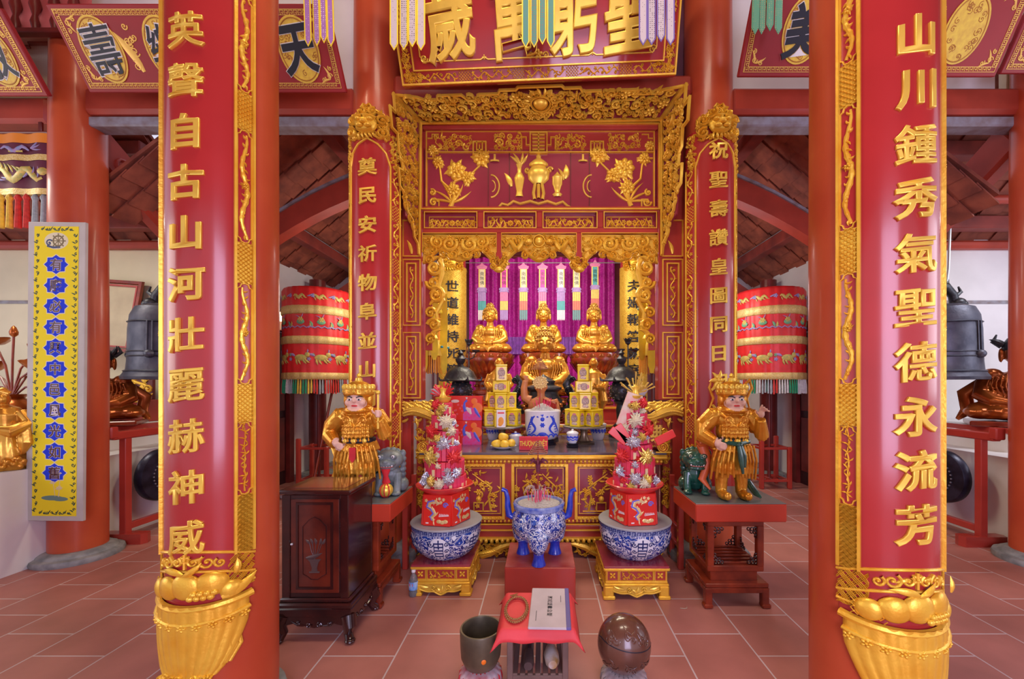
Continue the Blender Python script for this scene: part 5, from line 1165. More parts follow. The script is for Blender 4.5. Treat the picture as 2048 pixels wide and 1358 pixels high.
# yellow tins on two cake stands
TINY = mat('tin_yellow', (.86, .66, .015), .35, 0, coat=.3); TBRN = mat('tin_picture_brown', (.20, .12, .12), .5, 0, col2=(.42, .30, .26), vscale=60); TPNK = mat('tin_picture_pink', (.62, .20, .28), .5); TWHT = mat('tin_picture_cream', (.72, .62, .50), .5, 0, col2=(.45, .24, .14), vscale=70)
def tin(label, loc, rz, grp):
    t = thing('yellow_tin', label, 'tin', loc, rz, grp)
    b = B(); b.box(-.055, .055, -.055, .055, 0, .145, .006); b.build('body', TINY, t)
    b = B(); b.box(-.057, .057, -.057, .057, .145, .162, .004); b.build('lid', TINY, t)
    for k in range(4):
        b = B(); b.T = Matrix.Rotation(k*pi/2, 4, 'Z'); b.prism([(-.024, .05), (-.034, .065), (-.034, .095), (-.024, .11), (.024, .11), (.034, .095), (.034, .065), (.024, .05)], -.0562, -.055); o = b.build('label', TBRN, t)
        b = B(); b.T = Matrix.Rotation(k*pi/2, 4, 'Z'); b.prism([(.022*cos(a), .112+.018*sin(a)) for a in [pi*i/8 for i in range(9)]], -.0564, -.055); b.build('label_crest', TPNK, o)
        b = B(); b.T = Matrix.Rotation(k*pi/2, 4, 'Z'); b.dome(-.01, .035, .022, .018, -.055, .002, 8); b.dome(.014, .03, .018, .016, -.055, .0025, 8)
        for q in range(3): b.box(-.028, .028, -.0570, -.0562, .062+.014*q, .070+.014*q, 0)
        b.build('label_picture', TWHT, o)
    return t
TIN0 = None
def cake_stand(label, x, Y, side):
    global TIN0
    t = thing('cake_stand', label, 'cake stand', (x, Y, ZT))
    b = B(); b.lathe([(.10, 0), (.105, .012), (.06, .03), (.038, .07), (.034, .12), (.05, .155)], 32); b.build('pedestal', mat('brass_grey', (.30, .24, .16), .35, .8), t)
    b = B(); b.lathe([(.05, .15), (.205, .16), (.212, .172), (.205, .176)], 40); b.build('plate', mat('steel_plate', (.5, .5, .48), .3, .7), t)
    z = ZT+.177; sd = side+' pyramid'; pos = []
    for k in range(5): a = -pi/2+2*pi*(k+.5*(side == 'right'))/5; pos.append((x+.128*cos(a), Y+.128*sin(a), z, a+pi/2, ('bottom tier', k)))
    for k in range(3): a = -pi/2+2*pi*k/3; pos.append((x+.080*cos(a), Y+.080*sin(a), z+.163, a+pi/2, ('second tier', k)))
    pos.append((x-.005, Y-.01, z+.163+.163+.113, .12 if side == 'left' else -.2, ('top', 0)))
    names5 = (['facing the front behind the white carton', 'front right corner', 'rear right corner', 'rear left corner', 'front left corner'] if side == 'left' else ['front right of middle', 'right side', 'rear', 'left side', 'front left of middle']); names3 = ['facing the front', 'rear right', 'rear left']
    for (a, c, e, r, (tier, k)) in pos:
        lab = 'yellow tin at the top of the %s' % sd if tier == 'top' else 'yellow tin %s of the %s, %s' % (tier, sd, names5[k] if tier == 'bottom tier' else names3[k])
        grp = 'yellow tins on the cake stands'
        if TIN0 is None: TIN0 = tin(lab, (a, c, e), r, grp)
        else: dup(TIN0, (a, c, e), r, lab, grp)
    # a tin lying on its side under the top one
    o = dup(TIN0, (x+.0, Y+.05-.12, z+.326+.056), 0, 'yellow tin lying on its side in the third tier of the %s' % sd, 'yellow tins on the cake stands')
    o.rotation_euler = (0, pi/2, 0); o.location = (x-.085, Y-.0, z+.326+.0565)
    return z
zz = cake_stand('cake stand with brass foot carrying the left pyramid of yellow tins', WX(1004, 4.05), 4.05, 'left'); cake_stand('cake stand with brass foot carrying the right pyramid of yellow tins', WX(1168, 4.05), 4.05, 'right')
t = thing('white_carton', 'slim white carton with an orange picture, before the left pyramid of yellow tins', 'carton', (WX(1002, 3.85), 3.852, zz), rz=.05)
b = B(); b.box(-.042, .042, -.012, .012, 0, .165, .002); b.build('box', WHITE, t)
b = B(); b.sph((.0, -.012, .06), .026, .002, .04, 12, 8); b.sph((-.008, -.012, .03), .02, .002, .018, 10, 6); b.build('orange_picture', YELO, t); b = B(); b.box(-.03, .03, -.0135, -.012, .13, .145, 0); b.build('red_title', GRED, t)

# plate of mangoes
Yp = 3.70; xp = WX(1007, Yp)
t = thing('fruit_plate', 'white plate of mangoes left of the small red sign', 'plate', (xp, Yp, ZT)); b = B(); b.lathe([(.05, 0), (.06, .004), (.115, .026), (.118, .03), (.10, .024), (.05, .010), (0, .009)], 36); b.build('dish', PORC, t)
MANG = mat('mango_skin', (.82, .50, .03), .4, 0, col2=(.80, .62, .08), vscale=8)
def mango(label, dx, dy, dz, a):
    t = thing('mango', label, 'mango', (xp+dx, Yp+dy, ZT+dz), a, 'mangoes on the plate')
    b = B(); b.sph((0, 0, .036), .048, .038, .036, 16, 12); b.v = [(x+.012*(z/.036-1)**2, y, z) for x, y, z in b.v]; b.build('flesh', MANG, t, angle=70); b = B(); b.cyl((.045, 0, .05), (.052, 0, .055), .004, n=6); b.build('stem', ROSE, t); return t
mango('mango at the left of the fruit plate', -.062, -.02, .014, .3); mango('mango in the front middle of the fruit plate', .015, -.052, .014, 2.2); mango('mango at the right of the fruit plate', .07, .008, .014, 1.4); mango('mango at the back of the fruit plate', -.005, .058, .014, .1); mango('mango lying on top of the others on the plate', .0, -.0, .072, 3.0)

# lidded cups and pots
def lidded_cup(label, px, Y, r, h, blue, stand):
    t = thing('lidded_cup', label, 'cup', (WX(px, Y), Y, ZT)); z0 = 0
    if stand: b = B(); b.lathe([(r*1.0, 0), (r*1.15, .012), (r*.9, .02), (r*1.1, .036), (r*.8, .04)], 28); b.build('stand', BLACK, t); z0 = .04
    b = B(); b.lathe([(r*.7, z0), (r*.75, z0+.006), (r*.95, z0+h*.25), (r, z0+h*.62), (r*1.05, z0+h*.66)], 32); b.build('cup', PORC, t)
    b = B(); b.lathe([(r*1.1, z0+h*.66), (r*1.1, z0+h*.7), (r*.8, z0+h*.82), (r*.25, z0+h*.88), (r*.15, z0+h*.92), (r*.25, z0+h*.97), (0, z0+h)], 32); b.build('lid', PORC, t)
    g = B()
    if blue:
        for k in range(9): g.rosette((k-4)*.02, z0+h*.4+.006*(k % 2), .013, 0, .002, 5, k)
        g.rib([((k-4)*.022, z0+h*.22+.008*(k % 2)) for k in range(9)], .005, 0, .002); g.bend(0, 0, r*.99); g.build('blue_print', BLUE, t)
    else:
        g.lathe([(r*.78, z0+h*.825), (r*.7, z0+h*.845), (r*.45, z0+h*.87)], 28); g.build('blue_ring', BLUE, t)
lidded_cup('plain white lidded cup behind the plate of mangoes', 1031, 3.92, .056, .135, False, False); lidded_cup('small blue and white lidded cup on a dark stand, right of the incense pot', 1145, 3.80, .052, .13, True, True)
def blue_pot(label, px, Y, r, h):
    t = thing('blue_and_white_pot', label, 'pot', (WX(px, Y), Y, ZT)); b = B(); b.lathe([(r*.6, 0), (r*.65, .006), (r*.9, h*.5), (r, h*.9), (r*1.06, h), (r*.95, h), (r*.9, h*.8), (0, h*.78)], 32); b.build('body', PORC, t)
    g = B()
    for k in range(7): g.rosette((k-3)*r*.4, h*.6, r*.2, 0, .002, 6, k); g.leaf((k-3)*r*.4, h*.45, r*.3, r*.07, .5, 0, .002)
    g.bend(0, 0, r*.97); g.build('blue_print', BLUE, t)
blue_pot('blue and white pot under the left pyramid of tins', 986, 4.32, .075, .16); blue_pot('blue and white pot under the right pyramid of tins', 1196, 4.32, .085, .17)
def offering_stand(label, px, Y, zb, m, glass):
    t = thing('offering_stand', label, 'offering stand', (WX(px, Y), Y, ZT)); h = zb-ZT
    b = B(); b.lathe([(.055, 0), (.06, .02), (.03, .05), (.022, h*.5), (.03, h-.05), (.05, h-.02), (.05, h)], 20); b.build('pedestal', m, t)
    b = B(); b.lathe([(.03, h), (.035, h+.008), (.06, h+.045), (.072, h+.07), (.066, h+.07), (.04, h+.03), (0, h+.025)], 28); b.build('bowl', PORC, t)
    b = B(); b.lathe([(.028, h+.03), (.032, h+.11), (.029, h+.11), (.025, h+.04)], 16); b.build('glass' if glass else 'candle', mat('amber_candle', (.75, .52, .08), .3), t)
offering_stand('white bowl with candle on dark turned stand, right end of the altar table', 1283, 4.2, 1.38, ROSE, True); offering_stand('white bowl on a red turned stand, at the left end of the altar table', 874, 4.2, 1.38, RED, False)

# gift boxes printed with a peacock
def peacock_box(label, z, dx=0):
    Yb = 3.95; t = thing('peacock_gift_box', label, 'gift box', (WX(925, Yb)+dx, Yb+.05, z)); hw, hh = .185, .234
    b = B(); b.box(-hw, hw, -.05, .05, 0, hh, .003); b.build('box', GRED, t)
    y = -.0505; g = B(); g.dome(.11, .185, .03, .03, y, .001, 14); g.dome(.14, .12, .05, .05, y, .001, 16); g.build('orange_sun', mat('print_orange', (.86, .20, .03), .35), t)
    g = B(); g.prism([(.0, 0), (.0, .06), (.04, .12), (.08, .13), (.15, .08), (.18, .02), (.18, 0)], y-.0016, y); g.build('pink_train', mat('print_pink', (.78, .04, .22), .35, 0, col2=(.62, .10, .36), vscale=50), t)
    g = B(); g.rib([(.03, .09), (.012, .13), (.016, .17), (.04, .195)], [.022, .014, .009, .011], y-.001, .002); g.rib([(.11, .12), (.13, .08), (.165, .03)], [.01, .016, .01], y-.001, .002); g.build('blue_peacock', mat('print_blue', (.10, .12, .62), .35), t)
    g = B(); g.rib([(.03, .12), (.06, .10), (.08, .06)], [.012, .022, .008], y-.0014, .002)
    for k in range(3): g.leaf(.036, .205, .022, .004, 1.0+.4*k, y-.001, .001)
    g.dome(-.075, .185, .04, .016, y, .001, 12); g.build('cream_wing_and_title', mat('print_cream', (.74, .60, .52), .4), t)
    g = B(); R = random.Random(2); [g.rosette(R.uniform(-.17, .0), R.uniform(.02, .15), .012, y, .001, 5) for k in range(14)]; g.build('small_blossoms', mat('print_rose', (.74, .10, .12), .4), t)
peacock_box('lower red gift box with a printed peacock, standing left on the altar table', ZT); peacock_box('upper red gift box with a printed peacock, stacked on the lower one', ZT+.235, .004)
# ================================================================ in front of the altar
def porcelain_pattern(name, sc):
    m = mat(name, (.74, .77, .80), .16, 0, coat=.5); nt = m.node_tree; p = nt.nodes['Principled BSDF']; N = nt.nodes.new; Lk = nt.links.new
    tc = N('ShaderNodeTexCoord'); no = N('ShaderNodeTexNoise'); no.inputs['Scale'].default_value = sc; no.inputs['Detail'].default_value = 1.5; no.inputs['Distortion'].default_value = 1.2; Lk(tc.outputs['Object'], no.inputs['Vector'])
    r = N('ShaderNodeValToRGB'); e = r.color_ramp.elements; W_ = (.72, .76, .80, 1); e[0].color = W_; e[0].position = 0; e[1].color = W_; e[1].position = 1
    for ps, c in ((.33, (.015, .035, .20, 1)), (.40, W_), (.455, (.012, .04, .26, 1)), (.525, W_), (.575, (.02, .07, .36, 1)), (.66, (.012, .03, .16, 1)), (.70, W_)): q = e.new(ps); q.color = c
    r.color_ramp.interpolation = 'CONSTANT'; Lk(no.outputs['Fac'], r.inputs[0]); Lk(r.outputs[0], p.inputs['Base Color']); return m
FLOR = porcelain_pattern('blue_floral_porcelain', 22); FLOR2 = porcelain_pattern('dense_blue_floral_porcelain', 15)
t = thing('plinth', 'plain red box plinth under the three-legged porcelain burner', 'plinth', (-.02, 3.0, 0))
b = B(); b.box(-.242, .242, -.22, .22, 0, .253, .008); b.build('body', RED, t)
b = B(); b.box(-.238, .238, -.216, .216, .2528, .2545, 0); b.build('dusty_top', mat('dusty_red', (.42, .10, .09), .5, 0, col2=(.36, .04, .035), vscale=9), t)

# three-legged porcelain incense burner
t = thing('tripod_burner', 'blue and white porcelain incense burner on three cobalt feet with curved cobalt handles', 'incense burner', (-.03, 2.955, .2545)); 
b = B(); b.lathe([(.06, .12), (.12, .135), (.17, .18), (.195, .24), (.19, .30), (.17, .345), (.168, .36)], 48)
for k in range(3):
    a = -pi/2+2*pi*k/3; c_, s_ = cos(a), sin(a); b.tube([(.11*c_, .11*s_, .24), (.145*c_, .145*s_, .18), (.15*c_, .15*s_, .12), (.135*c_, .135*s_, .085)], [.085, .08, .058, .036], 16)
b.remesh('body', FLOR, t, .006, 3)
b = B(); b.lathe([(.168, .352), (.182, .362), (.186, .39), (.178, .40), (.165, .398), (.16, .38), (.15, .37)], 48); b.build('rim', mat('pale_blue_rim', (.30, .38, .62), .2, 0, col2=(.06, .12, .48), vscale=22, coat=.4), t)
for k in range(3):
    a = -pi/2+2*pi*k/3; b = B(); b.lathe([(.05, 0), (.048, .01), (.038, .04), (.036, .07), (.044, .095), (.040, .10)], 24, (.135*cos(a), .135*sin(a), 0)); b.build('foot', COBALT, t)
for s in (-1, 1):
    b = B(); b.tube([(s*.165, 0, .31), (s*.19, 0, .285), (s*.215, 0, .30), (s*.225, 0, .36), (s*.228, 0, .43), (s*.24, 0, .475), (s*.268, 0, .485)], [.02, .024, .025, .022, .018, .016, .017], 14); b.build('handle', COBALT, t)
b = B()
for k in range(14): a = 2*pi*k/14+.2; b.sph((.172*cos(a), .172*sin(a), .325), .014, u=8, v=6)
b.build('blue_boss', COBALT, t)
b = B(); b.lathe([(.16, .37), (.15, .388), (.08, .405), (0, .412)], 32, ripple=lambda a, z: .02*sin(5*a)); b.build('ash', ASH, t)
g = B(); R = random.Random(9)
for k in range(34): a = 6.28*R.random(); q = .07*R.random()**.5; g.tube([(q*cos(a), q*sin(a), .38), (q*1.25*cos(a), q*1.25*sin(a), .45+.05*R.random())], .0024, 5)
g.build('incense_stubs', PINK, t)
g = B()
for k in range(14):
    a = 6.28*R.random(); g.tube([(.02*cos(a), .02*sin(a), .40), (.05*cos(a), .05*sin(a), .50), (.09*cos(a), .09*sin(a), .50), (.11*cos(a), .11*sin(a), .45)], .0016, 4)
g.build('curled_ash_stick', mat('ash_curl', (.55, .5, .47), .9), t)
coil('brown incense coil on a stick with a plum star holder, standing in the three-legged burner', 1076, 881, 2.98, .072, .10, .2545+.41, 'star')

# carved stands with fish bowls and gift towers
def jar_stand(label, x, Y0_, w_, d_, h):
    t = thing('carved_stand', label, 'stand', (x, Y0_+d_/2, 0)); hw, hd = w_/2, d_/2
    b = B(); b.box(-hw, hw, -hd, hd, h-.022, h, .004); b.build('top', PURPM, t)
    b = B(); b.box(-hw-.004, hw+.004, -hd-.004, hd+.004, h-.034, h-.012, .008); b.box(-hw+.01, hw-.01, -hd+.01, hd-.01, h-.125, h-.108, .004); b.box(-hw+.002, hw-.002, -hd+.002, hd-.002, h-.142, h-.124, .006); b.build('gilt_edge', GOLD, t)
    b = B(); b.box(-hw+.02, hw-.02, -hd+.02, hd-.02, h-.112, h-.03, .003); b.box(-hw+.03, hw-.03, -hd+.03, hd-.03, h-.17, h-.13, .003); b.build('body', RED, t)
    g = B()
    for rz, hx, hy in ((0, hw, hd), (pi/2, hd, hw), (pi, hw, hd), (-pi/2, hd, hw)):
        g.T = Matrix.Rotation(rz, 4, 'Z'); y = -hy+.02
        for a, c in ((-hx+.022, -hx+.10), (-hx+.11, hx-.11), (hx-.10, hx-.022)):
            g.bar([(a, h-.108), (c, h-.108), (c, h-.036), (a, h-.036)], .009, y, .008, True)
            if c-a > .12: vine(g, a+.015, (a+c)/2, h-.1, h-.045, 3, y, .010, False, 1.5); vine(g, (a+c)/2, c-.015, h-.1, h-.045, 5, y, .010, False, 1.5)
            else: g.rosette((a+c)/2, h-.072, .026, y, .010, 4, .78)
        g.T = None
    g.build('panel_carving', GOLD, t)
    for sx in (-1, 1):
        for sy in (-1, 1):
            b = B(); x0, y0 = sx*(hw-.035), sy*(hd-.035); b.box(x0-.034, x0+.034, y0-.034, y0+.034, .02, h-.14, .008); b.box(x0-.042, x0+.042, y0-.042, y0+.042, 0, .026, .006); b.build('leg', GOLD, t)
    g = B(); za = h-.142
    for rz, hx, hy in ((0, hw, hd), (pi/2, hd, hw), (pi, hw, hd), (-pi/2, hd, hw)):
        g.T = Matrix.Rotation(rz, 4, 'Z'); y = -hy+.012; n = 20; lo = lambda u: za-.030-.030*(1-abs(2*u-1))**1.5-.012*abs(sin(u*pi*3))
        g.prism([(-hx+.06, za)]+[(-hx+.06+(2*hx-.12)*i/n, lo(i/n)) for i in range(n+1)]+[(hx-.06, za)], y+.002, y+.02)
        g.rib([(-hx+.06+(2*hx-.12)*i/n, lo(i/n)) for i in range(n+1)], .007, y, .014)
        for s in (-1, 1): g.spiral(s*.05, za-.025, .02, 0, 1.3, y, .006, .012, s); g.leaf(s*.09, za-.02, .08, .012, 0 if s > 0 else pi, y, .012, .3*s); g.leaf(0, za-.055, .05, .012, pi/2+s*.5, y, .012)
        g.T = None
    g.build('apron_carving', GOLDB, t)
def fish_bowl(label, x, y, z, r):
    t = thing('fish_bowl', label, 'fish bowl', (x, y, z)); h = r*.99
    b = B(); b.lathe([(r*.60, 0), (r*.64, .008), (r*.80, h*.18), (r*.95, h*.42), (r*1.0, h*.66), (r*.99, h*.82)], 64); b.build('body', FLOR2, t)
    b = B(); b.lathe([(r*.992, h*.815), (r*.985, h*.94), (r*.955, h*.95)], 64); b.build('neck_band', mat('band_porcelain', (.40, .46, .60), .2, 0, col2=(.06, .10, .28), vscale=50, coat=.4), t)
    g = B(); n = 46
    for k in range(n): a = (k-n/2)*2*pi*r/n; g.bar([(a, h*.835), (a, h*.92), (a+.022, h*.92), (a+.022, h*.86), (a+.011, h*.86)], .005, 0, .002)
    g.bend(0, 0, r*.993); g.build('key_fret_band', mat('navy_print', (.02, .03, .16), .3), t)
    b = B(); b.lathe([(r*.93, h*.94), (r*1.02, h*.95), (r*1.03, h*.975), (r*1.0, h), (r*.86, h), (0, h*.99)], 64); b.build('cover', mat('grey_ceramic', (.34, .36, .38), .4, 0, var=.1), t)
    # white oval with a longevity sign, on the curved flank
    def wrap(g):
        def prof(z):
            pr = ((0, .60), (.03, .64), (.18, .80), (.42, .95), (.66, 1.0), (.82, .99), (1, .95)); u = z/h
            for (a, p), (c, q) in zip(pr, pr[1:]):
                if u <= c: return r*(p+(q-p)*max(0, u-a)/(c-a))
            return r
        for i, (a, q, c) in enumerate(g.v): th = a/r; R_ = prof(c)-q+.002; g.v[i] = (R_*sin(th), -R_*cos(th), c)
    for k in range(6):
        off = 2*pi*k/6*r; zc = h*.42
        m = B(); rr = [1.0, .8, .6, .4, .2]
        vs = [(off+r*.30*q*cos(2*pi*i/28), -.001, zc+h*.36*q*sin(2*pi*i/28)) for q in rr for i in range(28)]+[(off, -.001, zc)]
        m.add(vs, [(a*28+i, a*28+(i+1) % 28, (a+1)*28+(i+1) % 28, (a+1)*28+i) for a in range(4) for i in range(28)]+[(4*28+i, 4*28+(i+1) % 28, 140) for i in range(28)]); wrap(m); o = m.build('white_medallion', PORC, t)
        g = B()
        for q in range(5): g.bar([(off-.034, zc+.055-.026*q), (off, zc+.055-.026*q), (off+.034, zc+.055-.026*q)], .011, -.001, .003)
        g.bar([(off, zc+.08), (off, zc+.02), (off, zc-.07)], .011, -.001, .003)
        for s in (-1, 1):
            g.bar([(off+s*.032, zc+.055), (off+s*.032, zc-.01)], .008, -.001, .003); g.bar([(off+s*.032, zc-.03), (off+s*.032, zc-.075)], .008, -.001, .003)
            for cz, q in ((.045, .02), (-.005, .018), (-.05, .017)): g.spiral(off+s*.058, zc+cz, q, 0, 1.3, -.001, .004, .002, s)
        wrap(g); g.build('longevity_sign', mat('navy_ink', (.012, .02, .12), .7), o)
    return t
JX = (WX(893, 3.1), WX(1269, 3.08)); JY = (3.11, 3.08)
jar_stand('red and gold carved stand under the left fish bowl', WX(881, 2.89), 2.89, .42, .46, .221); jar_stand('red and gold carved stand under the right fish bowl', WX(1274, 2.84), 2.84, .455, .48, .232)
fish_bowl('blue and white porcelain fish bowl on the left carved stand', JX[0], JY[0], .2215, .258); fish_bowl('blue and white porcelain fish bowl on the right carved stand', JX[1], JY[1], .2325, .262)
PRG = mat('print_gold', (.80, .56, .16), .35, .3, col2=(.86, .70, .36), vscale=60); PRB = mat('print_violet_blue', (.16, .16, .58), .4)
BOX0 = None
def cookie_box(label, loc, rz, tilt):
    global BOX0
    if BOX0:
        o = dup(BOX0, loc, rz, label, 'red dragon gift boxes around the fish bowl tops'); o.rotation_euler = (tilt, 0, rz); return o
    t = thing('dragon_gift_box', label, 'gift box', loc, group='red dragon gift boxes around the fish bowl tops', rot=(tilt, 0, rz)); BOX0 = t
    b = B(); b.box(-.104, .104, -.025, .025, 0, .222, .005); b.build('box', GRED, t); y = -.0255
    g = B(); p = [(-.02, .035), (-.035, .06), (-.01, .085), (-.03, .115), (-.06, .13), (-.05, .165), (-.01, .175), (.02, .16)]; g.rib(p, [.005, .011, .014, .016, .015, .012, .014, .008], y, .002)
    for q in p: g.leaf(q[0], q[1], .03, .005, q[1]*40, y, .0015, .6); g.leaf(q[0], q[1], .03, .005, q[1]*40+3, y, .0015, .6)
    for a, c in ((.03, .17), (.05, .19), (.02, .195), (-.08, .18)): g.rosette(a, c, .013, y, .001, 5)
    for a, c in ((.02, .035), (.045, .03), (.068, .036)): g.dome(a, c, .019, .014, y, .0018, 9)
    g.build('gold_dragon_print', PRG, t)
    g = B(); g.rib([(a-.014, c+.006) for a, c in p], [.004, .006, .007, .008, .008, .007, .005, .003], y-.0006, .002); g.spiral(.065, .15, .02, 0, 1.4, y, .005, .001); g.build('blue_dragon_mane', PRB, t)
    g = B()
    for k in range(6): g.rib([(.02+.012*k, .075), (.026+.012*k, .09), (.03+.012*k, .077)], .0022, y, .001)
    g.rib([(.018, .07), (.094, .078)], .002, y, .001); g.box(-.08, -.058, y-.001, y, .018, .026, 0); g.build('white_lettering', WHITE, t)
    return t
FOIL = {'gold': mat('gold_foil_flower', (.78, .56, .12), .3, .6), 'silver': SILV, 'red': mat('red_foil_flower', (.66, .03, .03), .35, .2), 'white': mat('white_gold_flower', (.74, .68, .46), .4, .2)}
SLIM = mat('slim_box_red', (.74, .035, .05), .4, 0, col2=(.78, .06, .16), vscale=12); TAGM = mat('cream_tag', (.80, .62, .30), .5)
def gift_tower(label, x, y, z, seed, lean):
    R = random.Random(seed); t = thing('gift_tower', label, 'gift tower', (x, y, z))
    b = B(); b.lathe([(.14, -.01), (.155, .0), (.20, .035), (.208, .045), (.20, .05), (.15, .008), (0, .004)], 8 if False else 40, ripple=lambda a, q: .035*abs(cos(4*a)) if q > .02 else 0); b.build('tray', mat('red_plastic', (.74, .05, .05), .3, 0, coat=.3), t)
    zz_ = .008; rr = (.160, .148, .128, .108, .090, .066)
    for i, r in enumerate(rr):
        cx = lean*i; h = .112 if i < 5 else .09; b = B(); n = int(2*pi*r/.034)
        for k in range(n):
            a = 2*pi*k/n; b.T = Matrix.Translation((cx, 0, zz_)) @ Matrix.Rotation(a+pi/2, 4, 'Z'); b.box(-.0155, .0155, -r, -r+.028, 0, h-.003-.008*R.random(), .002)
        b.T = None; b.cyl((cx, 0, zz_), (cx, 0, zz_+h-.006), r-.026, n=20); b.build('tier', SLIM, t, angle=30)
        g = B()
        for k in range(0, n, 3):
            a = 2*pi*k/n+.2*i; g.T = Matrix.Translation((cx, 0, zz_)) @ Matrix.Rotation(a+pi/2, 4, 'Z'); g.box(-.011, .011, -r-.004, -r+.001, .012, .055, .001); g.dome(0, .012, .012, .01, -r-.003, .002, 8)
        g.T = None; g.build('paper_tag', TAGM, t)
        zz_ += h
    H = zz_
    def flower(kind, a, h, r, s):
        g = B(); g.T = Matrix.Translation((lean*h/.112+r*cos(a), r*sin(a), h)) @ Matrix.Rotation(a+pi/2, 4, 'Z')
        for ring, (n, L, yy) in enumerate(((13, 1.0, 0), (11, .8, -.012), (9, .55, -.022), (6, .3, -.03))):
            for k in range(n): an = 2*pi*k/n+ring*.3+R.uniform(-.1, .1); g.leaf(0, 0, s*L*R.uniform(.8, 1.1), s*.15, an, yy, .010, R.uniform(-.4, .4))
        g.sph((0, -.03, 0), s*.14, u=8, v=6); g.build(kind+'_flower', FOIL[kind], t)
    F = (('gold', -1.9, .10, .17, .06), ('silver', -1.2, .11, .17, .065), ('white', -1.55, .08, .175, .06), ('silver', -2.3, .09, .175, .05), ('gold', -2.05, .26, .15, .085), ('red', -.9, .26, .15, .08), ('silver', -1.35, .36, .125, .075), ('red', -2.1, .45, .12, .085), ('white', -1.2, .52, .11, .075), ('gold', -1.7, .40, .12, .05), ('silver', -.8, .15, .165, .06), ('white', -.85, .45, .11, .06), ('gold', -1.5, .62, .08, .05), ('red', -2.0, .64, .08, .06))
    F = list(F)+[(R.choice(('gold', 'silver', 'white', 'red', 'gold')), R.uniform(-2.7, -.4), hh, .172-.12*hh/.66, R.uniform(.034, .05)) for hh in [.05+.038*q for q in range(16)]]
    for k, (kd, a, h, r, s) in enumerate(F): flower(kd, a if seed % 2 else -pi-a+.2*sin(k), h, r, s*.86)
    b = B(); b.lathe([(.03, H-.01), (.055, H+.02), (.06, H+.035), (.03, H+.04), (.02, H+.07), (.03, H+.10), (0, H+.12)], 16, (lean*6, 0, 0)); b.build('gold_ingot', GOLDB, t)
    if seed % 2 == 0:
        g = B()
        for k in range(30): a = R.uniform(.2, 2.9); L = R.uniform(.06, .17); g.tube([(lean*6, 0, H+.05), (lean*6+L*.6*cos(a), -.01, H+.05+L*.6*sin(a)), (lean*6+L*cos(a)*.9, -.02*R.random(), H+.05+L*sin(a))], [.003, .004, .007], 5)
        g.build('gold_glitter_spray', FOIL['gold'], t)
        b = B(); b.T = Matrix.Translation((-.08, -.04, H-.20)) @ Matrix.Rotation(.35, 4, 'Y'); b.box(-.07, .05, -.008, .008, 0, .26, .003); b.build('patterned_card', mat('cream_red_card', (.74, .42, .34), .5, 0, col2=(.72, .62, .46), vscale=22), t)
        for q, an in ((-.13, -.9), (-.10, -.6), (.22, 1.1)):
            b = B(); b.T = Matrix.Translation((q*.6, -.10, H-.30)) @ Matrix.Rotation(an, 4, 'Y'); b.box(-.03, .03, -.006, .006, 0, .15, .003); b.build('red_envelope', GRED, t)
    else:
        g = B()
        for k in range(30): a = R.uniform(.2, 2.9); L = R.uniform(.05, .12); g.tube([(lean*6, 0, H+.04), (lean*6+L*cos(a), -.02*R.random(), H+.04+L*sin(a))], [.003, .007], 5)
        g.build('red_glitter_spray', FOIL['red'], t)
for (x, y, z, nm, seed, lean, a0) in ((JX[0]-.01, JY[0]-.02, .2215+.256, 'left', 1, -.002, -.15), (JX[1]-.005, JY[1]-.02, .2325+.26, 'right', 2, .001, .12)):
    where = ('facing the front', 'turned to the right', 'at the right side', 'at the left side', 'turned to the left')
    for k in range(5):
        a = -pi/2+2*pi*k/5+a0; cookie_box('red dragon gift box standing on the %s fish bowl, %s' % (nm, where[k]), (x+.137*cos(a), y+.137*sin(a), z), a+pi/2, -.06)
    gift_tower('tower of slim red gift boxes and foil flowers on the %s fish bowl' % nm, x, y, z+.228, seed, lean)

# low table with red cloth, sutra book and beads
t = thing('low_table', 'low dark wooden table under a red cloth, before the red plinth', 'table', (-.025, 2.09, 0)); hw, y0, y1, zt = .2, -.19, .2, .345
b = B(); b.box(-.165, .165, -.165, .165, zt-.03, zt-.004, .004); b.build('table_top', ROSEM, t)
for sx in (-1, 1):
    for y in (y0+.03, y1-.03): b = B(); b.box(sx*.13-.014, sx*.13+.014, y-.014, y+.014, 0, zt-.03, .003); b.build('leg', mat('grey_brown_wood', (.16, .10, .08), .6, 0, var=.2), t)
for z, y in ((.10, y0+.03), (.10, y1-.03)): b = B(); b.box(-.13, .13, y-.01, y+.01, z, z+.03, .003); b.build('stretcher', mat('grey_brown_wood', (.16, .10, .08), .6), t)
b = B()
for k in range(7): b.box(-.12+.036*k, -.095+.036*k, y0+.02, y1-.02, .13, .14, .002)
b.build('slatted_shelf', mat('grey_brown_wood', (.16, .10, .08), .6), t)
def clothf(u, v):
    X = (u*2-1); Yv = (v*2-1); ex = max(0, abs(X)-.84)/.16; ey = max(0, abs(Yv)-.84)/.16
    x = X*.2*1.03 if ex == 0 else math.copysign(.2*.87+.026*ex+.022*ex*ey, X)
    y = .0+ (Yv*.2 if ey == 0 else math.copysign(.168+.022*ey+.012*ex*ey, Yv))
    drop = .055*max(ex, ey)+.035*ex*ey
    return (x, y+.005, zt+.003-drop+.004*sin(X*9+Yv*5)*max(ex, ey))
cl = B(); cl.grid(clothf, 44, 44)
o = cl.build('table_cloth', mat('coral_red_cloth', (.74, .055, .06), .55, 0, var=.08, vscale=6, bump=.12, bscale=20), None, angle=80, loc=(-.025, 2.09, 0)); tag(o, 'red cloth draped over the low wooden table', 'tablecloth')
m = o.modifiers.new('thickness', 'SOLIDIFY'); m.thickness = .003
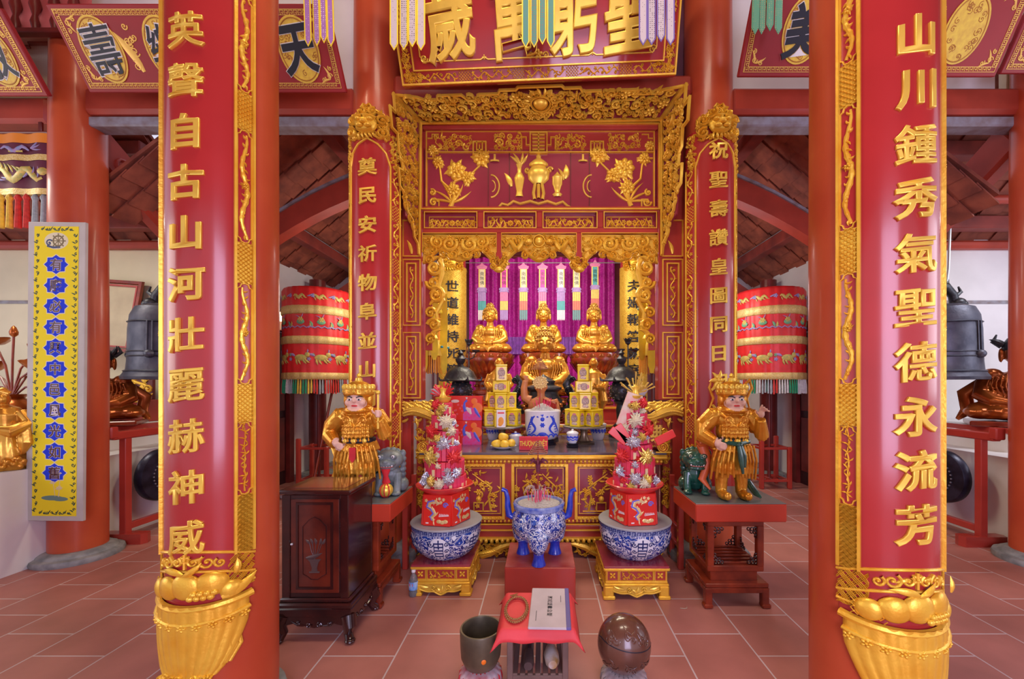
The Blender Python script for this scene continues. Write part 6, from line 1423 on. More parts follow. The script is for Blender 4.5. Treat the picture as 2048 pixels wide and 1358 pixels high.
t = thing('sutra_book', 'thin grey-white sutra book with violet spine lying on the red cloth', 'book', (.035, 2.09, zt+.008), -.03)
b = B(); b.box(-.10, .10, -.185, .185, 0, .012, .003); b.build('cover', mat('grey_paper', (.56, .50, .52), .7, 0, var=.08, vscale=7), t)
b = B(); b.box(.078, .102, -.186, .186, -.0005, .0135, .003); b.build('spine', mat('violet_cloth', (.14, .12, .34), .6), t)
g = B()
for k, ch in enumerate('消災延壽妙經'): vs_, fs_ = text(ch, .028, .001, .0); g.add([(x-.0, z+.085-.032*k, .0126-y) for x, y, z in vs_], fs_)
for k in range(11): g.box(.055, .058, .10-.006*k, .103-.006*k, .0122, .0128, 0); g.box(-.068, -.064, -.05-.008*k, -.046-.008*k, .0122, .0128, 0)
g.build('title_writing', BLACK, t)
t = thing('prayer_beads', 'loop of brown wooden prayer beads on the red cloth, left of the sutra book', 'prayer beads', (-.135, 2.08, zt+.005))
BEADM = mat('bead_wood', (.34, .16, .05), .35, 0, var=.25, vscale=90); b = B()
for k in range(72): a = 2*pi*k/72*2; q = 1-.11*(k//36); b.sph((.058*q*cos(a), .118*q*sin(a), .007+.006*(k//36)), .0058, u=8, v=6)
b.build('beads', BEADM, t); b = B()
for k in range(12): b.tube([(-.02, .115, .008), (-.045+.004*k, .135+.002*k, .006)], .0015, 4)
b.build('tassel', BEADM, t)
t = thing('drum_mallet', 'cloth-headed drum mallet lying on the shelf under the low table', 'mallet', (.04, 2.0, .14)); b = B(); b.cyl((-.01, .19, .035), (0, .03, .035), .011, n=10); b.build('handle', ROSEM, t)
b = B(); b.tube([(0, .05, .037), (.0, .0, .037), (.005, -.05, .037), (.006, -.075, .037)], [.025, .037, .034, .02], 14); b.build('head', mat('striped_cloth', (.50, .46, .42), .7, 0, col2=(.36, .20, .05), vscale=18), t)
t = thing('bell_striker', 'dark bell striker lying on the shelf under the low table, left of the drum mallet', 'striker', (-.07, 2.0, .14)); b = B(); b.cyl((0, .17, .025), (0, .0, .025), .012, n=10); b.build('handle', BLACK, t)
b = B(); b.tube([(0, .03, .027), (0, -.05, .027), (0, -.07, .027)], [.024, .027, .02], 14); b.build('head', mat('dark_leather', (.07, .045, .04), .5, 0, var=.2), t)

def cushion(label, x, y, r, h, m1, m2):
    t = thing('cushion', label, 'cushion', (x, y, 0)); b = B()
    b.lathe([(r*.5, 0), (r*.9, h*.12), (r, h*.45), (r*.93, h*.8), (r*.7, h*.98), (r*.3, h), (0, h*.97)], 72, ripple=lambda a, z: .045*abs(sin(9*a))-.02); b.build('padding', m1, t, angle=70)
    g = B()
    for k in range(18): a = 2*pi*k/18; g.tube([(r*.5*cos(a), r*.5*sin(a), h*.99), (r*.95*cos(a), r*.95*sin(a), h*.76), (r*.985*cos(a), r*.985*sin(a), h*.45), (r*.9*cos(a), r*.9*sin(a), h*.1)], .004, 5)
    g.build('piping', m2, t)
cushion('red and white round cushion under the bronze bowl bell', -.31, 2.03, .108, .10, mat('red_white_cloth', (.62, .50, .50), .7, 0, col2=(.50, .05, .06), vscale=15), REDCL)
t = thing('bowl_bell', 'dark bronze bowl bell with an orange dot, on a cushion left of the low table', 'bell', (-.308, 2.03, .098)); b = B()
b.lathe([(.02, .004), (.05, 0), (.08, .02), (.097, .06), (.101, .12), (.103, .192), (.101, .197), (.093, .197), (.091, .19), (.089, .11), (.07, .03), (0, .018)], 48); b.build('bowl', mat('aged_bronze', (.10, .085, .055), .4, .5, col2=(.20, .17, .10), vscale=8, bump=.1, bscale=20), t)
g = B(); g.dome(.028, .085, .012, .013, 0, .003, 12); g.bend(0, 0, .0985); g.build('orange_dot', mat('orange_sticker', (.86, .20, .015), .5), t)
cushion('grey-pink round cushion under the wooden fish drum', .40, 2.03, .115, .085, mat('grey_pink_cloth', (.42, .33, .31), .8, 0, col2=(.56, .48, .46), vscale=16), mat('grey_cord', (.22, .18, .18), .8))
t = thing('wooden_fish_drum', 'round brown wooden fish drum with a slit, on a cushion right of the low table', 'drum', (.402, 2.03, .08)); FD = mat('polished_brown_wood', (.15, .06, .035), .24, 0, col2=(.07, .032, .022), vscale=4, coat=.6)
b = B(); b.sph((0, 0, .135), .131, .125, .137, 40, 28); b.v = [(x*(1-.18*(z-.135)), y, z) for x, y, z in b.v]; b.build('body', FD, t, angle=80)
def onball(g, e=.001):
    for i, (x, q, z) in enumerate(g.v):
        d = Vector((x, -math.sqrt(max(.0001, 1-min(.98, (x/.131)**2+(z/.137)**2)))*.125, z)); k = 1+(-q+e)/d.length; g.v[i] = (d.x*k*(1-.18*d.z), d.y*k, d.z*k+.135)
g = B(); g.rib([(-.128+.256*i/24, .05-.035*(i/24)) for i in range(25)], .0022, 0, .0008); onball(g, .0004); g.build('slit', BLACK, t)
g = B()
for x, z, s in ((0, .085, 1), (-.06, .07, -1), (.065, .06, 1), (0, -.06, 1), (-.07, -.05, -1), (.075, -.055, 1)): g.spiral(x, z, .022, 0, 1.3, 0, .003, .003, s); g.spiral(x+.025*s, z-.012, .015, 2, 1.3, 0, .003, .003, -s); g.leaf(x, z, .045, .006, pi if s < 0 else 0, 0, .003, .5); g.leaf(x, z, .04, .006, pi*.5, 0, .003, .5)
onball(g); g.build('carved_scrolls', FD, t)

t = thing('water_bottle', 'small clear plastic bottle with blue label standing on the floor by the left carved stand', 'bottle', (WX(827, 2.9), 2.9, 0)); CLEAR = mat('clear_plastic', (.92, .95, .97), .08, 0, trans=.85, ior=1.2)
b = B(); b.lathe([(.026, 0), (.03, .006), (.031, .03), (.029, .05), (.031, .06), (.031, .10), (.029, .115), (.022, .14), (.013, .158), (.012, .17)], 28); b.build('bottle', CLEAR, t)
b = B(); b.lathe([(.027, .004), (.0285, .04), (0, .041)], 24); b.build('amber_drink', mat('amber_drink', (.75, .48, .14), .2), t)
b = B(); b.lathe([(.0322, .05), (.0325, .07), (.0322, .105)], 28); b.build('label', mat('bottle_label_blue', (.05, .25, .66), .4, 0, col2=(.55, .70, .82), vscale=26), t)
g = B(); g.box(-.02, .004, -.001, 0, .078, .098, 0); g.bend(0, 0, .0326); g.build('red_mark', GRED, t)
b = B(); b.lathe([(.0145, .168), (.015, .17), (.015, .185), (.012, .187)], 20); b.build('cap', WHITE, t)
t = thing('twig', 'tiny dry twig lying on the tiles right of the right carved stand', 'twig', (WX(1368, 2.73), 2.73, .004)); b = B(); b.tube([(-.025, .0, 0), (.0, -.005, 0), (.02, 0, 0), (.025, .02, 0)], .002, 5); b.build('stem', mat('straw', (.45, .38, .25), .8), t)

# dark rosewood cabinet at the left
t = thing('rosewood_cabinet', 'tall dark rosewood offering cabinet with carved door, standing beside the front left pillar', 'cabinet', (-1.325, 2.545, 0)); t.scale = (1, 1, 1.02); hw, hd = .20, .17
b = B(); b.box(-hw-.012, hw+.012, -hd-.012, hd+.012, .838, .866, .008); b.build('top', ROSE, t)
b = B(); b.box(-hw+.045, hw-.045, -hd+.05, hd-.05, .8655, .8675, 0); b.build('inset_panel', mat('rosewood_top', (.20, .05, .035), .14, 0, col2=(.12, .03, .02), vscale=4, coat=.6), t)
b = B(); b.box(-hw+.008, hw-.008, -hd+.008, hd-.008, .25, .84, .004); b.build('carcass', ROSE, t)
b = B(); b.box(-hw+.06, hw-.06, -hd-.002, -hd+.01, .28, .815, .003); d = b.build('door', mat('rosewood_door', (.15, .025, .012), .2, 0, col2=(.05, .010, .008), vscale=5, coat=.6), t)
g = B(); y = -hd-.002
g.bar([(-.10, .31), (.10, .31), (.10, .79), (-.10, .79)], .016, y, .006, True); g.bar([(-.068, .39), (-.068, .66), (-.03, .70), (0, .715), (.03, .70), (.068, .66), (.068, .39), (.04, .375), (.02, .36), (-.02, .36), (-.04, .375)], .004, y, .004, True); g.build('moulding', ROSE, d)
g = B(); g.prism([(-.018, .405), (.018, .405), (.014, .425), (.026, .46), (.04, .475), (-.04, .475), (-.026, .46), (-.014, .425)], y-.004, y); g.leaf(-.05, .48, .10, .012, .1, y, .005, .2)
for x, a in ((-.03, 2.0), (-.012, 1.7), (.008, 1.5), (.03, 1.1), (.045, .8)): g.rib([(0, .475), (x*.6, .52), (x, .56+.02*abs(a-1.5))], .002, y, .003); g.leaf(x, .56, .035, .008, a, y, .005)
g.rib([(-.03, .40), (.03, .40)], .005, y, .005); g.build('carved_vase_of_lotus', mat('pearl_inlay', (.10, .065, .06), .25, .2), d)
b = B(); b.sph((-.13, -hd-.006, .56), .008); b.build('knob', SILV, d)
for sx in (-1, 1):
    for ya, yb in ((-hd, -hd+.02), (hd-.02, hd)): b = B(); b.box(sx*(hw-.03)-.024, sx*(hw-.03)+.024, ya, yb, .25, .84, .004); b.build('stile', ROSE, t)
b = B(); b.box(-hw-.004, hw+.004, -hd-.004, hd+.004, .225, .25, .008); b.box(-hw-.02, hw+.02, -hd-.02, hd+.02, .195, .226, .008); b.box(-hw-.016, hw+.016, -hd-.016, hd+.016, .15, .195, .004); b.build('base_moulding', ROSE, t)
for sx in (-1, 1):
    for sy in (-1, 1): b = B(); b.tube([(sx*(hw-.01), sy*(hd-.01), .15), (sx*(hw+.006), sy*(hd+.006), .10), (sx*(hw-.012), sy*(hd-.012), .05), (sx*(hw+.006), sy*(hd+.006), .018)], [.042, .036, .024, .026], 12); b.sph((sx*(hw+.008), sy*(hd+.008), .016), .03, .03, .016); b.build('leg', ROSE, t)
g = B()
for rz, hx, hy in ((0, hw, hd), (pi/2, hd, hw), (pi, hw, hd), (-pi/2, hd, hw)):
    g.T = Matrix.Rotation(rz, 4, 'Z'); y = -hy-.008; g.prism([(-hx, .16), (-hx+.04, .10), (-hx+.10, .115), (-.05, .095), (0, .085), (.05, .095), (hx-.10, .115), (hx-.04, .10), (hx, .16)], y, y+.016)
    for s in (-1, 1): g.spiral(s*.03, .105, .016, 0, 1.4, y, .005, .008, s); g.spiral(s*.09, .11, .014, 1, 1.4, y, .005, .008, -s); g.leaf(s*.05, .10, .09, .008, 0 if s > 0 else pi, y, .008, .3*s)
    g.T = None
g.build('apron', ROSE, t)
# ================================================================ guardian tables, stands, statues
SLATE = mat('slate_paint', (.11, .14, .14), .3, 0, col2=(.17, .19, .19), vscale=5)
def guardian_table(nm, sx):
    x0, x1 = sorted((sx*1.01, sx*1.615)); xc = (x0+x1)/2; hw = (x1-x0)/2
    t = thing('guardian_table', 'thick red table slab with slate-grey top carrying the guardian statue %s of the altar' % nm, 'table', (xc, 2.94, .585))
    b = B(); b.box(-hw, hw, -.235, .235, 0, .119, .006); b.build('slab', SLAB, t); b = B(); b.box(-hw+.003, hw-.003, -.232, .232, .118, .123, .002); b.build('slate_top', SLATE, t)
    xs = sx*1.30; t = thing('redwood_stand', 'openwork redwood stand under the guardian table %s of the altar' % nm, 'stand', (xs, 2.93, 0)); hw, hd = .19, .175
    b = B(); b.box(-hw, hw, -hd, hd, .54, .584, .005); b.build('top', ROSEM, t); b = B(); b.box(-hw, hw, -hd, hd, .235, .275, .005); b.box(-hw+.03, hw-.03, -hd+.03, hd-.03, .16, .236, .004); b.build('waist', ROSEM, t)
    for a in (-1, 1):
        for c in (-1, 1): b = B(); b.box(a*(hw-.022)-.022, a*(hw-.022)+.022, c*(hd-.022)-.022, c*(hd-.022)+.022, .27, .545, .004); b.build('post', ROSEM, t)
    b = B(); b.box(-hw-.022, hw+.022, -hd-.022, hd+.022, .135, .165, .006); b.box(-hw-.022, hw+.022, -hd-.022, -hd+.01, .10, .135, .004); b.box(-hw-.022, -hw+.01, -hd, hd, .10, .135, .004); b.box(hw-.01, hw+.022, -hd, hd, .10, .135, .004); b.build('base_frame', ROSEM, t)
    for a in (-1, 1):
        for c in (-1, 1): b = B(); b.box(a*(hw)-.024, a*(hw)+.024, c*(hd)-.024, c*(hd)+.024, .02, .135, .005); b.box(a*(hw+.004)-.03, a*(hw+.004)+.03, c*(hd+.004)-.03, c*(hd+.004)+.03, 0, .03, .008); b.build('leg', ROSEM, t)
    b = B()
    for k in range(6): b.box(-hw+.02, hw-.02, -hd+.03+.055*k, -hd+.055+.055*k, .276, .286, .002)
    b.build('slatted_shelf', ROSEM, t)
    g = B()
    for rz, hx, hy in ((0, hw, hd), (pi/2, hd, hw), (pi, hw, hd), (-pi/2, hd, hw)):
        g.T = Matrix.Rotation(rz, 4, 'Z')
        for a in (-1, 1):
            for zc, d in ((.53, -1), (.285, 1)):
                for (u, v, r) in ((.055, .012, .013), (.055, .035, .012), (.075, .012, .012), (.10, .010, .010), (.05, .06, .010), (.08, .03, .010)):
                    g.tube([(a*(hx-u)+r*cos(q), -hy+.012, zc+d*v+r*sin(q)) for q in [2*pi*i/8 for i in range(8)]], .0042, 5, closed=True)
        g.T = None
    g.build('fretwork_lattice', ROSE, t)
guardian_table('right', 1); guardian_table('left', -1)

ROBE = mat('guardian_gilding', (.84, .45, .05), .26, .55, col2=(.66, .24, .015), vscale=9, bump=.2, bscale=45)
def guardian(label, x, y, z, h, rz, staff):
    t = thing('guardian_statue', label, 'statue', (x, y, z), rz); M = Matrix.Diagonal((h*.84, h*.9, h, 1)); MI = M.inverted(); b = B(); b.T = M
    for s in (-1, 1):
        b.sph((s*.10, -.055, .035), .055, .115, .04); b.tube([(s*.10, 0, .04), (s*.10, .0, .13), (s*.09, .0, .26), (s*.08, .01, .45)], [.055, .06, .075, .09], 12); b.sph((s*.10, -.16, .045), .038, .03, .035)
        b.sph((s*.17, .005, .70), .085, .08, .07); 
        for k in range(5): b.tube([(s*(.03+.035*k), -.155+.012*k, .46), (s*(.05+.04*k), -.17+.02*k, .33), (s*(.04+.045*k), -.16+.03*k, .20-.01*k)], .013, 6)
    b.lathe([(.14, .215), (.19, .22), (.195, .27), (.17, .38), (.145, .47), (.14, .50)], 36, sy=.80, ripple=lambda a, q: .07*sin(9*a)*(1-q))
    b.lathe([(.16, .40), (.20, .41), (.175, .47), (.15, .50)], 30, sy=.8, ripple=lambda a, q: .04*sin(12*a))
    b.sph((0, -.01, .57), .155, .135, .12, 20, 14); b.sph((0, -.0, .665), .165, .12, .10, 20, 14)
    b.tube([(-.17, 0, .71), (-.27, .02, .61), (-.285, .0, .53), (-.19, -.10, .475)], [.08, .085, .075, .05], 12); b.tube([(.17, 0, .71), (.255, -.02, .60), (.27, -.06, .55), (.235, -.125, .68)], [.08, .085, .075, .042], 12)
    b.tube([(-.27, .02, .60), (-.31, .06, .50)], [.06, .01], 8); b.tube([(.26, -.03, .58), (.30, .03, .48)], [.06, .01], 8)
    # hands with fingers
    b.sph((-.175, -.115, .472), .034, .026, .03)
    for k in range(4): b.tube([(-.165, -.125, .485-.014*k), (-.125, -.145, .478-.015*k), (-.105, -.14, .468-.014*k)], .0105, 6)
    b.tube([(-.18, -.12, .495), (-.15, -.13, .512)], .0105, 6)
    hx, hy, hz = .232, -.135, .725
    b.sph((hx, hy, hz), .034, .024, .036)
    for k in range(4):
        if staff: b.tube([(hx-.025+.002*k, hy-.01, hz+.024-.015*k), (hx-.005, hy-.036, hz+.024-.015*k), (hx+.022, hy-.028, hz+.022-.015*k)], .0105, 6)
        else: b.tube([(hx-.02+.014*k, hy-.006, hz+.025), (hx-.012+.016*k, hy-.02, hz+.055-.008*k), (hx-.005+.024*k, hy-.035, hz+.075-.018*k)], .0095, 6)
    b.tube([(hx-.022, hy, hz-.005), (hx-.05, hy-.012, hz+.012), (hx-.055, hy-.02, hz+.032)], .010, 6)
    # head in its hood
    HD = Matrix.Translation((0, -.02, .775)) @ Matrix.Diagonal((1.36, 1.28, 1.16, 1)) @ Matrix.Translation((0, .02, -.775)); b.T = M @ HD
    b.tube([(0, 0, .73), (0, -.01, .79)], .07, 12); b.sph((0, -.025, .835), .082, .088, .098, 20, 16); b.sph((0, -.075, .79), .055, .035, .04); b.sph((0, -.116, .825), .013, .016, .016, 8, 6)
    for s in (-1, 1): b.sph((s*.045, -.085, .81), .03, .025, .028); b.sph((s*.088, -.02, .83), .016, .03, .055)
    b.lathe([(.10, .735), (.115, .75), (.10, .775), (.085, .78)], 24, (0, -.01, 0), .95)
    b.lathe([(.094, .855), (.108, .868), (.108, .90), (.095, .93), (.05, .96), (.02, .965)], 28, (0, -.012, 0))
    b.T = M
    # armour relief on the chest and belly
    for k in range(40):
        a = -pi/2+(k % 8-3.5)*.26; zz = .50+.03*(k//8); b.sph((.158*cos(a)*.98, -.01+.138*sin(a), zz), .016, .014, .013, 6, 5)
    for s in (-1, 1):
        b.tube([(s*.075+.035*cos(q), -.118-.005*sin(q), .665+.035*sin(q)) for q in [2*pi*i/10 for i in range(10)]], .011, 6, closed=True); b.sph((s*.075, -.122, .665), .02, .012, .02)
        b.tube([(s*.16, -.03, .74), (s*.10, -.10, .70), (s*.02, -.135, .62)], .016, 6)
        for k in range(4): b.tube([(s*(.20+.03*k), -.07+.02*k, .70-.03*k), (s*(.25+.015*k), -.06, .66-.03*k)], .012, 6)
    HI = (M @ HD).inverted()
    def face(c):
        c = HI @ c; return c.y < -.05 and (c.x/.072)**2+((c.z-.808)/.058)**2 < 1
    def hand(c):
        c = MI @ c; return (c-Vector((-.15, -.128, .478))).length < .062 and c.y < -.09 or (c-Vector((hx, hy-.012, hz+.022))).length < .068 and c.z > hz-.03 and c.y < -.1
    b.remesh('body', [ROBE, SKIN], t, .0048, 2, pick=lambda c: 1 if face(c) or hand(c) else 0)
    def face_bits(nm, m, fn):
        g = B(); g.T = M @ HD
        for s in (-1, 1): fn(g, s)
        g.build(nm, m, t)
    face_bits('eye_white', WHITE, lambda g, s: g.sph((s*.033, -.1085, .832), .017, .006, .0075, 10, 6)); face_bits('pupil', BLACK, lambda g, s: g.sph((s*.033, -.1135, .832), .007, .004, .0065, 8, 6))
    face_bits('eyebrow', BLACK, lambda g, s: g.tube([(s*.014, -.113, .846), (s*.036, -.110, .856), (s*.058, -.094, .850)], [.0035, .0045, .002], 6)); face_bits('lips', REDCL, lambda g, s: g.sph((s*.008, -.109, .788), .014, .006, .006, 8, 6))
    # crown, belt, sash, scarf
    HC = Matrix.Translation((0, -.02, .775)) @ Matrix.Diagonal((1.19, 1.14, 1.12, 1)) @ Matrix.Translation((0, .02, -.775)); g = B(); g.T = M @ HC; g.lathe([(.108, .875), (.120, .885), (.118, .91), (.108, .915)], 28, (0, -.012, 0)); g.lathe([(.06, .945), (.055, .965), (.03, .975), (.028, .995), (.012, 1.0), (.02, 1.012), (.01, 1.03), (0, 1.035)], 20, (0, -.012, 0))
    for k in range(11): a = -pi/2+(k-5)*.36; g.sph((.112*cos(a), -.012+.112*sin(a), .925), .022, .014, .026, 8, 6); g.sph((.118*cos(a), -.012+.118*sin(a), .895), .012, .008, .012, 6, 5)
    g.build('crown', GOLDB, t)
    if not staff:
        for s in (-1, 1): g = B(); g.T = M @ HC; g.tube([(s*.10, .0, .93), (s*.16, .01, .98), (s*.18, .01, .92), (s*.14, .02, .84), (s*.17, .03, .76)], [.012, .014, .012, .012, .006], 8); g.build('crown_ribbon', ROBE, t)
        g = B(); g.T = M @ HC; g.rosette(-.11, .98, .05, -.01, .02, 6); [g.leaf(-.11, .98, .08, .015, a, -.01, .015) for a in (1, 2, 3, 4)]; g.build('crown_flower', GOLDB, t)
    g = B(); g.T = M; g.lathe([(.156, .478), (.163, .485), (.163, .508), (.156, .515)], 36, (0, -.008, 0), .86); g.build('belt', BLACK, t)
    g = B(); g.T = M
    for k in (-2, 0, 2): g.sph((.16*sin(k*.3), -.008-.142*cos(k*.3), .497), .026, .012, .02, 10, 6)
    g.build('belt_plate', GOLDB, t)
    if staff:
        g = B(); g.T = M; g.prism([(-.03, .36), (0, .325), (.03, .36), (.03, .45), (-.03, .45)], -.185, -.172); g.build('red_tassel', REDCL, t)
        g = B(); g.T = M; g.cyl((hx, hy-.012, .60), (hx, hy-.012, .90), .012, n=10); g.sph((hx, hy-.012, .90), .02); g.build('staff', GOLDB, t)
    else:
        g = B(); g.T = M
        g.tube([(-.13, -.10, .49), (0, -.165, .475), (.13, -.10, .49)], .02, 8); g.sph((.01, -.17, .47), .03, .022, .028); g.tube([(.0, -.175, .46), (.01, -.195, .36), (.03, -.195, .24)], [.02, .026, .012], 8); g.tube([(.02, -.175, .46), (.045, -.19, .38), (.05, -.19, .29)], [.02, .024, .012], 8); g.build('green_sash', GREEN, t)
        g = B(); g.T = M; g.tube([(.16, .08, .30), (.20, .08, .12), (.24, -.02, .04), (.27, -.06, .012)], [.04, .04, .03, .01], 8, .5); g.build('green_scarf', GREEN, t)
    g = B(); g.T = M
    g.tube([(-.17, .06, .55), (-.26, .08, .42), (-.20, .06, .28), (-.27, .06, .14), (-.20, .02, .06)], [.05, .06, .05, .04, .01], 10, .5)
    g.tube([(-.22, .05, .46), (-.30, .05, .44), (-.34, .03, .47)], [.03, .02, .006], 8); g.build('flowing_scarf', ROBE if staff else mat('orange_scarf', (.60, .11, .02), .35, .1), t)
    return t
guardian('gold guardian statue left of the altar, fist raised, half hidden by the dark cabinet', -1.285, 2.86, .7085, .815, .10, True)
guardian('gold guardian statue with green sash right of the altar, open hand raised', 1.315, 2.86, .7085, .815, -.05, False)
def lion(label, x, y, z, h, rz, m, grey):
    t = thing('lion_statue', label, 'statue', (x, y, z), rz); b = B(); b.T = Matrix.Scale(h, 4)
    b.sph((0, .12, .28), .26, .30, .28); b.sph((0, -.04, .42), .23, .2, .24); b.sph((0, -.12, .74), .30, .27, .22, 18, 12); b.sph((0, -.33, .70), .20, .14, .10); b.sph((0, -.30, .58), .18, .13, .05); b.sph((0, -.44, .75), .06, .05, .045)
    for s in (-1, 1):
        b.tube([(s*.17, -.10, .45), (s*.19, -.18, .2), (s*.18, -.24, .05)], [.10, .085, .08], 10); b.sph((s*.18, -.28, .045), .10, .11, .05); b.sph((s*.24, .12, .15), .13, .2, .15); b.sph((s*.14, -.33, .84), .075, .06, .06); b.sph((s*.27, -.02, .86), .07, .05, .09)
        for k in range(5): b.sph((s*(.27-.01*k), .0+.04*k, .74-.12*k), .075)
        for k in range(3): b.tube([(s*(.05+.05*k), -.42+.03*k, .665), (s*(.05+.05*k), -.42+.03*k, .625)], [.025, .008], 6)
    for k in range(6): b.sph((.18*cos(pi*k/5), .02, .86+.08*sin(pi*k/5)), .07)
    b.remesh('body', m, t, h*.016, 2)
    g = B(); g.T = Matrix.Scale(h, 4)
    for s in (-1, 1): g.sph((s*.14, -.385, .85), .034, .025, .034)
    g.build('eyeball', WHITE if grey else mat('pale_glaze', (.45, .46, .30), .3), t)
    g = B(); g.T = Matrix.Scale(h, 4); [g.sph((s*.14, -.408, .85), .016, .01, .016) for s in (-1, 1)]; g.build('pupil', BLACK, t)
    g = B(); g.T = Matrix.Scale(h, 4); g.sph((0, -.37, .64), .155, .075, .026); g.build('mouth', mat('coral_mouth', (.55, .16, .12), .4), t)
    g = B(); g.T = Matrix.Scale(h, 4); [g.sph(((k-2.5)*.05, -.445+.012*abs(k-2.5), .665), .018, .014, .024, 6, 5) for k in range(6)]; g.build('teeth', WHITE, t)
    if grey:
        g = B(); g.T = Matrix.Scale(h, 4); g.tube([(0, -.40, .60), (0, -.40, .45), (0, -.36, .30)], [.10, .05, .09], 10, .5); g.build('red_ribbon', REDCL, t)
        g = B(); g.T = Matrix.Scale(h, 4); g.sph((0, -.38, .15), .145, .145, .145, 18, 12); o = g.build('gold_ball', GOLDB, t)
        g = B(); g.T = Matrix.Scale(h, 4); [g.tube([(.15*cos(q)*cos(a), -.38+.15*cos(q)*sin(a), .15+.15*sin(q)) for q in [-1.4+.28*i for i in range(11)]], .012, 5) for a in (-2.2, -1.57, -.9)]; g.build('red_band', REDCL, o)
        g = B(); g.T = Matrix.Scale(h, 4); [g.tube([(-.26, .0-.02*k, .5-.08*k), (-.30, -.05-.02*k, .44-.08*k), (-.26, -.1, .40-.08*k)], .03, 6) for k in range(4)]; g.build('green_mane', GREEN, t)
    return t
lion('grey stone lion with red ribbon and gold ball, on the left guardian table', -1.115, 2.99, .7085, .33, .12, mat('grey_glaze', (.13, .17, .17), .4, 0, col2=(.24, .28, .27), vscale=14, bump=.2, bscale=40), True)
lion('dark green glazed lion with open mouth, on the right guardian table', 1.125, 3.02, .7085, .33, -.25, GREEN, False)
# narrow red wooden frames squeezed between pillar and altar table
for sx, nm in ((-1, 'left'), (1, 'right')):
    t = thing('red_rack', 'narrow red wooden rack standing between the altar table and the pillar %s of it' % nm, 'rack', (sx*1.115, 3.42, 0))
    for y in (-.10, .12): b = B(); b.box(-.022, .022, y-.022, y+.022, 0, .72, .005); b.build('post', RED, t)
    for z in (.16, .30, .62): b = B(); b.box(-.016, .016, -.10, .12, z, z+.03, .004); b.build('rail', RED, t)

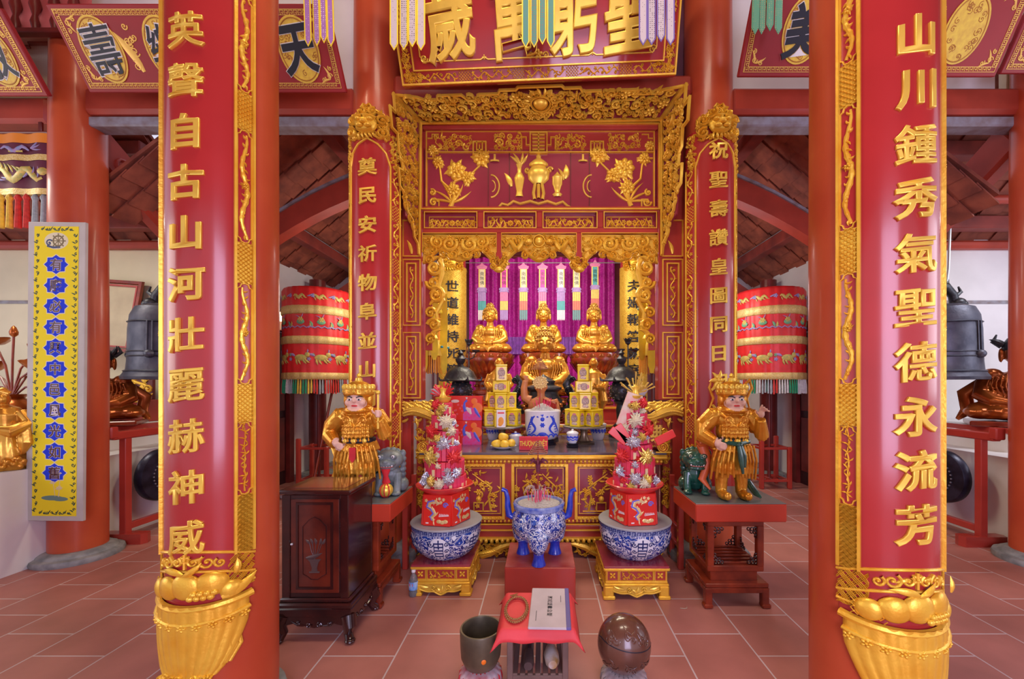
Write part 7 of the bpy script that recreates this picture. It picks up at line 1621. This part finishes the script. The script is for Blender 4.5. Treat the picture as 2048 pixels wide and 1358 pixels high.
# ================================================================ ceremonial parasols on racks in the rear aisles
PAR = mat('parasol_red_silk', (.66, .022, .022), .42, 0, var=.12, vscale=9, bump=.1, bscale=18); GBAND = mat('gold_brocade_band', (.62, .42, .10), .45, .25, col2=(.74, .58, .26), vscale=70, bump=.4, bscale=110)
TASS = [mat('tassel_'+n, c, .7, 0, var=.15, vscale=40) for n, c in (('green', (.02, .30, .14)), ('white', (.62, .64, .62)), ('yellow', (.74, .50, .06)), ('red', (.60, .04, .03)), ('grey', (.34, .40, .42)))]
EG = mat('embroidery_gold_thread', (.66, .46, .10), .5, .1, col2=(.34, .36, .10), vscale=40); EB = mat('embroidery_blue_thread', (.20, .28, .50), .55, 0, col2=(.40, .22, .44), vscale=30); EGN = mat('embroidery_green_thread', (.14, .38, .20), .55)
def parasol(nm, px, Y, seed):
    x = WX(px, Y); t = thing('ceremonial_parasol', 'tall red embroidered ceremonial parasol with tasselled fringe in the %s aisle' % nm, 'parasol', (x, Y, .0)); r = .455; z0, z1 = 1.62, 2.86
    b = B(); b.cyl((.0, 0, .06), (0, 0, z1-.05), .022, n=12); b.build('pole', DKRED, t)
    rp = lambda a, z: .012*sin(a*26+z*2)+.006*sin(a*61)
    b = B(); b.lathe([(0, z1+.04), (r*.6, z1+.02), (r*.97, z1-.02), (r*1.01, z1-.06), (r, z1-.4), (r*1.0, z1-.8), (r*1.01, z0-.02)], 96, ripple=rp); b.build('silk_drum', PAR, t, angle=80)
    for za, zb in ((2.46, 2.58), (2.05, 2.16), (1.56, 1.66)):
        b = B(); b.lathe([(r*1.005, za), (r*1.03, za+.01), (r*1.03, zb-.01), (r*1.005, zb)], 96, ripple=rp); b.build('gold_band', GBAND, t, angle=80)
    R = random.Random(seed); n = 84; kinds = [R.choice(range(5)) for k in range(n//2)]
    for c in range(5):
        g = B()
        for k in range(n):
            if kinds[k//2] != c: continue
            a = 2*pi*k/n; g.tube([(r*1.0*cos(a), r*1.0*sin(a), 1.58), (r*1.01*cos(a), r*1.01*sin(a), 1.47), (r*1.015*cos(a), r*1.015*sin(a), 1.36+.02*R.random())], [.006, .013, .012], 6)
        g.build('tassel_fringe', TASS[c], t)
    gg, gb, gn = B(), B(), B()
    for k in range(11):                                        # beasts, lotuses and dragons
        a = k*2*pi*r/11; 
        gg.rib([(a-.10+.02*i, 2.70+.02*sin(i*1.3)) for i in range(9)], [.008+.014*sin(pi*i/8) for i in range(9)], 0, .006); gb.leaf(a+.09, 2.70, .08, .010, .2, 0, .005); gb.rosette(a+.16, 2.71, .03, 0, .005, 5); [gg.leaf(a-.08+.04*i, 2.69, .05, .007, -1.5+.3*i, 0, .004) for i in range(4)]
        gn.dome(a, 2.35, .055, .035, 0, .006, 10); gg.rosette(a, 2.38, .04, -.003, .006, 6); gb.rib([(a-.16+.04*i, 2.27+.022*abs(sin(i*1.57))) for i in range(9)], .008, 0, .004); gg.leaf(a-.14, 2.28, .08, .014, 1.2, 0, .004); gn.leaf(a+.15, 2.29, .08, .016, 1.7, 0, .004); gb.leaf(a, 2.40, .08, .006, 2.4, 0, .004); gb.leaf(a, 2.40, .08, .006, .8, 0, .004)
        gg.dome(a, 1.86, .085, .045, 0, .008, 10); gg.dome(a+.09, 1.90, .035, .035, 0, .008, 8); [gg.leaf(a+q, 1.84, .085, .013, -1.6+.2*i, 0, .006) for i, q in enumerate((-.06, -.03, .03, .06))]; gb.leaf(a-.08, 1.88, .09, .018, 2.3, 0, .005, .6); gb.leaf(a+.09, 1.93, .05, .01, 1.2, 0, .005); gn.rosette(a+.16, 1.90, .025, 0, .004, 5); gb.rosette(a-.15, 1.84, .028, 0, .004, 5)
    for g_, m_, n_ in ((gg, EG, 'gold_embroidery_pattern'), (gb, EB, 'blue_embroidery_pattern'), (gn, EGN, 'green_embroidery_pattern')): g_.bend(0, 0, r*1.018); g_.build(n_, m_, t)
    t = thing('parasol_rack', 'red wooden four-post rack holding the parasol pole in the %s aisle' % nm, 'rack', (x, Y, 0))
    for a in (-1, 1):
        for c in (-1, 1): b = B(); b.box(a*.2-.03, a*.2+.03, c*.17-.03, c*.17+.03, 0, .66+.06*(a*c), .012); b.build('post', RED, t)
    for z in (.10, .56):
        for c in (-1, 1): b = B(); b.box(-.2, .2, c*.17-.016, c*.17+.016, z, z+.035, .004); b.build('rail', RED, t)
        for a in (-1, 1): b = B(); b.box(a*.2-.016, a*.2+.016, -.17, .17, z, z+.035, .004); b.build('rail', RED, t)
    b = B(); b.box(-.05, .05, -.17, .17, .10, .14, .004); b.build('pole_seat', RED, t)
parasol('left', 638, 6.02, 3); parasol('right', 1538, 6.02, 5)
t = thing('wooden_pole', 'thin brown wooden pole leaning behind the left parasol', 'pole', (-3.15, 5.75, 0)); b = B(); b.cyl((-.1, 0, 0), (.08, .35, 1.75), .018, n=10); b.build('shaft', ROSEM, t)
t = thing('stone_block', 'small grey stone block lying by the left parasol rack', 'block', (WX(592, 5.4), 5.4, 0)); b = B(); b.box(-.16, .16, -.1, .1, 0, .12, .02); b.box(-.05, .16, -.08, .1, .12, .17, .02); b.build('block', GREYW, t)
# lit wall lantern at the left and its mirror twin
for sx, nm, Y in ((-1, 'left', 6.1), (1, 'right', 6.95)):
    t = thing('wall_lantern', 'small lit lantern on the white side wall of the %s aisle' % nm, 'lamp', (sx*3.84, Y, 2.44)); b = B(); b.box(-.07, .07, -.07, .07, -.16, -.14, .004); b.lathe([(.12, .12), (.09, .15), (.02, .2), (0, .21)], 4); b.box(-.015, .015, -.015, .015, .14, .24); b.build('lantern_frame', BLACK, t)
    b = B(); b.box(-.055, .055, -.055, .055, -.14, .12, .004); b.build('lit_glass', mat('lit_glass', (1, .8, .5), .4, 0, emit=(1, .74, .42), estr=6), t)
    b = B(); b.box(-.02 if sx > 0 else -.08, .08 if sx > 0 else .02, -.012, .012, -.02, .0, .003); b.build('bracket', BLACK, t)
    if sx < 0: point('lantern_light', (sx*3.66, Y-.1, 2.44), 16, (1, .62, .30), .06)
# ================================================================ the side bays: platforms, bells, gongs, statues
for sx, nm, xf, m in ((-1, 'left', 4.18, PLAST), (1, 'right', 4.34, PLAST)):
    xa, xb = sorted((sx*xf, sx*8.5)); wall('wall_platform_'+nm, xa, xb, 1.2, 5.19, 0, .81, m)
    xa, xb = sorted((sx*(xf+.32), sx*8.5)); wall('wall_platform_step_'+nm, xa, xb, 4.1, 5.19, .81, 1.05, m)
    xa, xb = sorted((sx*(xf+.30), sx*8.5)); b = B(); b.box(xa, xb, 4.08, 4.14, 1.0, 1.055, .006); b.box(xa, xa+.04 if sx > 0 else xa+.0, 4.14, 5.18, 1.0, 1.055, 0) if sx > 0 else b.box(xb-.04, xb, 4.14, 5.18, 1.0, 1.055, .006); struct('trim_platform_edge_'+nm, b, RED)
def gong_stand(nm, x, y0, y1, lab):
    t = thing('gong_stand', 'red wooden frame holding the black gong %s' % lab, 'gong stand', (x, y0, 0)); L = y1-y0
    for y in (0, L): b = B(); b.box(-.032, .032, y-.032, y+.032, .09, 1.0, .005); b.build('post', RED, t); b = B(); b.hprism([(-.19, y-.05), (.19, y-.05), (.21, y), (.19, y+.05), (-.19, y+.05), (-.21, y)], 0, .095); b.build('foot', RED, t)
    b = B(); b.box(-.04, .04, -.14, L+.14, .985, 1.06, .01); b.box(-.045, .045, -.17, -.10, 1.0, 1.11, .01); b.box(-.045, .045, L+.10, L+.17, 1.0, 1.11, .01); b.build('top_beam', RED, t)
    b = B(); b.box(-.025, .025, 0, L, .12, .18, .004); b.build('bottom_rail', RED, t)
    g = thing('gong', 'black dished gong hanging in its red frame %s' % lab, 'gong', (x, y0+L*.47, .56)); b = B(); b.T = Matrix.Rotation(pi/2, 4, 'Y')
    b.lathe([(.0, .045), (.05, .045), (.06, .03), (.10, .03), (.20, .02), (.255, .01), (.27, -.02), (.265, -.06), (.25, -.06), (.25, -.02), (0, -.0)] if x < 0 else [(0, -.045), (.05, -.045), (.06, -.03), (.10, -.03), (.20, -.02), (.255, -.01), (.27, .02), (.265, .06), (.25, .06), (.25, .02), (0, 0)], 48); b.build('disc', mat('black_gong', (.012, .012, .02), .3, .4, col2=(.04, .04, .07), vscale=9), g)
    b = B()
    for k in range(26): a = 2*pi*k/26; b.sph(((.03 if x < 0 else -.03), .15*cos(a), .15*sin(a)), .010, u=6, v=4)
    b.build('studs', mat('grey_stud', (.16, .16, .20), .4, .5), g)
    b = B(); [b.tube([(0, s*.05, .255), (0, s*.02, .43)], .006, 6) for s in (-1, 1)]; b.build('cord', mat('grey_cord_line', (.30, .30, .32), .7), g)
gong_stand('left', -3.95, 3.87, 4.72, 'at the left, before the white platform'); gong_stand('right', 4.07, 3.80, 4.65, 'at the right, beyond the front right pillar')
BELLM = mat('bell_bronze', (.055, .058, .085), .45, .5, col2=(.12, .125, .16), vscale=6, bump=.25, bscale=26)
def bell(x, y, lab):
    t = thing('temple_bell', 'big dark bronze temple bell hanging on pale ropes %s' % lab, 'bell', (x, y, 1.55)); r = .385
    b = B(); b.lathe([(r*.98, 0), (r*1.0, .03), (r*.95, .06), (r*.88, .11), (r*.86, .2), (r*.84, .55), (r*.80, .70), (r*.70, .79), (r*.45, .83), (0, .84)], 48); b.build('body', BELLM, t)
    b = B()
    for z, q in ((.25, .875), (.30, .87), (.62, .845), (.09, .93)): b.lathe([(r*q-.01, z-.012), (r*q+.006, z), (r*q-.01, z+.012)], 48)
    for k in range(4):
        a = 2*pi*k/4+.3
        for q in (-.07, .07): b.tube([(r*.87*cos(a+q), r*.87*sin(a+q), .3), (r*.85*cos(a+q), r*.85*sin(a+q), .62)], .007, 6)
        b.sph((r*.87*cos(a), r*.87*sin(a), .27), .05, .05, .045, 12, 8)
    b.build('raised_band_trim', BELLM, t)
    b = B(); b.tube([(-.16, 0, .82), (-.13, 0, .95), (-.05, 0, 1.05), (.05, 0, 1.05), (.13, 0, .95), (.16, 0, .82)], [.05, .045, .045, .045, .045, .05], 10)
    for s in (-1, 1): b.sph((s*.17, -.02, .86), .07, .07, .06); b.sph((s*.20, -.05, .84), .04); b.tube([(s*.14, 0, .93), (s*.22, .0, .99), (s*.19, 0, 1.05)], [.03, .02, .008], 8); b.tube([(s*.05, 0, 1.06), (s*.08, 0, 1.13)], [.03, .006], 8)
    b.build('dragon_loop', BRONZE, t)
    b = B(); [b.tube([(q, 0, 1.03), (q-.03*(1 if q < 0 else -1), 0, 1.25), (q-.06*(1 if q < 0 else -1), .0, 2.02)], .012, 6) for q in (-.05, -.02, .05)]; b.build('rope', mat('steel_rope', (.45, .50, .52), .4, .4), t)
bell(-4.24, 4.62, 'at the left, near the yellow sign'); bell(4.50, 4.62, 'at the right edge')
for sx in (-1, 1): b = B(); xa, xb = sorted((sx*4.0, sx*5.6)); b.cyl((xa, 4.62, 3.585), (xb, 4.62, 3.585), .05, n=12); struct('trim_bell_pole', b, BEAMM)
COPP = mat('copper_lacquer', (.52, .14, .025), .22, .55, col2=(.26, .055, .012), vscale=6)
def arhat(x, y, z, h, rz, lab):
    t = thing('seated_statue', lab, 'statue', (x, y, z), rz); b, g = seated_buddha(h); b.remesh('body', COPP, t, h*.0095, 2)
    g = B(); g.T = Matrix.Scale(h, 4); g.lathe([(.12, .80), (.135, .83), (.13, .88), (.09, .95), (.03, .98), (0, 1.0)], 20); [g.leaf(s*.1, .86, .16, .03, pi/2+s*.7*-1, -.02, .03) for s in (-1, 1)]; g.tube([(-.13, 0, .86), (-.2, 0, .92), (-.17, 0, 1.0)], [.03, .025, .008], 8); g.tube([(.13, 0, .86), (.2, 0, .92), (.17, 0, 1.0)], [.03, .025, .008], 8); g.build('headdress', BRONZE, t)
    g = B(); g.T = Matrix.Scale(h, 4)
    for s in (-1, 1): g = B(); g.T = Matrix.Scale(h, 4); g.tube([(s*.2, .05, .5), (s*.42, .08, .3), (s*.40, .02, .1), (s*.50, -.05, .0)], [.07, .08, .07, .02], 10, .5); g.build('sleeve', COPP, t)
    b = B(); b.box(-.42*h, .42*h, -.3*h, .28*h, -.06*h, -.001, .01); b.build('base_slab', ROSEM, t)
arhat(-4.74, 4.38, 1.11, .80, .55, 'copper-lacquered seated statue on the left platform, between pillar and bell'); arhat(5.0, 4.30, 1.11, .92, -.7, 'copper-orange seated statue on the right platform at the right edge of the photo')
t = thing('robed_statue', 'gold robed statue on the white platform, at the left edge of the photo', 'statue', (-4.36, 3.30, .811), .4); b = B(); b.T = Matrix.Scale(.62, 4)
b.lathe([(.26, 0), (.28, .06), (.24, .2), (.20, .42), (.19, .6), (.2, .72), (.15, .80), (.06, .84)], 32, sy=.8, ripple=lambda a, z: .07*sin(8*a+z*6)*(1-z)); b.sph((0, -.01, .91), .075, .08, .09)
for s in (-1, 1): b.tube([(s*.18, 0, .74), (s*.28, -.04, .58), (s*.16, -.18, .5), (s*.03, -.22, .55)], [.08, .09, .08, .04], 10); b.tube([(s*.25, -.05, .55), (s*.28, -.08, .35), (s*.22, -.06, .2)], [.09, .09, .03], 8)
for k in range(40): a = k*2.4; z = .03+.12*(k/40); b.sph((.27*cos(a), .22*sin(a), z), .035, u=8, v=6)
b.tube([(-.07, -.0, .98), (0, -.03, 1.02), (.07, 0, .98)], .04, 8); b.sph((0, 0, 1.02), .05)
b.remesh('body', BRASS, t, .006, 2)
t = thing('lotus_arrangement', 'copper vase of lotus flowers, buds and leaves on the left platform', 'ornament', (-5.52, 4.25, 1.055)); b = B(); b.lathe([(.10, 0), (.14, .04), (.18, .14), (.16, .24), (.09, .30), (.12, .34)], 24); b.build('vase', COPP, t); R = random.Random(12)
for k in range(9):
    a = -pi*.15+pi*1.3*k/8; L = R.uniform(.35, .62); e = (L*.9*cos(a)*.9, -.08+.16*R.random(), .36+L*abs(sin(a))+.05); b = B(); b.tube([(0, 0, .3), (e[0]*.4, e[1]*.4, .34+(e[2]-.3)*.55), e], .010, 6); b.build('stem', ROSEM, t)
    b = B(); b.T = Matrix.Translation(e) @ Matrix.Rotation(cos(a)*.7, 4, 'Y')
    if k % 3 == 0: petals(b, 8, .035, .03, .055, .026, .55, .008); petals(b, 6, .02, .035, .05, .02, .2, .008)
    elif k % 3 == 1: b.lathe([(0, -.02), (.03, .01), (.034, .04), (.018, .09), (0, .11)], 12)
    else: b.lathe([(0, 0), (.07, .02), (.11, .05), (.115, .055), (.06, .03), (0, .012)], 20, ripple=lambda q, z: .1*sin(5*q))
    b.build('lotus_flower' if k % 3 == 0 else ('lotus_bud' if k % 3 == 1 else 'lotus_leaf'), COPP, t)
t = thing('copper_figure', 'copper-brown reclining figure among the lotus on the left platform', 'statue', (-5.05, 3.85, .811)); b = B(); b.sph((0, 0, .16), .26, .16, .16); b.sph((-.1, 0, .34), .15, .12, .16); b.tube([(-.2, -.02, .4), (-.3, -.08, .25), (-.1, -.16, .18)], [.06, .06, .04], 10); b.tube([(.05, 0, .4), (.22, -.06, .3), (.34, -.1, .2)], [.06, .055, .035], 10); b.tube([(.1, 0, .15), (.34, -.05, .14), (.42, -.05, .04)], [.1, .08, .05], 10); b.sph((-.1, -.01, .55), .08, .08, .095); b.remesh('body', COPP, t, .009, 3)
t = thing('framed_picture', 'framed pale picture leaning on the cream wall behind the left pillar', 'picture', (-5.48, 5.05, 1.93), rot=(math.radians(-6), math.radians(4), 0)); b = B(); b.box(-.40, .40, -.012, .012, 0, .86, .003); b.build('sheet', mat('aged_paper', (.58, .50, .34), .6, 0, col2=(.46, .38, .26), vscale=4), t)
for nm, w_, h_, i, m in (('frame', .05, .03, 0, ROSEM), ('inner_frame', .025, .02, .045, RED)): b = B(); b.bar([(-.40+i, i), (.40-i, i), (.40-i, .86-i), (-.40+i, .86-i)], w_, -.012, h_, True); b.build(nm, m, t)
t = thing('offering_shrine', 'small red and gold offering box on the left platform behind the gong', 'box', (-4.93, 4.98, 1.051)); b = B(); b.box(-.22, .22, -.12, .12, 0, .26, .006); b.build('box', RED, t); g = B(); g.bar([(-.2, .02), (.2, .02), (.2, .24), (-.2, .24)], .02, -.12, .01, True); b.v = []; g.build('gilt_border', GOLD, t)
b = B(); b.box(-.16, .16, .02, .06, .26, .58, .006); b.build('back_panel', DKRED, t); g = B(); g.T = Matrix.Translation((0, .02, 0)); vine(g, -.15, .15, .28, .56, 3, 0, .014, True, 2); g.build('carving', GOLD, t)
t = thing('wooden_beater', 'short dark wooden beater lying on the red-edged step of the left platform', 'beater', (-4.62, 4.35, 1.055)); b = B(); b.cyl((-.05, -.1, .025), (.05, .1, .025), .024, n=12); b.build('head', BLACK, t); b = B(); b.cyl((.05, .1, .025), (.12, .26, .022), .012, n=8); b.build('handle', ROSEM, t)

# tall yellow couplet sign hung on the outer left pillar
t = thing('couplet_sign', 'tall yellow sign with eleven blue rosettes and characters, hung on the left outer pillar', 'sign', (WX(112, 3.33), 3.33, WZ(1041, 3.33)), rot=(0, math.radians(.5), 0)); s = 3.33/FPX; H = 596*s; hw = 57*s
b = B(); b.box(-hw, hw, -.012, .012, 0, H, .003); b.build('board', mat('grey_white_board', (.50, .47, .43), .6, 0, var=.08), t)
b = B(); b.box(-hw+13*s, hw-13*s, -.014, -.011, 10*s, H-9*s, 0); b.build('yellow_field', mat('sign_yellow', (.86, .70, .012), .8), t); y = -.0142
g = B(); R = random.Random(3)
for sx in (-1, 1):
    n = 44
    for k in range(n): z = 18*s+(H-36*s)*k/n; x = sx*(hw-19*s); g.spiral(x+sx*1.2*s*(-1)**k, z+5*s, 3.2*s, k*1.6, 1.1, y, .9*s, .001, (-1)**k, 8); g.leaf(x, z, 9*s, 1.2*s, pi/2+.8*(-1)**k, y, .001)
for z in (16*s, H-15*s):
    for k in range(8): x = (-28+8*k)*s; g.spiral(x, z, 3*s, k, 1.1, y, .9*s, .001, (-1)**k, 8); g.leaf(x, z, 8*s, 1.1*s, .6*(-1)**k, y, .001)
g.build('vine_border', mat('dark_green_print', (.02, .06, .035), .6), t)
g = B(); zc = H-38*s; m = B(); m.dome(0, zc, 24*s, 17*s, y, .001, 24); m.build('pale_cloud', mat('pale_print', (.72, .66, .44), .6), t)
g = B(); x = 4*s
g.rib([(x+10*s*cos(q), zc+10*s*sin(q)) for q in [2*pi*i/20 for i in range(20)]], 1.6*s, y-.001, .001, 3, True); g.dome(x, zc, 3*s, 3*s, y-.001, .0015, 8)
for k in range(8): q = 2*pi*k/8; g.rib([(x, zc), (x+13.5*s*cos(q), zc+13.5*s*sin(q))], .9*s, y-.001, .001); g.dome(x+13.5*s*cos(q), zc+13.5*s*sin(q), 1.6*s, 1.6*s, y-.001, .001, 6)
g.build('dharma_wheel', mat('olive_print', (.20, .15, .06), .6), t)
g = B(); g.spiral(-14*s, zc-4*s, 7*s, .5, 1.2, y-.001, 1.6*s, .001); g.rib([(-18*s, zc-10*s), (-6*s, zc-13*s), (8*s, zc-12*s)], 2*s, y-.001, .001); g.build('cloud_lines', mat('navy_line', (.04, .06, .16), .6), t)
for k, ch in enumerate('有廢必有興中邑風光如舊'):
    z = (1041-(530+41.5*k))*s
    pt = [((24 if i % 2 == 0 else 19)*s*cos(2*pi*i/16)*(1+.0), (19 if i % 2 == 0 else 15)*s*sin(2*pi*i/16)) for i in range(16)]
    m = B(); m.rib([(a*1.04, c*1.05) for a, c in pt], 1.2*s, 0, .0006, 3, True); o = m.build('rosette_outline', mat('pale_print', (.72, .66, .44), .6), t, loc=(0, y, z))
    m = B(); m.prism(pt, -.0008, 0); m.build('blue_rosette', mat('royal_blue_print', (.006, .035, .66), .8), o)
    m = B(); write(m, ch, 0, 0, 25*s, -.0008, .0006, .040, 0); m.build('white_outline', mat('pale_outline', (.70, .62, .66), .6), o)
    m = B(); write(m, ch, 0, 0, 25*s, -.0014, .0008, .014, 0); m.build('dark_character', mat('dark_red_ink', (.07, .008, .012), .5), o)
g = B()
for x, z, r in ((-2, 75, 6), (10, 63, 6.5), (12, 94, 4)): [g.leaf(x*s, z*s, r*1.3*s, 1.8*s, pi/2+q, y, .001) for q in (-1.2, -.6, 0, .6, 1.2)]; g.rib([(x*s, z*s), ((x*.5+3)*s, 48*s)], .6*s, y, .0008)
g.build('lotus_print', mat('pale_lotus', (.70, .58, .30), .6), t)
g = B(); g.dome(-4*s, 46*s, 22*s, 5*s, y, .001, 14); g.dome(12*s, 44*s, 16*s, 4.5*s, y, .001, 12); g.build('lotus_leaf_print', mat('grey_green_print', (.14, .24, .20), .6), t)

# embroidered valance with tassels at the far left
Yv = 3.45; s = Yv/FPX; zt = WZ(268, Yv); t = thing('altar_valance', 'maroon embroidered valance with gold dragons and coloured tassels, hanging at the far left', 'valance', (-5.19, Yv, zt)); hw = 1.02
MARO = mat('maroon_velvet', (.10, .006, .03), .7, 0, var=.2, vscale=9)
for nm, a, c, m, th in (('orange_heading', 0, 19, mat('orange_heading', (.74, .24, .02), .5), .02), ('upper_field', 19, 42, MARO, .014), ('gold_braid', 42, 54, GBAND, .022), ('dragon_field', 54, 110, MARO, .014), ('gold_fringe', 110, 122, GBAND, .024)):
    b = B(); b.grid(lambda u, v: (-hw+2*hw*u, -th/2-.008*sin(u*60), -c*s+(c-a)*s*v), 60, 3); b.grid(lambda u, v: (-hw+2*hw*u, th/2-.008*sin(u*60), -a*s-(c-a)*s*v), 60, 3); b.build(nm, m, t)
gg, gb = B(), B()
for k in range(4):
    x = -.78+.52*k; y = -.012
    gg.rib([(x-.2+.04*i, -82*s+.05*sin(i*1.2)) for i in range(11)], [.012+.022*sin(pi*i/10) for i in range(11)], y, .012); [gg.leaf(x-.18+.045*i, -78*s, .09, .010, 1.2+.2*i, y, .008, .4) for i in range(8)]; gg.dome(x+.2, -76*s, .045, .035, y, .014, 10)
    [gb.leaf(x-.2+.06*i, -88*s, .10, .009, -.7+.3*i, y, .008, .5) for i in range(7)]; gb.rib([(x-.15+.03*i, -31*s+.02*sin(i*1.3)) for i in range(9)], [.006+.012*sin(pi*i/8) for i in range(9)], y, .008); [gb.leaf(x+.1, -30*s, .1, .007, q, y, .006) for q in (.1, .5, -.4)]; gg.rib([(x-.08+.03*i, -36*s) for i in range(5)], .008, y, .006)
gg.build('gold_dragon_pattern', EG, t); gb.build('blue_dragon_pattern', EB, t)
b = B(); b.cyl((-hw, 0, .01), (hw, 0, .01), .014, n=8); b.box(-hw+.05, -hw+.08, -.01, .01, .01, .10); b.box(hw-.08, hw-.05, -.01, .01, .01, .10); b.build('hanging_rod', DKRED, t)
TC = [mat('tassel_pink', (.68, .04, .22), .7), TASS[2], TASS[3], TASS[4], TASS[0]]
for k in range(28):
    x = -hw+.04+2*(hw-.04)*k/27; b = B(); b.tube([(x, 0, -120*s), (x, 0, -128*s), (x, 0, -134*s), (x, 0, -188*s)], [.008, .024, .016, .022], 8); b.build('tassel', TC[k//2 % 5], t)
# ---------------------------------------------------------------- labels for parts that look unlike the rest of their thing
PL_ = {'green_sash': 'dark green sash', 'red_ribbon': 'red ribbon', 'gold_ball': 'small gold ball', 'slate_top': 'slate-grey top', 'red_tassel': 'red tassel', 'lit_glass': 'glowing lantern glass', 'lilac_band': 'lilac band across the curtain', 'blue_rosette': 'blue rosette',
       'label': 'printed label', 'ash': 'heap of grey incense ash', 'foot': 'cobalt blue foot', 'cap': 'white cap', 'orange_dot': 'orange dot', 'spine': 'violet spine', 'lion_mask': 'gilt lion mask', 'fruit_basket_carving': 'gilt basket of fruit', 'silver_flower': 'silver foil flower', 'gold_flower': 'gold foil flower', 'red_flower': 'red foil flower', 'white_flower': 'pale foil flower', 'gold_band': 'gold brocade band', 'medallion': 'yellow oval medallion', 'white_medallion': 'white oval medallion', 'knob': 'silver knob', 'gilt_dragon': 'gilt dragon'}
for o in bpy.data.objects:
    n = o.name.split('.')[0]
    if o.parent and n in PL_: o['label'] = PL_[n]
